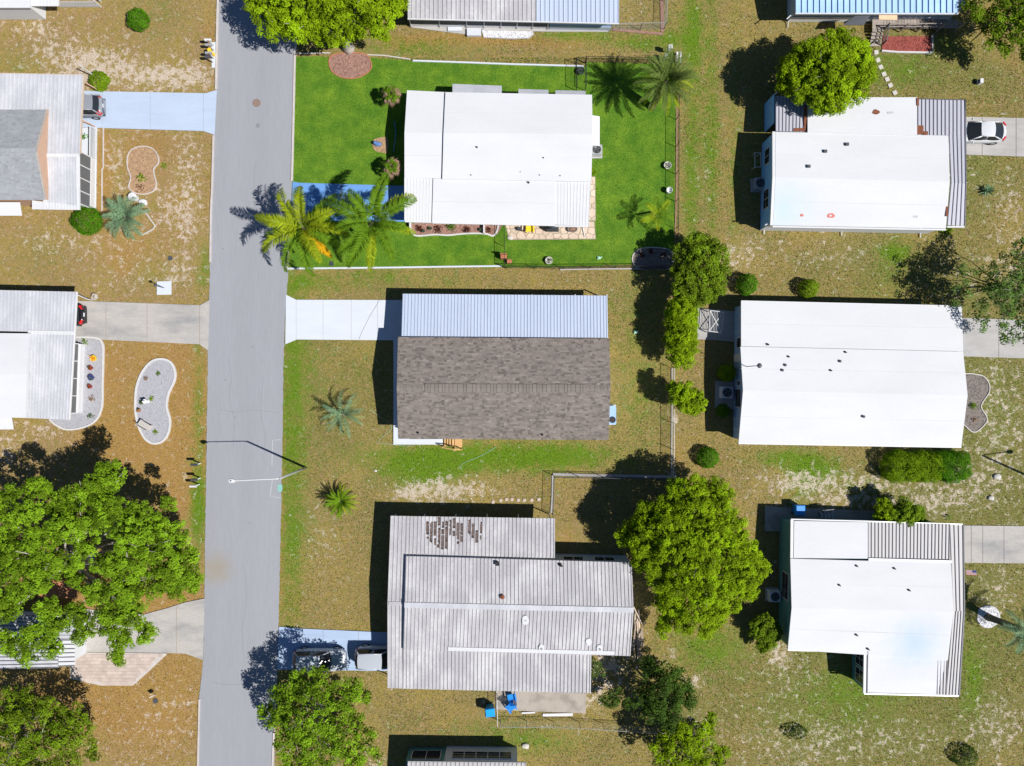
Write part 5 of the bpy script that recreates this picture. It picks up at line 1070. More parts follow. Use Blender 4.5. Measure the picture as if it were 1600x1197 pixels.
tree('pale_twig_tree', 'grey green tree with pale bare twigs hanging over the driveway at the right edge', (1590, 460), [
 (1575,405,4.6,14),(1600,398,4.6,20),(1555,430,4.6,14),(1585,440,5,24),(1545,445,4.4,12),(1615,430,5,26),(1560,462,4.8,20),(1600,475,5,24),(1538,470,4,10),(1570,490,4.4,18),(1600,505,4.4,18),(1620,480,4.8,30),(1585,522,4,12),(1567,528,3.6,7),(1610,530,4,16),(1530,452,4,9),(1550,415,4.2,10),(1590,380,4.2,12),(1575,455,5,22),(1550,455,4.4,14),(1595,425,5,22),(1572,515,4.2,14),(1507,452,3.8,13),(1522,488,3.8,15),(1497,474,3.4,9),(1530,425,4.0,11),(1540,505,3.8,12),(1502,425,3.8,10),(1488,450,3.4,8)],
 'leaf_grey', 11, .16, 1.5, 'bark_pale', puff=.34, per=.5, leaves=38, L=.13, flat=.75, low=0.0, bare=7, ctint=.28)
tree('right_corner_tree', 'dark green tree in the top right corner beside the wooden deck', (1570, 45), [
 (1580,12,4,24),(1605,30,4.4,28),(1560,35,3.8,18),(1590,55,4,22),(1612,70,4,22),(1625,10,4.6,34),(1570,-10,4.2,28),(1545,20,3.4,14),(1600,85,3.4,12),(1538,45,2.8,10),(1530,28,3.2,15),(1552,62,3.4,16),(1518,10,3.0,13),(1572,78,3.2,12)],
 'leaf_mid', 12, .2, 1.2, puff=.38, per=.7, leaves=48, L=.15, flat=.75, low=-.1)
tree('side_shrub', 'tall green shrub against the top edge of the beige ribbed carport, left of its twin', (1388, 800), [(1380,790,1.8,12),(1390,800,2.0,13),(1375,805,1.6,10),(1385,812,1.7,8)], 'leaf_bright', 13, .07, .5, puff=.22, leaves=40, L=.12, cat='shrub', limbs=3)
tree('side_shrub', 'wider green shrub overlapping the beige ribbed carport edge, right of its twin', (1420, 800), [(1412,790,2.2,12),(1420,802,2.4,16),(1405,806,2.2,12),(1432,802,2.0,11),(1418,814,2.2,10),(1440,812,1.7,7)], 'leaf_mid', 14, .08, .5, puff=.22, leaves=44, L=.12, cat='shrub', limbs=3)
tree('wall_shrub', 'shaggy yellow green shrub against the teal house wall', (1193, 984), [(1195,972,1.3,15),(1185,985,1.3,15),(1205,985,1.4,16),(1198,1000,1.3,15),(1190,1008,1.1,11),(1180,975,1.1,10)], 'leaf_mid', 15, .06, .4, puff=.2, leaves=40, L=.11, cat='shrub', limbs=3)
tree('patio_shrub', 'low straggly shrub beside the lower roof corner of the metal roofed house', (930, 1045), [(930,1040,.5,10),(938,1050,.5,8),(925,1052,.4,7)], 'leaf_grey', 16, .04, .2, puff=.2, per=.6, leaves=20, L=.1, cat='shrub', limbs=2)

def bush(label, px, py, h, rpx, leaf, seed, sx=1.0, sy=1.0, name='clipped_bush', L=.085, group=None, boxy=0.0, dens=1.0):
    """a clipped bush: twigs on a short stem, leaves over a close dome"""
    g = W(px, py); R = rpx / PXM; o = thing(name, label, 'bush', (g.x, g.y, 0), group); rng = np.random.default_rng(seed); r = random.Random(seed)
    b = MB()
    for k in range(9):
        a = r.uniform(0, 6.28); e = Vector((g.x + R * sx * .6 * math.cos(a), g.y + R * sy * .6 * math.sin(a), h * r.uniform(.5, .85))); b.tube([(g.x, g.y, -.05), g.lerp(e, .5) + Vector((0, 0, .1)), e], [.035, .025, .01], 5, cap=False)
    b.build('stem', M['bark'], o)
    n = int(dens * 2.2 * (2 * math.pi * R * R + 2 * math.pi * R * h) / (L * L)); u = unit(rng, n); u[:, 2] = np.abs(u[:, 2])
    if boxy: u = np.sign(u) * np.abs(u) ** (1 - boxy * .6)
    rad = rng.choice([1.0, .9, .75, .55], n, p=[.6, .22, .12, .06]) * (1 + .09 * np.sin(u[:, 0] * 5 + seed) * np.cos(u[:, 1] * 6 + seed * .7) + .05 * np.sin(u[:, 0] * 13 + u[:, 1] * 11 + seed)) + rng.normal(0, .03, n)
    z0 = h * .42
    P = np.stack([g.x + u[:, 0] * R * sx * rad, g.y + u[:, 1] * R * sy * rad, z0 + u[:, 2] * (h - z0) * rad], 1)
    lowm = rng.random(n) < .3; a = rng.uniform(0, 6.28, n); rr = R * rng.uniform(.82, 1.0, n)
    P[lowm] = np.stack([g.x + np.cos(a) * rr * sx, g.y + np.sin(a) * rr * sy, rng.uniform(.08, z0 + .1, n)], 1)[lowm]
    nn = u * .8 + rng.normal(0, .35, (n, 3)) + np.array([0, 0, .25]); nn /= np.linalg.norm(nn, axis=1)[:, None]
    T = np.clip(.5 + .16 * np.sin(P[:, 0] * 5 + seed) * np.cos(P[:, 1] * 5) + rng.normal(0, .15, n), 0, 1)
    leaf_mesh('foliage', P, nn, L * rng.uniform(.7, 1.3, n), T, M[leaf], o, o.location, rng)['kind'] = 'stuff'
    return o
bush('round dark green bush alone in the sandy grass at the top left', 221, 35.5, 1.25, 15.5, 'leaf_bush', 31, 1.0, 1.05)
bush('small lime green bush beside the silver car at the carport corner', 159, 129.5, .9, 15, 'leaf_lime', 32, L=.1)
bush('large irregular green bush by the porch corner next to the blue green palm', 141, 347, 1.2, 22, 'leaf_bush', 33, 1.05, 1.0)
bush('rounded bush at the back corner of the long white house, touching the boundary tree shadow', 1163, 446, 1.6, 15, 'leaf_bush', 34, 1.0, 1.1)
bush('smaller lime round bush just above the long white roof', 1259, 452, 1.4, 14, 'leaf_lime', 35)
bush('round bush below the lower left corner of the long white house', 1103, 714, 1.3, 16.5, 'leaf_bush', 36)
bush('dark bush in the house shadow above the square pad', 1132, 583, 1.6, 13, 'leaf_lime', 37)
bush('low dark bush in the house shadow below the air conditioner', 1127, 641, 1.0, 10, 'leaf_bush', 38)
bush('dark low bush in the weedy grass below the teal house', 1241, 1141, .7, 14, 'leaf_dark', 39, 1.3, .8, L=.12, dens=.5)
bush('dark bush at the bottom edge near the right corner', 1503, 1178, .9, 17, 'leaf_dark', 40, 1.2, 1.0, L=.12, dens=.6)
for i, (x, lf, lab) in enumerate([(1400, 'leaf_lime', 'yellowish clipped shrub at the left end of the long hedge below the white roof'), (1437, 'leaf_lime', 'olive clipped shrub in the middle of the long hedge below the white roof'), (1474, 'leaf_bush', 'dark green clipped shrub at the right end of the long hedge below the white roof')]):
    bush(lab, x, 727, 1.75, 24, lf, 50 + i, 1.22 if i != 1 else 1.1, 1.0, name='hedge_shrub', group='clipped shrubs of the long hedge', boxy=.5, dens=1.9)
tree('tall_hedge', 'tall narrow rough hedge running down the boundary below the bushy boundary tree', (1054, 520), [(1070,474,2.5,20),(1066,490,2.6,22),(1060,505,2.5,20),(1070,510,2.6,20),(1064,525,2.7,23),(1068,542,2.6,21),(1060,548,2.4,19),(1066,560,2.3,18),(1076,468,2.5,16),(1058,482,2.4,15),(1068,532,2.7,18),(1062,515,2.7,18),(1052,490,2.2,14),(1050,530,2.2,13),(1078,492,2.3,13),(1080,532,2.2,12)], 'leaf_bright', 17, .09, .7, puff=.24, per=1.0, leaves=44, L=.11, flat=.9, low=-.5, cat='hedge', limbs=10)

# palms: a trunk and one object per frond
def frond_mesh(name, Lf, a0, a1, leaflets, ll, m, seed, width=.035, vplane=0.0, droop=.3, side=0.0, rach=.02):
    """a feather frond growing along +X; a0, a1: rise angle at its foot and at its tip"""
    r = random.Random(seed); V, Fc, T = [], [], []; pts = [Vector((0, 0, 0))]; n = 24; d = Lf / n; yaw = 0
    for i in range(n):
        t = i / (n - 1); a = a0 + (a1 - a0) * t ** 1.2; yaw += side / n; pts.append(pts[-1] + Vector((math.cos(a) * math.cos(yaw), math.cos(a) * math.sin(yaw), math.sin(a))) * d)
    b = MB(); b.tube([pts[k] for k in range(0, n + 1, 3)], [max(.006, rach * (1 - .8 * k / n)) for k in range(0, n + 1, 3)], 4, .85, cap=False)
    for s in (1, -1):
        for i in range(leaflets):
            t = .12 + .88 * (i + r.uniform(-.3, .3)) / leaflets; t = min(max(t, .1), .995); k = min(int(t * n), n - 1); p = pts[k].lerp(pts[k + 1], t * n - k); tg = (pts[k + 1] - pts[k]).normalized()
            sd = Vector((-tg.y, tg.x, 0)).normalized() * s; up = tg.cross(sd) * s
            if up.z < 0: up = -up
            l = ll * (math.sin(math.pi * min(1, .18 + t * .78)) ** .7) * r.uniform(.8, 1.15); fw = .55 + .5 * t
            lift = vplane * r.uniform(-1, 1); dr = (sd + tg * fw + up * (lift + .25)).normalized(); p2 = p + dr * l * .55; p3 = p2 + (dr - Vector((0, 0, droop * r.uniform(.6, 1.6)))).normalized() * l * .45
            w = tg * width * .5 * 1.2; tt = min(1, max(0, .5 + r.gauss(0, .17)))
            b.face([p - w * .5, p2 - w, p2 + w, p + w * .5], tt); b.face([p2 - w, p3, p2 + w], tt)
    o = b.build(name, m); me = o.data; bpy.data.objects.remove(o); return me
def palm(name, label, base, crown, variants, n, m_trunk='palm_bark', tr=.14, seed=1, spin0=0.0, extra=(), bulge=1.0, group=None):
    """variants: frond meshes from young (upright) to old (hanging)"""
    g = W(*base); c = W(*crown); o = thing(name, label, 'palm', (g.x, g.y, 0), group); r = random.Random(seed)
    b = MB(); P = [Vector((g.x, g.y, -.1)).lerp(c, t) for t in (0, .15, .4, .7, .93)]; b.tube(P + [c + Vector((0, 0, .1))], [tr * 1.35, tr * 1.1, tr, tr, tr * 1.15, tr * .5], 10); b.build('trunk', M[m_trunk], o, smooth=True)
    k = 0
    for i in range(n):
        q = i / max(1, n - 1); me = variants[min(len(variants) - 1, int(q * len(variants)))]
        if isinstance(me, list): me = r.choice(me)
        f = bpy.data.objects.new('frond', me); C.objects.link(f); f.parent = o; ang = spin0 + i * 2.39996 + r.uniform(-.2, .2)
        off = c - g; f.location = (off.x + math.cos(ang) * tr * .5, off.y + math.sin(ang) * tr * .5, off.z + (1 - q) * .12); f.rotation_euler = (r.uniform(-.25, .25), r.uniform(-.1, .1), ang); s = r.uniform(.88, 1.08); f.scale = (s, s, s)
    for me, ang, s, lab in extra:
        f = bpy.data.objects.new('frond', me); C.objects.link(f); f.parent = o; off = c - g; f.location = (off.x, off.y, off.z); f.rotation_euler = (0, 0, ang); f.scale = (s, s, s)
        if lab: f['label'] = lab
    return o
R_ = math.radians
qf = [frond_mesh('frond', 3.9, R_(62), R_(-42), 84, .74, M['frond_lime'], 1, .062, .7, .45, .15), frond_mesh('frond', 4.1, R_(42), R_(-52), 84, .76, M['frond_lime'], 2, .062, .7, .5, -.15), frond_mesh('frond', 4.0, R_(20), R_(-62), 80, .70, M['frond_green'], 3, .062, .6, .6, .2)]
qf2 = [frond_mesh('frond', 3.7, R_(62), R_(-42), 84, .74, M['frond_green'], 4, .062, .7, .45, .2), frond_mesh('frond', 4.2, R_(42), R_(-52), 84, .76, M['frond_green'], 5, .062, .7, .5, -.2), frond_mesh('frond', 4.2, R_(18), R_(-64), 76, .66, M['frond_lime'], 6, .062, .6, .6, .1)]
gold = frond_mesh('frond', 3.3, R_(5), R_(-50), 80, .58, M['frond_gold'], 7, .062, .6, .5, .1); pale = frond_mesh('frond', 3.2, R_(60), R_(-20), 40, .3, M['frond_pale'], 8, .03, .2, .3)
palm('queen_palm', 'yellow green feather palm leaning over the road with one golden frond', (493, 369), (473, 355, 4.3), [qf[0], qf[1], qf[2], qf[2]], 14, tr=.15, seed=3, spin0=.4, extra=[(gold, R_(-50), 1.0, 'golden yellow dying frond'), (pale, R_(97), 1.05, None)])
palm('queen_palm', 'darker feather palm at the blue driveway beside the white house', (560, 372), (582, 347, 5.4), [qf2[0], qf2[1], qf2[1], qf2[2]], 14, tr=.15, seed=9, spin0=1.1)
df = [frond_mesh('frond', 2.5, R_(75), R_(20), 44, .36, M['frond_date'], 11, .035, .35, .1, .1), frond_mesh('frond', 2.6, R_(52), R_(-15), 46, .38, M['frond_date'], 12, .035, .35, .1, -.1), frond_mesh('frond', 2.6, R_(28), R_(-35), 46, .38, M['frond_date'], 13, .035, .35, .15, .1), frond_mesh('frond', 2.4, R_(2), R_(-55), 44, .36, M['frond_lime'], 14, .035, .3, .2)]
palm('date_palm', 'large round headed date palm in the top corner of the fenced lawn', (1018, 168), (1040, 128, 3.9), df, 58, tr=.26, seed=5)
bf = [frond_mesh('frond', 2.0, R_(70), R_(-5), 34, .42, M['frond_blue'], 21, .04, .45, .1, .1), frond_mesh('frond', 2.1, R_(48), R_(-35), 34, .42, M['frond_blue'], 22, .04, .45, .1, -.15), frond_mesh('frond', 2.0, R_(25), R_(-45), 34, .4, M['frond_blue'], 23, .04, .45, .15, .15)]
palm('jelly_palm', 'blue green feather palm beside the large round bush west of the road', (200, 338), (198, 340, .9), bf, 22, tr=.2, seed=6)
bf2 = [frond_mesh('frond', 2.2, R_(68), R_(-20), 32, .30, M['frond_blue'], 24, .035, .5, .1, .25), frond_mesh('frond', 2.2, R_(45), R_(-45), 32, .30, M['frond_blue'], 25, .035, .5, .1, -.3), frond_mesh('frond', 2.0, R_(30), R_(-60), 30, .28, M['frond_pale'], 26, .035, .4, .2, .3)]
palm('jelly_palm', 'blue green palm with thin arching fronds in front of the shingled house', (538, 647), (537, 648, 1.0), [bf2[0], bf2[1], bf2[1], bf2[2]], 18, tr=.17, seed=7)
sg = [frond_mesh('frond', 1.35, R_(65), R_(5), 44, .17, M['frond_sago'], 31, .022, .2, .05), frond_mesh('frond', 1.45, R_(42), R_(-20), 46, .18, M['frond_sago'], 32, .022, .2, .05), frond_mesh('frond', 1.45, R_(18), R_(-35), 44, .18, M['frond_lime'], 33, .022, .2, .05)]
palm('sago_palm', 'stiff yellow green sago palm left of the metal roofed house shadow', (530, 781), (533, 783, .75), sg, 44, tr=.2, seed=8)
wf = [frond_mesh('frond', 1.7, R_(65), R_(-30), 26, .45, M['frond_lime'], 41, .04, .3, .4, .2), frond_mesh('frond', 1.8, R_(40), R_(-55), 26, .45, M['frond_green'], 42, .04, .3, .5, -.2)]
palm('young_palm', 'young thin feather palm on the lawn beside the right fence', (1017, 330), (1025, 338, 1.7), wf, 8, tr=.08, seed=10, spin0=2.2)
palm('tall_palm', 'leaning palm with thick trunk at the right edge below the flag', (1543, 964), (1597, 984, 3.1), [bf[0], bf[1], bf[2], bf2[2]], 24, tr=.27, seed=12)
ag = [frond_mesh('frond', .7, R_(50), R_(20), 8, .1, M['frond_blue'], 51, .05, .1, .0), frond_mesh('frond', .8, R_(20), R_(-10), 8, .1, M['frond_blue'], 52, .05, .1, .0)]
def agave(label, px, py, Rr, m, n=22, seed=1, name='agave', h0=.05, cat='plant', group=None):
    g = W(px, py); o = thing(name, label, cat, (g.x, g.y, 0), group); r = random.Random(seed)
    for i in range(n):
        a = i * 2.4 + r.uniform(-.15, .15); el = lerp(1.3, .15, i / n) + r.uniform(-.1, .1); L = Rr * r.uniform(.8, 1.1); b = MB(); d = Vector((math.cos(a) * math.cos(el), math.sin(a) * math.cos(el), math.sin(el))); s = Vector((-math.sin(a), math.cos(a), 0)) * Rr * .075
        p = Vector((g.x, g.y, h0)); q = p + d * L * .5; e = p + d * L - Vector((0, 0, .03)); up = Vector((0, 0, .02)); t = r.uniform(.2, .8)
        b.face([p - s * .6, q - s + up, q, p], t); b.face([p, q, q + s + up, p + s * .6], t); b.face([q - s + up, e, q], t); b.face([q, e, q + s + up], t); b.build('leaf', M[m], o)
    return o
agave('grey green spiky agave in the grass below the white sedan', 1540, 299, .78, 'frond_blue', 26, 3)
def fan_palm(label, px, py, h, seed):
    g = W(px, py); o = thing('fan_palm', label, 'palm', (g.x, g.y, 0), 'fan palms along the white house'); r = random.Random(seed)
    b = MB(); b.tube([(g.x, g.y, -.05), (g.x, g.y, h)], [.17, .13], 8); b.build('trunk', M['palm_bark'], o)
    for i in range(38):
        a = i * 2.4 + r.uniform(-.2, .2); q = i / 38; el = lerp(1.45, -.45, q ** .8) + r.uniform(-.12, .12); L = (.12 + .5 * q) * r.uniform(.85, 1.1); d = Vector((math.cos(a) * math.cos(el), math.sin(a) * math.cos(el), math.sin(el)))
        p = Vector((g.x, g.y, h)); e = p + d * L; b = MB(); b.tube([p, e], [.014, .01], 4, .6, cap=False); side = Vector((-math.sin(a), math.cos(a), 0)); up = d.cross(side)
        if up.z < 0: up = -up
        for k in range(15):
            f = (k - 7) / 7 * 1.35; dd = (d * math.cos(f) + side * math.sin(f)).normalized(); l = .46 * (1 - .3 * abs(f)) * r.uniform(.85, 1.1); w = (side * math.cos(f) - d * math.sin(f)) * .022; m1 = e + dd * l * .55 + up * .03; t1 = e + dd * l - Vector((0, 0, .16)) * (.5 + q); tt = r.uniform(.2, .8)
            b.face([e, m1 - w, m1 + w], tt); b.face([m1 - w, t1, m1 + w], tt)
        b.build('fan_leaf', M['frond_dry' if (q > .55 and r.random() < .7) or r.random() < .14 else 'frond_green'], o)
fan_palm('brown fringed fan palm at the upper left corner of the white house', 617, 161, 1.9, 4)
fan_palm('brown fringed fan palm at the upper end of the blue driveway', 618, 271, 1.9, 5)
def tuft(label, px, py, Rr, h, m, seed, name='tufted_plant', n=60, L=.14, cat='plant', group=None):
    g = W(px, py); rng = np.random.default_rng(seed); u = unit(rng, n); u[:, 2] = np.abs(u[:, 2]); P = np.array(g) + u * np.array([Rr, Rr, h]) * rng.uniform(.3, 1, n)[:, None]; nn = rng.normal(0, .5, (n, 3)) + np.array([0, 0, .5]); nn /= np.linalg.norm(nn, axis=1)[:, None]
    o = leaf_mesh(name, P, nn, L * rng.uniform(.6, 1.4, n), np.clip(rng.normal(.5, .2, n), 0, 1), M[m], None, (g.x, g.y, 0), rng, .22); return tag(o, label, cat, group)
tuft('small green plant inside the figure eight mulch ring', 222, 278, .45, .4, 'leaf_lime', 61, L=.2); tuft('low dark red plant at the foot of the figure eight mulch ring', 220, 294, .5, .25, 'redleaf', 62, L=.14); tuft('small yellow green weed right of the figure eight ring', 256, 259, .35, .15, 'leaf_lime', 63, L=.14)
tuft('low green sprig near the top of the kidney gravel bed', 248, 584, .28, .25, 'leaf_grey', 64); tuft('low yellow green sprig near the bottom of the kidney gravel bed', 244, 675, .3, .25, 'leaf_lime', 65)
tuft('brown dried tuft in the upper left of the kidney gravel bed', 229, 591, .26, .25, 'frond_dry', 66); tuft('dry brown ornamental grass below the red pots by the porch', 145, 622, .36, .35, 'frond_dry', 67); tuft('dark green clump at the bottom corner of the porch gravel bed', 143, 651, .34, .35, 'leaf_dark', 68)
tuft('yellow green potted fern at the top of the porch gravel bed', 134, 534, .34, .5, 'leaf_lime', 69); tuft('dark red spiky plant at the left end of the white house bed', 655, 357, .36, .35, 'redleaf', 70, n=110); tuft('dark red spiky plant left of the green shrub in the white house bed', 685, 358, .40, .4, 'redleaf', 71, n=120); tuft('dark red spiky plant right of the green shrub in the white house bed', 729, 360, .40, .4, 'redleaf', 72, n=120); tuft('green leafy shrub in the middle of the white house bed', 706, 354, .5, .6, 'leaf_bush', 73, n=160); tuft('dark red plant between the white planter walls', 763, 359, .3, .35, 'redleaf', 74, n=80)
tuft('green plant at the upper end of the railed porch', 134, 215, .32, .7, 'leaf_bush', 75, n=90); tuft('green plant at the lower end of the railed porch', 134, 247, .3, .7, 'leaf_bush', 76, n=90)
tuft('bright green plant in the dark gravel by the long white house', 1520, 634, .4, .4, 'leaf_lime', 77, n=120); tuft('tan dried plant in the dark gravel bed by the long white house', 1522, 656, .3, .3, 'frond_dry', 78); tuft('yellow green sapling beside the beige carport corner', 1481, 808, .35, .5, 'leaf_lime', 79, n=60)
tuft('yellow green shrub at the corner of the flagstone path', 926, 270, .4, .5, 'leaf_lime', 80, n=120); tuft('long green grass at the downspout of the stained roof house', 1478, 360, .6, .35, 'leaf_lime', 81, n=140, L=.22)
for i, (x, y_) in enumerate([(1003, 399), (1017, 393), (1036, 398)]): tuft(f'dark red plant in the lawn corner bed, {["left","middle","right"][i]} of three', x, y_, .28, .3, 'redleaf', 90 + i, n=60, group='dark plants in the lawn corner bed')

# ---------------------------------------------------------------- chain link fences
def fence(label, runs, m, h=1.2, step=2.4, top=True, name='chain_link_fence', group=None, gap=.16, wr=.0035, pr_=.028):
    g = W(*runs[0][0]); o = thing(name, label, 'fence', (g.x, g.y, 0), group); wires = MB()
    for run in runs:
        for a, c in zip(run, run[1:]):
            a3, c3 = W(*a), W(*c); L = (c3 - a3).length; n = max(1, round(L / step)); d = (c3 - a3) / L
            for i in range(n + 1):
                p = a3.lerp(c3, i / n); b = MB(); b.tube([(p.x, p.y, -.1), (p.x, p.y, h + .03)], pr_, 6); b.ball((p.x, p.y, h + .05), pr_ * 1.2, 6, 4); b.build('post', M[m], o)
            b = MB(); b.tube([a3 + Vector((0, 0, h)), c3 + Vector((0, 0, h))], .021, 6); b.build('rail', M[m], o)
            if not top: continue
            x = -h
            while x < L:
                for s0, s1 in (((x, 0), (x + h, h)), ((x, h), (x + h, 0))):
                    (u0, v0), (u1, v1) = s0, s1
                    if u0 < 0: v0 += (v1 - v0) * (0 - u0) / (u1 - u0); u0 = 0
                    if u1 > L: v1 = v0 + (v1 - v0) * (L - u0) / (u1 - u0); u1 = L
                    if u1 - u0 > .02: wires.tube([a3 + d * u0 + Vector((0, 0, .03 + v0 * .97)), a3 + d * u1 + Vector((0, 0, .03 + v1 * .97))], wr, 3, cap=False)
                x += gap
    wires.build('chain_link', M[m], o, kind='stuff'); return o
fence('black chain link fence along the top and right sides of the lawn', [[(914,104),(914,98),(1057,101),(1056,230),(1055,400)]], 'dark')
fence('black chain link gate fence by the top right corner of the white house', [[(900,142),(899,100),(914,99)],[(914,104),(914,142)]], 'dark')
fence('black chain link fence along the bottom side of the lawn', [[(791,419),(880,420),(1000,419),(1050,419)]], 'dark'); fence('black chain link gate beside the flagstone patio', [[(788,352),(789,419)]], 'dark')
fence('grey chain link fence between the shingled house and the metal roofed house', [[(863,803),(865,743),(940,744.5),(1060,747)]], 'gunmetal', 1.2)
fence('grey chain link fence down the back boundary beside the small bright tree', [[(1049,575),(1049,660),(1048,742)]], 'galv', 1.2)
fence('grey chain link fence beside the light blue end wall at the top', [[(955,48),(1000,47),(1037,46)],[(1037,46),(1040,-40)]], 'galv', 1.2); fence('thin grey wire fence below the brown stained patio', [[(782,1126),(905,1128),(1015,1136),(1060,1138)],[(777,1084),(778,1126)]], 'galv', 1.1, wr=.0025)
pf = thing('picket_fence', 'low white picket fence in the top left corner', 'fence', base_of([(95, 10)]))
for y0 in (.25, .75): a, c = W(95, 10.5), W(158, 11); b = MB(); b.bar((a.x, a.y, y0), (c.x, c.y, y0), .04, .07); b.build('rail', M['white_trim'], pf)
for i in range(26): a = W(95 + i * 2.5, 10.5); b = MB(); b.box(a.x - .035, a.y - .05, 0, a.x + .035, a.y - .025, .95); b.build('picket', M['white_trim'], pf)
for i in range(3): a = W(158, 11 - i * 8); b = MB(); b.box(a.x - .04, a.y - .04, 0, a.x + .04, a.y + .04, 1.05); b.build('post', M['white_trim'], pf)
gt = thing('metal_gate', 'white barred gate panel with crossed braces beside the tall hedge', 'gate', base_of([(1118, 504)]))
gp = [W(1105,487), W(1126,489), W(1123,521), W(1103,519)]
for p, q in ((0, 1), (1, 2), (2, 3), (3, 0), (0, 2), (1, 3)): b = MB(); b.bar(gp[p] + Vector((0, 0, .85 + .04 * ((p + q) % 2))), gp[q] + Vector((0, 0, .85 + .04 * ((p + q) % 2))), .05, .035); b.build('brace' if (p, q) in ((0, 2), (1, 3)) else 'frame', M['white_trim'], gt)
for i in range(1, 9): b = MB(); b.bar(gp[0].lerp(gp[1], i / 9) + Vector((0, 0, .84)), gp[3].lerp(gp[2], i / 9) + Vector((0, 0, .84)), .022, .02); b.build('bar', M['white_trim'], gt)
for p in gp: b = MB(); b.box(p.x - .03, p.y - .03, 0, p.x + .03, p.y + .03, .85); b.build('leg', M['white_trim'], gt)

# ---------------------------------------------------------------- vehicles
def car(label, px, py, rot, paint, L=4.5, Wd=1.8, H=1.5, belt=.95, hood=1.25, trunk=.35, roof_f=.55, roof_r=.2, name='parked_car', cat='car', rearcol='red_lens', wagon=True, hoodz=None, plate=True):
    """local +X is the front; hood, trunk: how far the glass foot stands from each end; roof_f, roof_r: slope lengths of the front and rear glass"""
    o = thing(name, label, cat, (0, 0, 0)); hw = Wd / 2; b = MB(); N_ = 34; rings = []; hoodz = hoodz or belt - .06
    for i in range(N_ + 1):
        s = math.sin(math.pi / 2 * (-1 + 2 * i / N_)); s = math.sin(math.pi / 2 * s) * .6 + s * .4; x = s * L / 2; u = abs(s)
        w = hw * (1 - .05 * u ** 3) * max(.42, (1 - min(1, u) ** 13)) ** .36; fx = L / 2 - x; rx = x + L / 2
        z = belt
        if fx < hood: z = lerp(hoodz - .16, hoodz, min(1, fx / hood * 1.5) ** .6)
        elif rx < trunk + .1 and not wagon: z = belt - .03
        if u > .93: z -= .16 * ((u - .93) / .07) ** 2
        lowz = .24 + .12 * max(0, (u - .88) / .12)
        rings.append([(x, -w * .9, lowz), (x, -w, lowz + .16), (x, -w * 1.0, .62), (x, -w * .985, z - .1), (x, -w * .90, z), (x, -w * .5, z + .025), (x, 0, z + .035), (x, w * .5, z + .025), (x, w * .90, z), (x, w * .985, z - .1), (x, w, .62), (x, w, lowz + .16), (x, w * .9, lowz)])
    k = len(rings[0]); 
    for r_ in rings: b.v.extend(Vector(p) for p in r_)
    for i in range(N_):
        for j in range(k - 1): b.f.append((i * k + j, (i + 1) * k + j, (i + 1) * k + j + 1, i * k + j + 1)); b.t.append(.5); b.mi.append(0)
    b.f.append(tuple(range(k - 1, -1, -1))); b.f.append(tuple(N_ * k + j for j in range(k))); b.t += [.5, .5]; b.mi += [0, 0]
    # pillars and roof
    wb, wr = hw * .86, hw * .68; xf, xr = L / 2 - hood, -L / 2 + trunk; xrf, xrr = xf - roof_f, xr + roof_r; zb, zr = belt - .02, H
    body = b.build('body', M[paint], o, smooth=True)
    rf = MB(); nx = 8; P = []
    for i in range(nx + 1):
        t = i / nx; x = lerp(xrr - .03, xrf + .03, t); e = 1 - (2 * t - 1) ** 2; row = []
        for j in range(7):
            v = -1 + j / 3; row.append(Vector((x + (.05 * (1 - v * v) * (1 if t > .5 else -1) if i in (0, nx) else 0), v * (wr + .03) * (1 - .10 * abs(2 * t - 1) ** 5), zr - .045 + .035 * e + .04 * (1 - v * v))))
        P.append(row)
    for i in range(nx):
        for j in range(6): rf.face([P[i][j], P[i + 1][j], P[i + 1][j + 1], P[i][j + 1]])
    for j in range(6): rf.face([P[0][j + 1], P[0][j + 1] - Vector((0, 0, .06)), P[0][j] - Vector((0, 0, .06)), P[0][j]]); rf.face([P[nx][j], P[nx][j] - Vector((0, 0, .06)), P[nx][j + 1] - Vector((0, 0, .06)), P[nx][j + 1]])
    for i in range(nx): rf.face([P[i][0], P[i][0] - Vector((0, 0, .06)), P[i + 1][0] - Vector((0, 0, .06)), P[i + 1][0]]); rf.face([P[i + 1][6], P[i + 1][6] - Vector((0, 0, .06)), P[i][6] - Vector((0, 0, .06)), P[i][6]])
    rf.build('roof', M[paint], o, smooth=True)
    c8 = {'fl': Vector((xf, wb, zb)), 'fr': Vector((xf, -wb, zb)), 'rl': Vector((xr, wb, zb)), 'rr': Vector((xr, -wb, zb)), 'tfl': Vector((xrf, wr, zr - .05)), 'tfr': Vector((xrf, -wr, zr - .05)), 'trl': Vector((xrr, wr, zr - .05)), 'trr': Vector((xrr, -wr, zr - .05))}
    def glass(name, q):
        g = MB(); c = sum(q, Vector()) / 4; n = (q[1] - q[0]).cross(q[3] - q[0]).normalized()
        if n.dot(c - Vector((0, 0, .9))) < 0: n = -n
        
        K = 6; bot_ = [q[0].lerp(q[1], t / K) + n * .16 * (1 - (2 * t / K - 1) ** 2) * (1.0 if 'window' not in name or 'rear' in name else .25) for t in range(K + 1)]; top_ = [q[3].lerp(q[2], t / K) + n * .05 * (1 - (2 * t / K - 1) ** 2) for t in range(K + 1)]
        for t in range(K): g.face([bot_[t], bot_[t + 1], top_[t + 1], top_[t]])
        bot_ = bot_; g.build(name, M['glass'], o, smooth=True)
    fwd = Vector((.06, 0, 0))
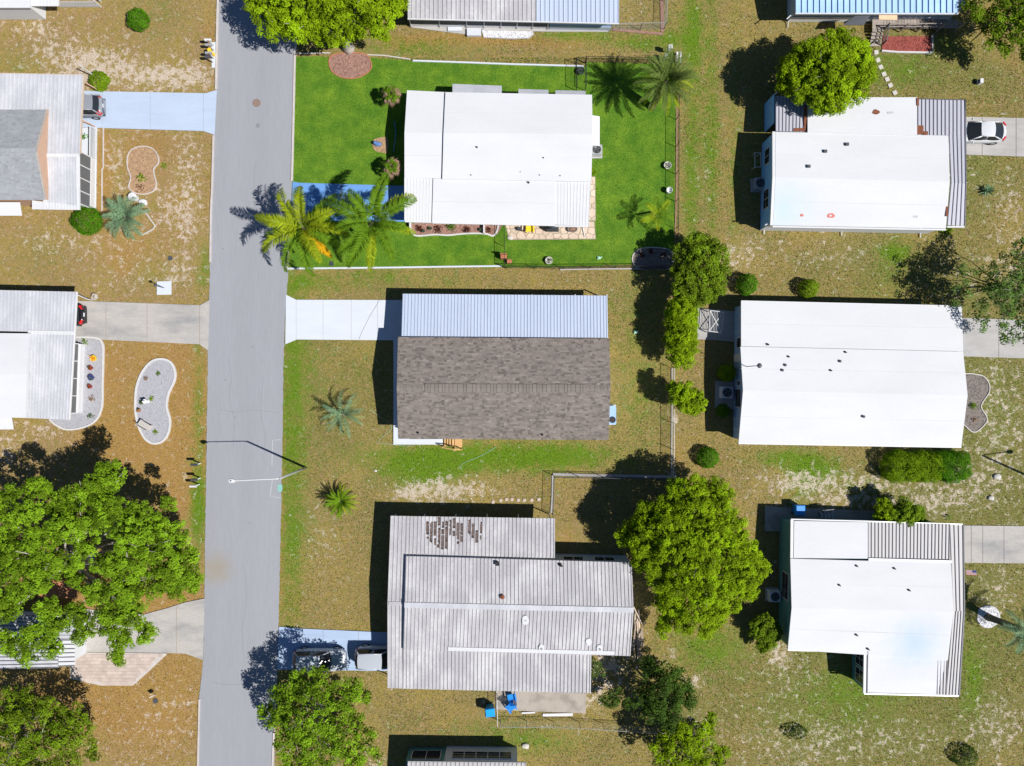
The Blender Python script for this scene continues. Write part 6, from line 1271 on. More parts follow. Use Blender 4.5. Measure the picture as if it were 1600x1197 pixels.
    glass('windscreen', [c8['fl'] + fwd, c8['fr'] + fwd, c8['tfr'], c8['tfl']]); glass('rear_window', [c8['rl'].lerp(c8['trl'], .25), c8['rr'].lerp(c8['trr'], .25), c8['trr'], c8['trl']] if wagon else [c8['rl'], c8['rr'], c8['trr'], c8['trl']])
    for s, ks in ((1, ('rl', 'fl', 'tfl', 'trl')), (-1, ('rr', 'fr', 'tfr', 'trr'))):
        q = [c8[a] for a in ks]; ts = [(.03, .5), (.53, .97)]
        for t0, t1 in ts: glass('side_window', [q[0].lerp(q[1], t0), q[0].lerp(q[1], t1), q[3].lerp(q[2], t1), q[3].lerp(q[2], t0)])
    pl = MB()
    for a, c in (('fl', 'tfl'), ('fr', 'tfr'), ('rl', 'trl'), ('rr', 'trr')): pl.tube([c8[a], c8[c]], .055, 6)
    for s, ks in ((1, ('rl', 'fl', 'tfl', 'trl')), (-1, ('rr', 'fr', 'tfr', 'trr'))): q = [c8[a] for a in ks]; pl.tube([q[0].lerp(q[1], .515), q[3].lerp(q[2], .515)], .04, 6); pl.tube([q[3], q[2]], .045, 6)
    pl.build('pillars', M[paint], o, smooth=True)
    for sx in (L * .5 - .88, -L * .5 + .82):
        for s in (1, -1):
            wv = MB(); R = .33; y0 = s * (hw - .2)
            def ring(r, y): return [Vector((sx + r * math.cos(a), y, R + r * math.sin(a))) for a in np.linspace(0, 2 * math.pi, 18, endpoint=False)]
            rr_ = [ring(R * .6, y0), ring(R * .95, y0), ring(R, y0 + s * .04), ring(R, y0 + s * .17), ring(R * .94, y0 + s * .215), ring(R * .62, y0 + s * .2)]
            for A_, B_ in zip(rr_, rr_[1:]):
                for i in range(18): wv.face([A_[i], A_[(i + 1) % 18], B_[(i + 1) % 18], B_[i]])
            wo = wv.build('wheel', M['tyre'], o, smooth=True); rm = MB(); A_ = ring(R * .62, y0 + s * .19); ce = Vector((sx, y0 + s * .2, R))
            for i in range(18): rm.face([A_[i], A_[(i + 1) % 18], ce])
            rm.build('rim', M['chrome'], wo)
    for s in (1, -1):
        t = MB(); x = -L / 2
        if wagon: t.hexa([(x + .03, s * hw * .66, .72), (x + .22, s * hw * .93, .72), (x + .22, s * hw * .9, .8), (x + .02, s * hw * .66, .8)], [(x + .16, s * hw * .66, belt + .18), (x + .34, s * hw * .89, belt + .18), (x + .34, s * hw * .8, belt + .2), (x + .2, s * hw * .62, belt + .2)])
        else: t.hexa([(x + .0, s * hw * .55, .66), (x + .22, s * hw * .92, .66), (x + .3, s * hw * .9, .72), (x + .1, s * hw * .5, .72)], [(x + .03, s * hw * .55, belt + .01), (x + .26, s * hw * .92, belt + .0), (x + .38, s * hw * .84, belt + .03), (x + .14, s * hw * .5, belt + .03)])
        t.build('tail_light', M[rearcol], o)
        h_ = MB(); x = L / 2; h_.hexa([(x - .3, s * hw * .62, .55), (x - .08, s * hw * .55, .55), (x - .3, s * hw * .93, .55), (x - .45, s * hw * .93, .55)], [(x - .32, s * hw * .62, hoodz - .1), (x - .12, s * hw * .55, hoodz - .13), (x - .32, s * hw * .92, hoodz - .1), (x - .5, s * hw * .92, hoodz - .06)]); h_.build('headlight', M['clear_lens'], o)
        m_ = MB(); m_.ball((xf - .22, s * (hw + .1), belt + .06), .11, 8, 6, sx=.7, sy=1.0, sz=.8); m_.build('wing_mirror', M[paint], o, smooth=True)
    if plate: p = MB(); p.box(-L / 2 - .012, -.16, .68, -L / 2 + .05, .16, .82); p.build('number_plate', M['white_trim'], o)
    bp = MB(); bp.box(-L / 2 + .02, -hw * .8, .3, -L / 2 + .16, hw * .8, .46); bp.build('bumper', M['gunmetal'], o)
    g = W(px, py); o.location = (g.x, g.y, .05); o.rotation_euler = (0, 0, rot); return o
car('grey hatchback under the ribbed carport with its red tail lights towards the road', 128, 171, math.pi, 'car_grey', 4.5, 1.82, 1.6, .98, 1.25, .12, .7, .35)
car('black car with red tail lights poking out of the white ribbed carport', 101, 494, math.pi + .02, 'car_black', 4.3, 1.75, 1.42, .92, 1.3, .34, .75, .85, wagon=False)
car('white sedan on the concrete driveway at the right carport', 1521, 211, math.pi, 'car_white', 4.4, 1.76, 1.43, .90, 1.25, .42, .75, .95, wagon=False)
car('silver car in dappled tree shade nearest the road on the blue driveway', 503, 1026, 0, 'car_silver', 4.45, 1.82, 1.55, .98, 1.3, .15, .75, .4)
car('pale silver car half under the metal roof at the end of the blue driveway', 599, 1022, 0.0, 'car_silver', 4.5, 1.82, 1.65, 1.0, 1.35, .12, .8, .35)

# ---------------------------------------------------------------- lamps, mailboxes, air conditioners
def street_lamp(label, base, arm, head_len, h=6.7, ah=7.0):
    g = W(*base); o = thing('street_lamp', label, 'street lamp', (g.x, g.y, 0)); b = MB(); b.tube([(g.x, g.y, -.1), (g.x, g.y, 3), (g.x, g.y, h)], [.11, .095, .075], 8); b.build('pole', M['galv'], o, smooth=True)
    e = g + Vector(arm); d = Vector(arm).normalized(); b = MB(); b.tube([(g.x, g.y, h - .15), Vector((g.x, g.y, h)) + d * .25 + Vector((0, 0, .12)), Vector((e.x, e.y, ah))], [.055, .045, .04], 6); b.build('arm', M['white_trim'], o)
    b = MB(); s = Vector((-d.y, d.x, 0)); c = Vector((e.x, e.y, ah)); lo = [c - s * .06, c + d * .2 - s * .17, c + d * head_len * .8 - s * .16, c + d * head_len - s * .06, c + d * head_len + s * .06, c + d * head_len * .8 + s * .16, c + d * .2 + s * .17, c + s * .06]
    lo = ccw3([v - Vector((0, 0, .08)) for v in lo]); cc = sum(lo, Vector()) / 8; b.hexa(lo, [cc + (v - cc) * .8 + Vector((0, 0, .15)) for v in lo]); hd = b.build('lamp_head', M['white_trim'], o)
    b = MB(); cl = c + d * head_len * .5; b.lathe((cl.x, cl.y, ah - .16), [(.1, 0), (.14, .05), (.14, .09)], 10); b.build('lens', M['clear_lens'], hd); b = MB(); b.lathe((cl.x - .05, cl.y, ah + .06), [(.05, 0), (.05, .08), (.03, .1)], 8); b.build('sensor', M['gunmetal'], hd)
    return o
street_lamp('tall street lamp on the right verge with its white arm reaching over the road', (478, 731), (-3.25, -.13, 0), .55)
street_lamp('street lamp beyond the right edge whose shadow falls on the weedy grass', (1627, 753), (2.2, .2, 0), .6)
g = W(257, 450); pad = MB(); P = pxpoly([(246,440),(268,439.5),(268,460.5),(246,461)]); pad.prism([(p.x, p.y) for p in P], -.1, .1)
yl = thing('yard_lamp', 'small lamp post standing on a square white pad in the dry grass', 'lamp', (g.x, g.y, 0)); pad.build('base_pad', M['white_concrete'], yl)
b = MB(); b.tube([(g.x, g.y, .1), (g.x, g.y, 1.45)], .035, 8); b.build('pole', M['gunmetal'], yl); b = MB(); b.lathe((g.x, g.y, 1.42), [(.05, 0), (.09, .06), (.09, .2), (.12, .22), (.04, .3)], 8); b.build('lantern', M['gunmetal'], yl)
def mailbox(px, py, label, m, group, post='white_trim', h=1.0):
    g = W(px, py); o = thing('mailbox', label, 'mailbox', (g.x, g.y, 0), group); b = MB(); b.box(g.x - .045, g.y - .045, -.05, g.x + .045, g.y + .045, h); b.bar((g.x + .2, g.y, h - .06), (g.x - .35, g.y, h - .06), .08, .06); b.build('post', M[post], o)
    b = MB(); pr2 = [(-.1, 0), (.1, 0), (.1, .12), (.07, .19), (0, .22), (-.07, .19), (-.1, .12)]; A_ = [Vector((g.x + .24, g.y + y_, h + z)) for y_, z in pr2]; B_ = [Vector((g.x - .30, g.y + y_, h + z)) for y_, z in pr2]
    for i in range(7): b.face([A_[i], A_[(i + 1) % 7], B_[(i + 1) % 7], B_[i]])
    b.face(B_[::-1]); b.build('box', M[m], o); b = MB(); b.face(A_); b.build('door', M[m], o); b = MB(); b.box(g.x + .02, g.y - .125, h + .05, g.x + .05, g.y - .105, h + .25); b.build('flag', M['red'], o); return o
grp = 'mailboxes at the top left kerb'
mailbox(334, 72, 'white mailbox, topmost of the four by the top left kerb', 'white_trim', grp); mailbox(335, 79.5, 'dark grey mailbox, second of the four by the top left kerb', 'galv', grp)
mailbox(335, 92, 'grey mailbox beside the yellow post, third of the four by the top left kerb', 'galv', grp); mailbox(334, 98, 'black mailbox, bottom of the four by the top left kerb', 'gunmetal', grp)
g = W(334.5, 86.5); b = MB(); b.box(g.x - .09, g.y - .12, 0, g.x + .09, g.y + .12, .9); b.box(g.x - .12, g.y - .15, .9, g.x + .12, g.y + .15, 1.0); tag(b.build('marker_post', M['yellow'], origin=(g.x, g.y, 0)), 'yellow painted post among the mailboxes at the top left kerb', 'post')
sheet('kerb_pad', [(331,66),(340,66),(339.5,106),(331,106)], M['white_concrete'], -.1, .03)
grp = 'mailboxes at the oak side kerb'
mailbox(313, 724, 'lone black mailbox, topmost of three by the kerb near the oak', 'gunmetal', grp); mailbox(313, 747, 'black mailbox, middle of three by the kerb near the oak', 'gunmetal', grp); mailbox(311, 757, 'white topped mailbox, bottom of three by the kerb near the oak', 'white_trim', grp, h=.95)
def air_con(label, px, py, s=.42, h=.75, m='galv', base=True):
    g = W(px, py); o = thing('air_conditioner', label, 'air conditioner', (g.x, g.y, 0)); b = MB(); b.box(g.x - s - .12, g.y - s - .12, -.05, g.x + s + .12, g.y + s + .12, .1); b.build('base_slab', M['concrete'], o)
    b = MB(); b.box(g.x - s, g.y - s, .1, g.x + s, g.y + s, h); 
    for i in range(6): z = .2 + i * (h - .3) / 6; b.box(g.x - s - .012, g.y - s - .012, z, g.x + s + .012, g.y + s + .012, z + .03)
    b.build('casing', M[m], o); b = MB(); b.lathe((g.x, g.y, h), [(s * .82, 0), (s * .82, .03), (s * .74, .032), (s * .72, .008)], 20); b.build('fan_well', M['dark'], o)
    b = MB()
    for k in range(4): a = k * math.pi / 2 + .4; d = Vector((math.cos(a), math.sin(a), 0)); e = Vector((-d.y, d.x, 0)); c = Vector((g.x, g.y, h + .035)); b.face([c + d * s * .1, c + d * s * .66 - e * .09, c + d * s * .68 + e * .12, c + d * s * .15 + e * .05])
    b.lathe((g.x, g.y, h + .02), [(s * .16, 0), (s * .16, .04), (s * .08, .05)], 10); b.build('fan', M['gunmetal'], o)
    b = MB()
    for r_ in (.3, .5, .7): b.tube([Vector((g.x + s * r_ * math.cos(a), g.y + s * r_ * math.sin(a), h + .06)) for a in np.linspace(0, 2 * math.pi, 17)], .006, 3, cap=False)
    b.build('grille', M['galv'], o); return o
air_con('grey air conditioner at the right side of the lawn house', 931, 238, .42, .75); air_con('air conditioner with round dark fan at the left wall of the stained roof house', 1183, 290, .45, .8)
air_con('air conditioner on the square slab at the left of the long white house', 1132, 613, .48, .8, 'white_trim'); air_con('white air conditioner at the left wall of the teal house', 1206, 928, .45, .8, 'white_trim')
g = W(953.5, 648); ac = thing('heat_pump', 'long light blue heat pump at the right end of the shingled house', 'air conditioner', (g.x, g.y, 0))
b = MB(); b.box(g.x - .55, g.y - .85, 0, g.x + .45, g.y + .85, .12); b.build('base_slab', M['white_concrete'], ac); b = MB(); P_ = [(g.x - .5, g.y - .78), (g.x + .28, g.y - .78), (g.x + .36, g.y - .7), (g.x + .36, g.y + .7), (g.x + .28, g.y + .78), (g.x - .5, g.y + .78)]; b.prism(P_, .12, .95); b.build('casing', M['wall_blue_or_shaded'], ac)
b = MB(); b.lathe((g.x + .05, g.y - .38, .95), [(.28, 0), (.28, .02), (.24, .02), (.23, .005)], 18); b.build('fan_well', M['dark'], ac)
b = MB(); b.tube([(g.x + .1, g.y + .8, .1), (g.x + .1, g.y + .8, 1.6)], .04, 6); b.build('conduit', M['galv'], ac)
# ---------------------------------------------------------------- garden and patio things
def chair(label, px, py, rot, m='blue_plastic', name='garden_chair', group=None):
    o = thing(name, label, 'chair', (0, 0, 0), group)
    b = MB(); b.hexa([(-.26, -.25, .36), (.26, -.27, .40), (.26, .27, .40), (-.26, .25, .36)], [(-.26, -.25, .39), (.26, -.27, .43), (.26, .27, .43), (-.26, .25, .39)]); b.build('seat', M[m], o)
    for i in range(5): y_ = -.22 + i * .11; b = MB(); b.bar((-.24, y_, .38), (-.52, y_ * 1.25, 1.0 - abs(i - 2) * .04), .095, .025); b.build('back_slat', M[m], o)
    for s in (1, -1):
        b = MB(); b.box(-.3, s * .3 - .06, .58, .34, s * .3 + .06, .61); b.build('armrest', M[m], o)
        for x in (-.24, .27): b = MB(); b.box(x - .03, s * .28 - .03, 0, x + .03, s * .28 + .03, .58); b.build('leg', M[m], o)
    g = W(px, py); o.location = (g.x, g.y, .06); o.rotation_euler = (0, 0, rot); return o
chair('blue garden chair under the metal roof edge, the upper of two on the brown patio', 800, 1085.5, math.pi / 2 + .2, 'blue_plastic'); chair('blue garden chair with dark seat, the lower of two on the brown patio', 799, 1101, -.9, 'blue_plastic')
chair('yellow garden chair on the flagstone patio below the white house', 828, 359, -math.pi / 2, 'yellow')
def bin_(label, px, py, m, s=.3, h=1.0, rot=0, name='wheeled_bin'):
    o = thing(name, label, 'bin', (0, 0, 0)); b = MB(); lo = [(-s * .8, -s * .75, .08), (s * .8, -s * .75, .08), (s * .8, s * .75, .08), (-s * .8, s * .75, .08)]; hi = [(-s, -s * .95, h), (s, -s * .95, h), (s, s * .95, h), (-s, s * .95, h)]; b.hexa(lo, hi); b.build('body', M[m], o)
    b = MB(); b.hexa([(-s * 1.1, -s, h), (s * 1.08, -s, h), (s * 1.08, s, h), (-s * 1.1, s, h)], [(-s, -s * .85, h + .09), (s * .95, -s * .85, h + .07), (s * .95, s * .85, h + .07), (-s, s * .85, h + .09)]); b.build('lid', M[m], o)
    b = MB(); b.tube([(-s * 1.15, -s * .8, h - .03), (-s * 1.15, s * .8, h - .03)], .02, 6); b.build('handle', M['gunmetal'], o)
    for q in (1, -1): b = MB(); b.tube([(-s * .9, q * s * .8, .1), (-s * .9, q * s * .95, .1)], .1, 10); b.build('wheel', M['tyre'], o)
    g = W(px, py); o.location = (g.x, g.y, .02); o.rotation_euler = (0, 0, rot); return o
bin_('bright blue wheeled bin in the grass left of the brown patio', 766.5, 1104, 'blue_plastic2', .36, 1.1, .1); bin_('dark blue bin in the shade above the teal house', 1243, 794, 'blue_plastic', .4, 1.0, math.pi / 2)
gr = thing('covered_grill', 'charcoal grill cover standing on the flagstone patio', 'grill', base_of([(863, 357)])); g = W(863, 357)
b = MB(); b.hexa(ccw3([Vector((g.x + x, g.y + y_, .05)) for x, y_ in ((-.55, -.3), (.55, -.3), (.55, .3), (-.55, .3))]), ccw3([Vector((g.x + x, g.y + y_, .9)) for x, y_ in ((-.5, -.28), (.38, -.28), (.38, .28), (-.5, .28))])); b.build('cover', M['cover'], gr)
b = MB(); b.tube([(g.x - .42, g.y, .9), (g.x + .34, g.y, .9)], [.24, .24], 10); b.build('hood', M['cover'], gr, smooth=True)
b = MB(); g = W(894, 359); b.lathe((g.x, g.y, .04), [(.3, 0), (.38, .25), (.36, .28), (.30, .28), (.28, .2)], 12, sx=1.2, sy=.75); pt_ = thing('planter', 'brown oval planter on the flagstone patio right of the grill', 'planter', (g.x, g.y, 0)); b.build('pot', M['mulch_dark'], pt_); b = MB(); b.lathe((g.x, g.y, .24), [(.26, 0), (.2, .08), (.05, .12)], 8, sx=1.2, sy=.75); b.build('soil', M['mulch'], pt_)
g = W(811, 358); b = MB(); b.hexa(ccw3([Vector((g.x + x, g.y + y_, .04)) for x, y_ in ((-.22, -.14), (.2, -.16), (.22, .15), (-.2, .16))]), ccw3([Vector((g.x + x, g.y + y_, .36)) for x, y_ in ((-.16, -.1), (.18, -.12), (.15, .12), (-.16, .1))])); tag(b.build('storage_box', M['cover'], origin=(g.x, g.y, 0)), 'small black box on the flagstones left of the yellow chair', 'box')
def pot(label, px, py, r, m, fill='leaf_lime', h=.35, fn=24, name='flower_pot', group=None, seed=1):
    g = W(px, py); o = thing(name, label, 'flower pot', (g.x, g.y, 0), group); b = MB(); b.lathe((g.x, g.y, .04), [(r * .65, 0), (r, h * .85), (r * 1.08, h * .85), (r * 1.08, h), (r * .9, h), (r * .85, h * .8)], 14); b.build('pot', M[m], o); rng = np.random.default_rng(seed)
    if fn: P = np.array([g.x, g.y, h + .06]) + rng.normal(0, 1, (fn, 3)) * np.array([r * .5, r * .5, .07]); nn = rng.normal(0, .5, (fn, 3)) + np.array([0, 0, 1]); nn /= np.linalg.norm(nn, axis=1)[:, None]; leaf_mesh('plant', P, nn, np.full(fn, .11), np.clip(rng.normal(.5, .2, fn), 0, 1), M[fill], o, o.location, rng)['kind'] = 'stuff'
    return o
pot('pot of yellow orange flowers, topmost of the four pots in the porch gravel bed', 149, 560, .24, 'yellow', 'orange', .3, 60, seed=2); pot('small red pot between the orange flowers and the blue pot', 144, 575, .18, 'red', 'leaf_dark', .3, 16, seed=3); pot('round indigo blue pot in the porch gravel bed', 145.5, 590, .24, 'indigo', 'leaf_grey', .34, 18, seed=4); pot('small red pot directly below the indigo blue pot', 143, 604, .17, 'red', 'leaf_dark', .3, 14, seed=5)
pot('small terracotta pot left of the white bench in the kidney gravel bed', 219, 641, .15, 'terracotta', 'leaf_dark', .25, 12, seed=6); pot('dark pot of straw coloured plant by the driveway end of the carport', 151, 464.5, .26, 'stone', 'frond_dry', .3, 22, seed=7)
for i, (x, y_) in enumerate([(662,362),(673,358),(751,360)]): pot(['dark pot between the two left red plants', 'black pot beside the second red plant', 'dark pot at the right end'][i] + ' of the white house bed', x, y_, .13, 'cover', 'leaf_dark', .28, 10, seed=10 + i)
st_ = thing('garden_statue', 'white garden fountain figure among plants in the kidney gravel bed', 'statue', base_of([(231, 627)])); g = W(231, 627)
b = MB(); b.lathe((g.x, g.y, 0), [(.16, 0), (.17, .08), (.07, .12), (.06, .4), (.19, .48), (.21, .54), (.17, .52), (.06, .5), (.05, .7), (.09, .78), (.06, .88), (.02, .94)], 14); b.build('basin', M['white_trim'], st_, smooth=True)
tuft('dark green clump left of the white garden fountain', 223, 628, .3, .4, 'leaf_dark', 101, n=90); tuft('small light green plant right of the white garden fountain', 238, 623, .26, .3, 'leaf_lime', 102)
bn = thing('garden_bench', 'white slatted garden bench set at an angle in the kidney gravel bed', 'bench', (0, 0, 0))
for i in range(4): b = MB(); b.box(-.5, -.2 + i * .11, .42, .5, -.11 + i * .11, .45); b.build('seat_slat', M['stone'], bn)
for i in range(3): b = MB(); b.box(-.5, .24, .52 + i * .13, .5, .27, .61 + i * .13); b.build('back_slat', M['stone'], bn)
for x in (-.45, .45): b = MB(); b.box(x - .04, -.2, 0, x + .04, .26, .42); b.box(x - .04, .22, .4, x + .04, .27, .9); b.build('leg', M['stone'], bn)
g = W(230, 663); bn.location = (g.x, g.y, .04); bn.rotation_euler = (0, 0, math.pi - .55)
g = W(591, 226); b = MB(); bb = thing('stone_ornament', 'blue stone ornament on the round mulch patch beside the white house', 'ornament', (g.x, g.y, 0)); b.ball((g.x, g.y, .12), .26, 9, 6, sz=.8, sx=1.3, sy=.8); b.build('boulder', M['bluestone'], bb); b = MB(); b.ball((g.x - .2, g.y + .06, .34), .16, 8, 5, sx=1.2); b.build('top_stone', M['bluestone'], bb)
b = MB(); b.tube([W(616, 189, .04), W(618, 200, .04), W(618, 215, .04), W(616, 228, .04), W(615, 238, .04)], .045, 6); tag(b.build('garden_hose', M['hose'], origin=W(616, 210)), 'blue grey garden hose lying in the shade between the two fan palms', 'hose')
b = MB(); hp = [W(x, y_, .03) for x, y_ in smooth_loop([(578,640),(592,650),(612,668),(590,690),(604,693),(640,697),(655,690),(668,686)], 5, False)]; b.tube(hp, .012, 4); tag(b.build('garden_hose', M['green_plastic'], origin=hp[0]), 'thin pale hose curling around the front corner of the shingled house', 'hose')
b = MB(); hp = [W(x, y_, .03) for x, y_ in smooth_loop([(775,698),(765,705),(745,715),(728,722),(720,728),(722,734)], 5, False)]; b.tube(hp, .014, 4); tag(b.build('garden_hose', M['green_plastic'], origin=hp[0]), 'pale green hose in the bright grass below the wooden steps', 'hose')
for (x, y_, lab) in ((936, 403, 'small pale green frog ornament on the lower right lawn'), (993, 519, 'small pale green toy lying in the grass left of the tall hedge')):
    g = W(x, y_); b = MB(); b.ball((g.x, g.y, .08), .14, 8, 5, sz=.7, sx=1.3); b.ball((g.x + .17, g.y + .04, .14), .08, 7, 5); b.ball((g.x - .12, g.y + .12, .05), .06, 6, 4); b.ball((g.x - .12, g.y - .12, .05), .06, 6, 4); tag(b.build('ornament', M['green_plastic'], origin=(g.x, g.y, 0)), lab, 'ornament')
for (x, y_, lab) in ((907, 113, 'round black and white planter by the lawn gate at the top'), (1042, 260, 'round planter at the right fence above the white tub'), (857.5, 408, 'round tan planter beside the bottom lawn fence')):
    pot(lab, x, y_, .3, 'stone' if x != 907 else 'cover', 'leaf_dark', .3, 40, name='planter', seed=int(x))
g = W(1044, 299.5); b = MB(); b.lathe((g.x, g.y, 0), [(.2, 0), (.24, .5), (.26, .5), (.26, .55), (.22, .55), (.2, .4)], 14); tag(b.build('tub', M['white_trim'], origin=(g.x, g.y, 0)), 'white tub at the right fence beside the young palm', 'tub')
g = W(212, 310); b = MB(); b.lathe((g.x, g.y, 0), [(.3, 0), (.34, .5), (.36, .5), (.36, .58), (.05, .62)], 16); tag(b.build('drum', M['white_trim'], origin=(g.x, g.y, 0)), 'round white lidded drum above the blue green palm', 'drum')
g = W(224, 316); b = MB(); b.ball((g.x, g.y, .1), .32, 10, 6, sz=.5, sx=1.2, sy=.8); b.ball((g.x + .25, g.y - .12, .14), .18, 8, 5, sz=.6); tag(b.build('pale_rock', M['white_trim'], origin=(g.x, g.y, 0)), 'pale rounded rock next to the white drum', 'rock')
g = W(1045, 92); b = MB(); b.tube([(g.x - .7, g.y - .25, .4), (g.x + .6, g.y + .35, .4)], .2, 8); 
pu = thing('utility_boxes', 'white pole mounted boxes beside the date palm at the top fence', 'utility box', base_of([(1050, 94)]))
for i, (x, y_, z, s) in enumerate([(1043,83,1.2,.16),(1037.5,94,1.0,.14)]): g = W(x, y_); b = MB(); b.box(g.x - s, g.y - s, z - .5, g.x + s, g.y + s, z); b.box(g.x - .04, g.y - .04, 0, g.x + .04, g.y + .04, z - .4); b.build('box', M['white_trim'], pu)
for x in (1057, 1062): g = W(x, 92); b = MB(); b.box(g.x - .07, g.y - .45, .25, g.x + .07, g.y + .45, .35); b.box(g.x - .05, g.y - .4, 0, g.x + .05, g.y - .3, .25); b.box(g.x - .05, g.y + .3, 0, g.x + .05, g.y + .4, .25); b.build('rail', M['white_trim'], pu)
g = W(1527, 129.5); b = MB(); ub = thing('utility_box', 'small white and black utility box in the grass above the white sedan', 'utility box', (g.x, g.y, 0)); b.box(g.x - .02, g.y - .18, 0, g.x + .24, g.y + .2, .45); b.build('cabinet', M['white_trim'], ub); b = MB(); b.box(g.x - .2, g.y - .14, 0, g.x - .03, g.y + .14, .3); b.build('meter', M['cover'], ub)
g = W(518, 412); b = MB(); b.prism([(g.x - .18, g.y - .18), (g.x + .18, g.y - .18), (g.x + .18, g.y + .18), (g.x - .18, g.y + .18)], 0, .05); b.box(g.x - .1, g.y - .02, .05, g.x + .1, g.y + .02, .07); tag(b.build('meter_lid', M['cover'], origin=(g.x, g.y, 0)), 'dark square meter lid under the tip of the golden palm frond', 'lid')
rk = [(797, 371.5, .22, 'stone', 'pale rock in front of the black lawn gate'), (587, 735.5, .1, 'white_trim', 'small white stone in the grass between the two front palms'), (1557.5, 744.5, .3, 'stone', 'flat pale stone in the weedy grass right of the long hedge'), (821, 1165, .28, 'stone', 'pale rock beside the corner of the bottom house'), (1548, 778, .24, 'stone', 'grey stone above the right driveway of the teal house'), (857, 696.5, .0, 'stone', '')]
for x, y_, s, m, lab in rk:
    if not s: continue
    g = W(x, y_); b = MB(); b.ball((g.x, g.y, s * .25), s, 9, 6, sz=.5, sx=1.2, sy=.85); b.ball((g.x + s * .5, g.y - s * .4, s * .2), s * .6, 8, 5, sz=.5); tag(b.build('rock', M[m], origin=(g.x, g.y, 0)), lab, 'rock')
for i, (x, y_, r) in enumerate([(787, 403, .26), (796, 410, .2)]):
    g = W(x, y_); b = MB(); b.box(g.x - r, g.y - r * .6, 0, g.x + r, g.y + r * .6, .7 - i * .25); b.box(g.x - r * 1.1, g.y + r * .5, .3, g.x + r * 1.1, g.y + r * .75, 1.1 - i * .4); tag(b.build('planter_box', M['terracotta'], origin=(g.x, g.y, 0)), ['rust red planter box by the black gate post', 'smaller rust red planter at the lower lawn fence corner'][i], 'planter')
g = W(243, 1085); b = MB(); sg_ = thing('yard_sign', 'small black and white yard sign in the orange grass near the paver patio', 'sign', (g.x, g.y, 0)); b.tube([(g.x, g.y, 0), (g.x, g.y, .5)], .02, 5); b.build('stake', M['gunmetal'], sg_); b = MB(); b.hexa([(g.x - .14, g.y - .08, .4), (g.x + .2, g.y + .1, .4), (g.x + .18, g.y + .14, .4), (g.x - .16, g.y - .04, .4)], [(g.x - .14, g.y + .02, .75), (g.x + .2, g.y + .2, .75), (g.x + .18, g.y + .24, .75), (g.x - .16, g.y + .06, .75)]); b.build('panel', M['white_trim'], sg_)
lid('valve_lid', 243, 1095, 4.2, M['gunmetal'], 'dark round lid in the orange grass below the yard sign', 'valve lid', .03)
# lumber leaning and lying against the right end of the metal roofed house
rl_ = random.Random(44); wl_ = ['longest board', 'second longest board', 'crooked board', 'thin board', 'wide board', 'short board', 'dark board', 'inner board', 'outermost board', 'cross lying pole']
for i, (x0, y0, x1, y1, z, w) in enumerate([(993,955,990,1033,.5,.1),(996,958,997,1032,.35,.12),(998,952,1000,1020,.42,.1),(991,960,994,1008,.3,.14),(1000,960,997,1025,.2,.12),(1008,970,999,995,.62,.11),(994,970,988,1016,.6,.09),(1003,985,1004,1010,.1,.2),(999,990,1001,1032,.55,.12),(990,948,1003,975,.7,.09)]):
    b = MB(); b.bar(W(x0, y0, z), W(x1, y1, max(.05, z - .25)), w, .05, rl_.uniform(.1, .95)); tag(b.build('lumber_board', M['wood_pale'], origin=W((x0 + x1) / 2, (y0 + y1) / 2)), f'{wl_[i]} in the bleached lumber pile beside the metal roofed house', 'board', 'lumber piled beside the metal roofed house')
b = MB(); b.bar(W(848, 1117, .02), W(895, 1116, .02), .24, .06); tag(b.build('white_plank', M['white_trim'], origin=W(870, 1117)), 'white plank lying along the lower edge of the brown patio', 'plank'); b = MB(); b.bar(W(815, 1114, .02), W(836, 1113, .02), .14, .05); tag(b.build('white_plank', M['white_trim'], origin=W(825, 1114)), 'shorter broken white plank left of the long white plank', 'plank')
ru = thing('metal_rack', 'white metal frame standing in the shade left of the stained roof house', 'rack', base_of([(1177, 256)])); 
for p, q in (((1174,244),(1183,244)),((1174,244),(1174,266)),((1174,266),(1183,266)),((1183,244),(1183,266))): a, c = W(*p), W(*q); b = MB(); b.tube([(a.x, a.y, .9), (c.x, c.y, .9)], .025, 6); b.tube([(a.x, a.y, 0), (a.x, a.y, .9)], .025, 6); b.build('tube', M['white_trim'], ru)
for i, (x, y_) in enumerate([(1284, 806), (1290, 805)]): chair(['left', 'right'][i] + ' grey chair in the shade above the teal house', x, y_ - 3, -1.5, 'galv')

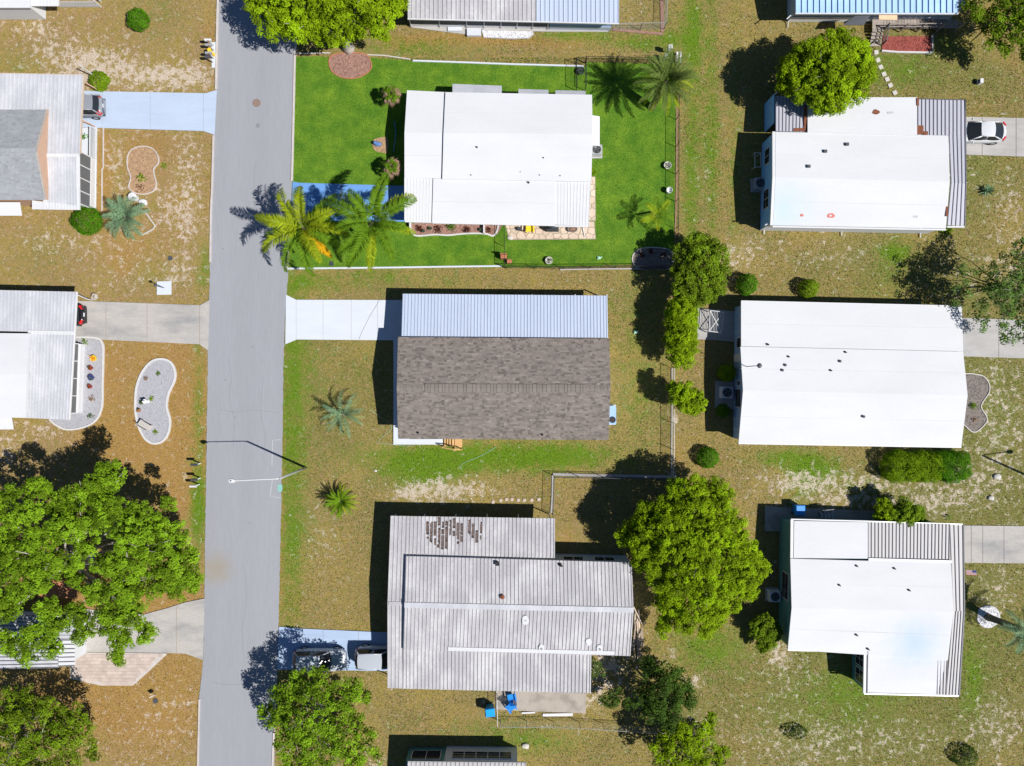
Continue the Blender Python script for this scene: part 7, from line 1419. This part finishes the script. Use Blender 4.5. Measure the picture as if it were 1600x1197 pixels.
# ---------------------------------------------------------------- grass blades over the lawn and the dry yards
rng = np.random.default_rng(77)
def blades(name, n, xlim, ylim, m, keep, hmin, hmax, attrs=True, sway=.5):
    X = rng.uniform(*xlim, n); Y = rng.uniform(*ylim, n); px = X * PXM + 800; py = 598.5 - Y * PXM; ok = keep(px, py)
    for poly in NOGRASS:
        xs, ys = np.array([p[0] for p in poly]), np.array([p[1] for p in poly]); box = np.where((px > xs.min() - 1) & (px < xs.max() + 1) & (py > ys.min() - 1) & (py < ys.max() + 1) & ok)[0]
        if len(box) == 0: continue
        c = np.zeros(len(box), bool); j = len(poly) - 1; qx, qy = px[box], py[box]
        for i in range(len(poly)):
            c ^= ((ys[i] > qy) != (ys[j] > qy)) & (qx < (xs[j] - xs[i]) * (qy - ys[i]) / (ys[j] - ys[i] + 1e-9) + xs[i]); j = i
        ok[box[c]] = False
    X, Y = X[ok], Y[ok]; n = len(X); g, s, o, v = ground_attrs(X, Y); ok = rng.random(n) > s * .85 if attrs else np.ones(n, bool); X, Y = X[ok], Y[ok]; n = len(X); g, s, o, v = g[ok], s[ok], o[ok], v[ok]
    h = rng.uniform(hmin, hmax, n); a = rng.uniform(0, 6.28, n); w = rng.uniform(.02, .045, n); b_ = rng.uniform(0, 6.28, n); sw = h * rng.uniform(.4, 1.3, n)
    V = np.zeros((n, 3, 3), np.float32); V[:, 0, 0] = X - np.cos(a) * w; V[:, 0, 1] = Y - np.sin(a) * w; V[:, 1, 0] = X + np.cos(a) * w; V[:, 1, 1] = Y + np.sin(a) * w; V[:, :2, 2] = -.02; V[:, 2, 0] = X + np.cos(b_) * sw; V[:, 2, 1] = Y + np.sin(b_) * sw; V[:, 2, 2] = h
    me = raw_mesh(name, V.reshape(-1, 3), np.arange(n * 3).reshape(n, 3), m)
    for nme, arr in zip(('green', 'sand', 'orange', 'olive'), (g, s * .3, o, v)): set_attr(me, nme, np.repeat(arr, 3))
    ob = bpy.data.objects.new(name, me); C.objects.link(ob); return tag(ob, kind='stuff')
lx = np.array([p[0] for p in LAWN]); 
def in_lawn(px, py): return (px > 457) & (px < 1054) & (py > 90) & (py < 416) & ~((px > 641) & (px < 918) & (py > 148) & (py < 340))
blades('grass', 330000, (-45, 45), (-34, 34), M['ground'], lambda px, py: ~((px > 451) & (px < 1057) & (py > 90) & (py < 418)) & ~((px > 625) & (px < 950) & (py > 535) & (py < 680)) & ~((px > 620) & (px < 980) & (py > 815) & (py < 1070)) & ~((px > 1165) & (px < 1495) & (py > 480) & (py < 690)), .03, .085)
blades('lawn_grass', 110000, (-19, 14), (10, 28), M['lawn'], in_lawn, .03, .07, attrs=False)
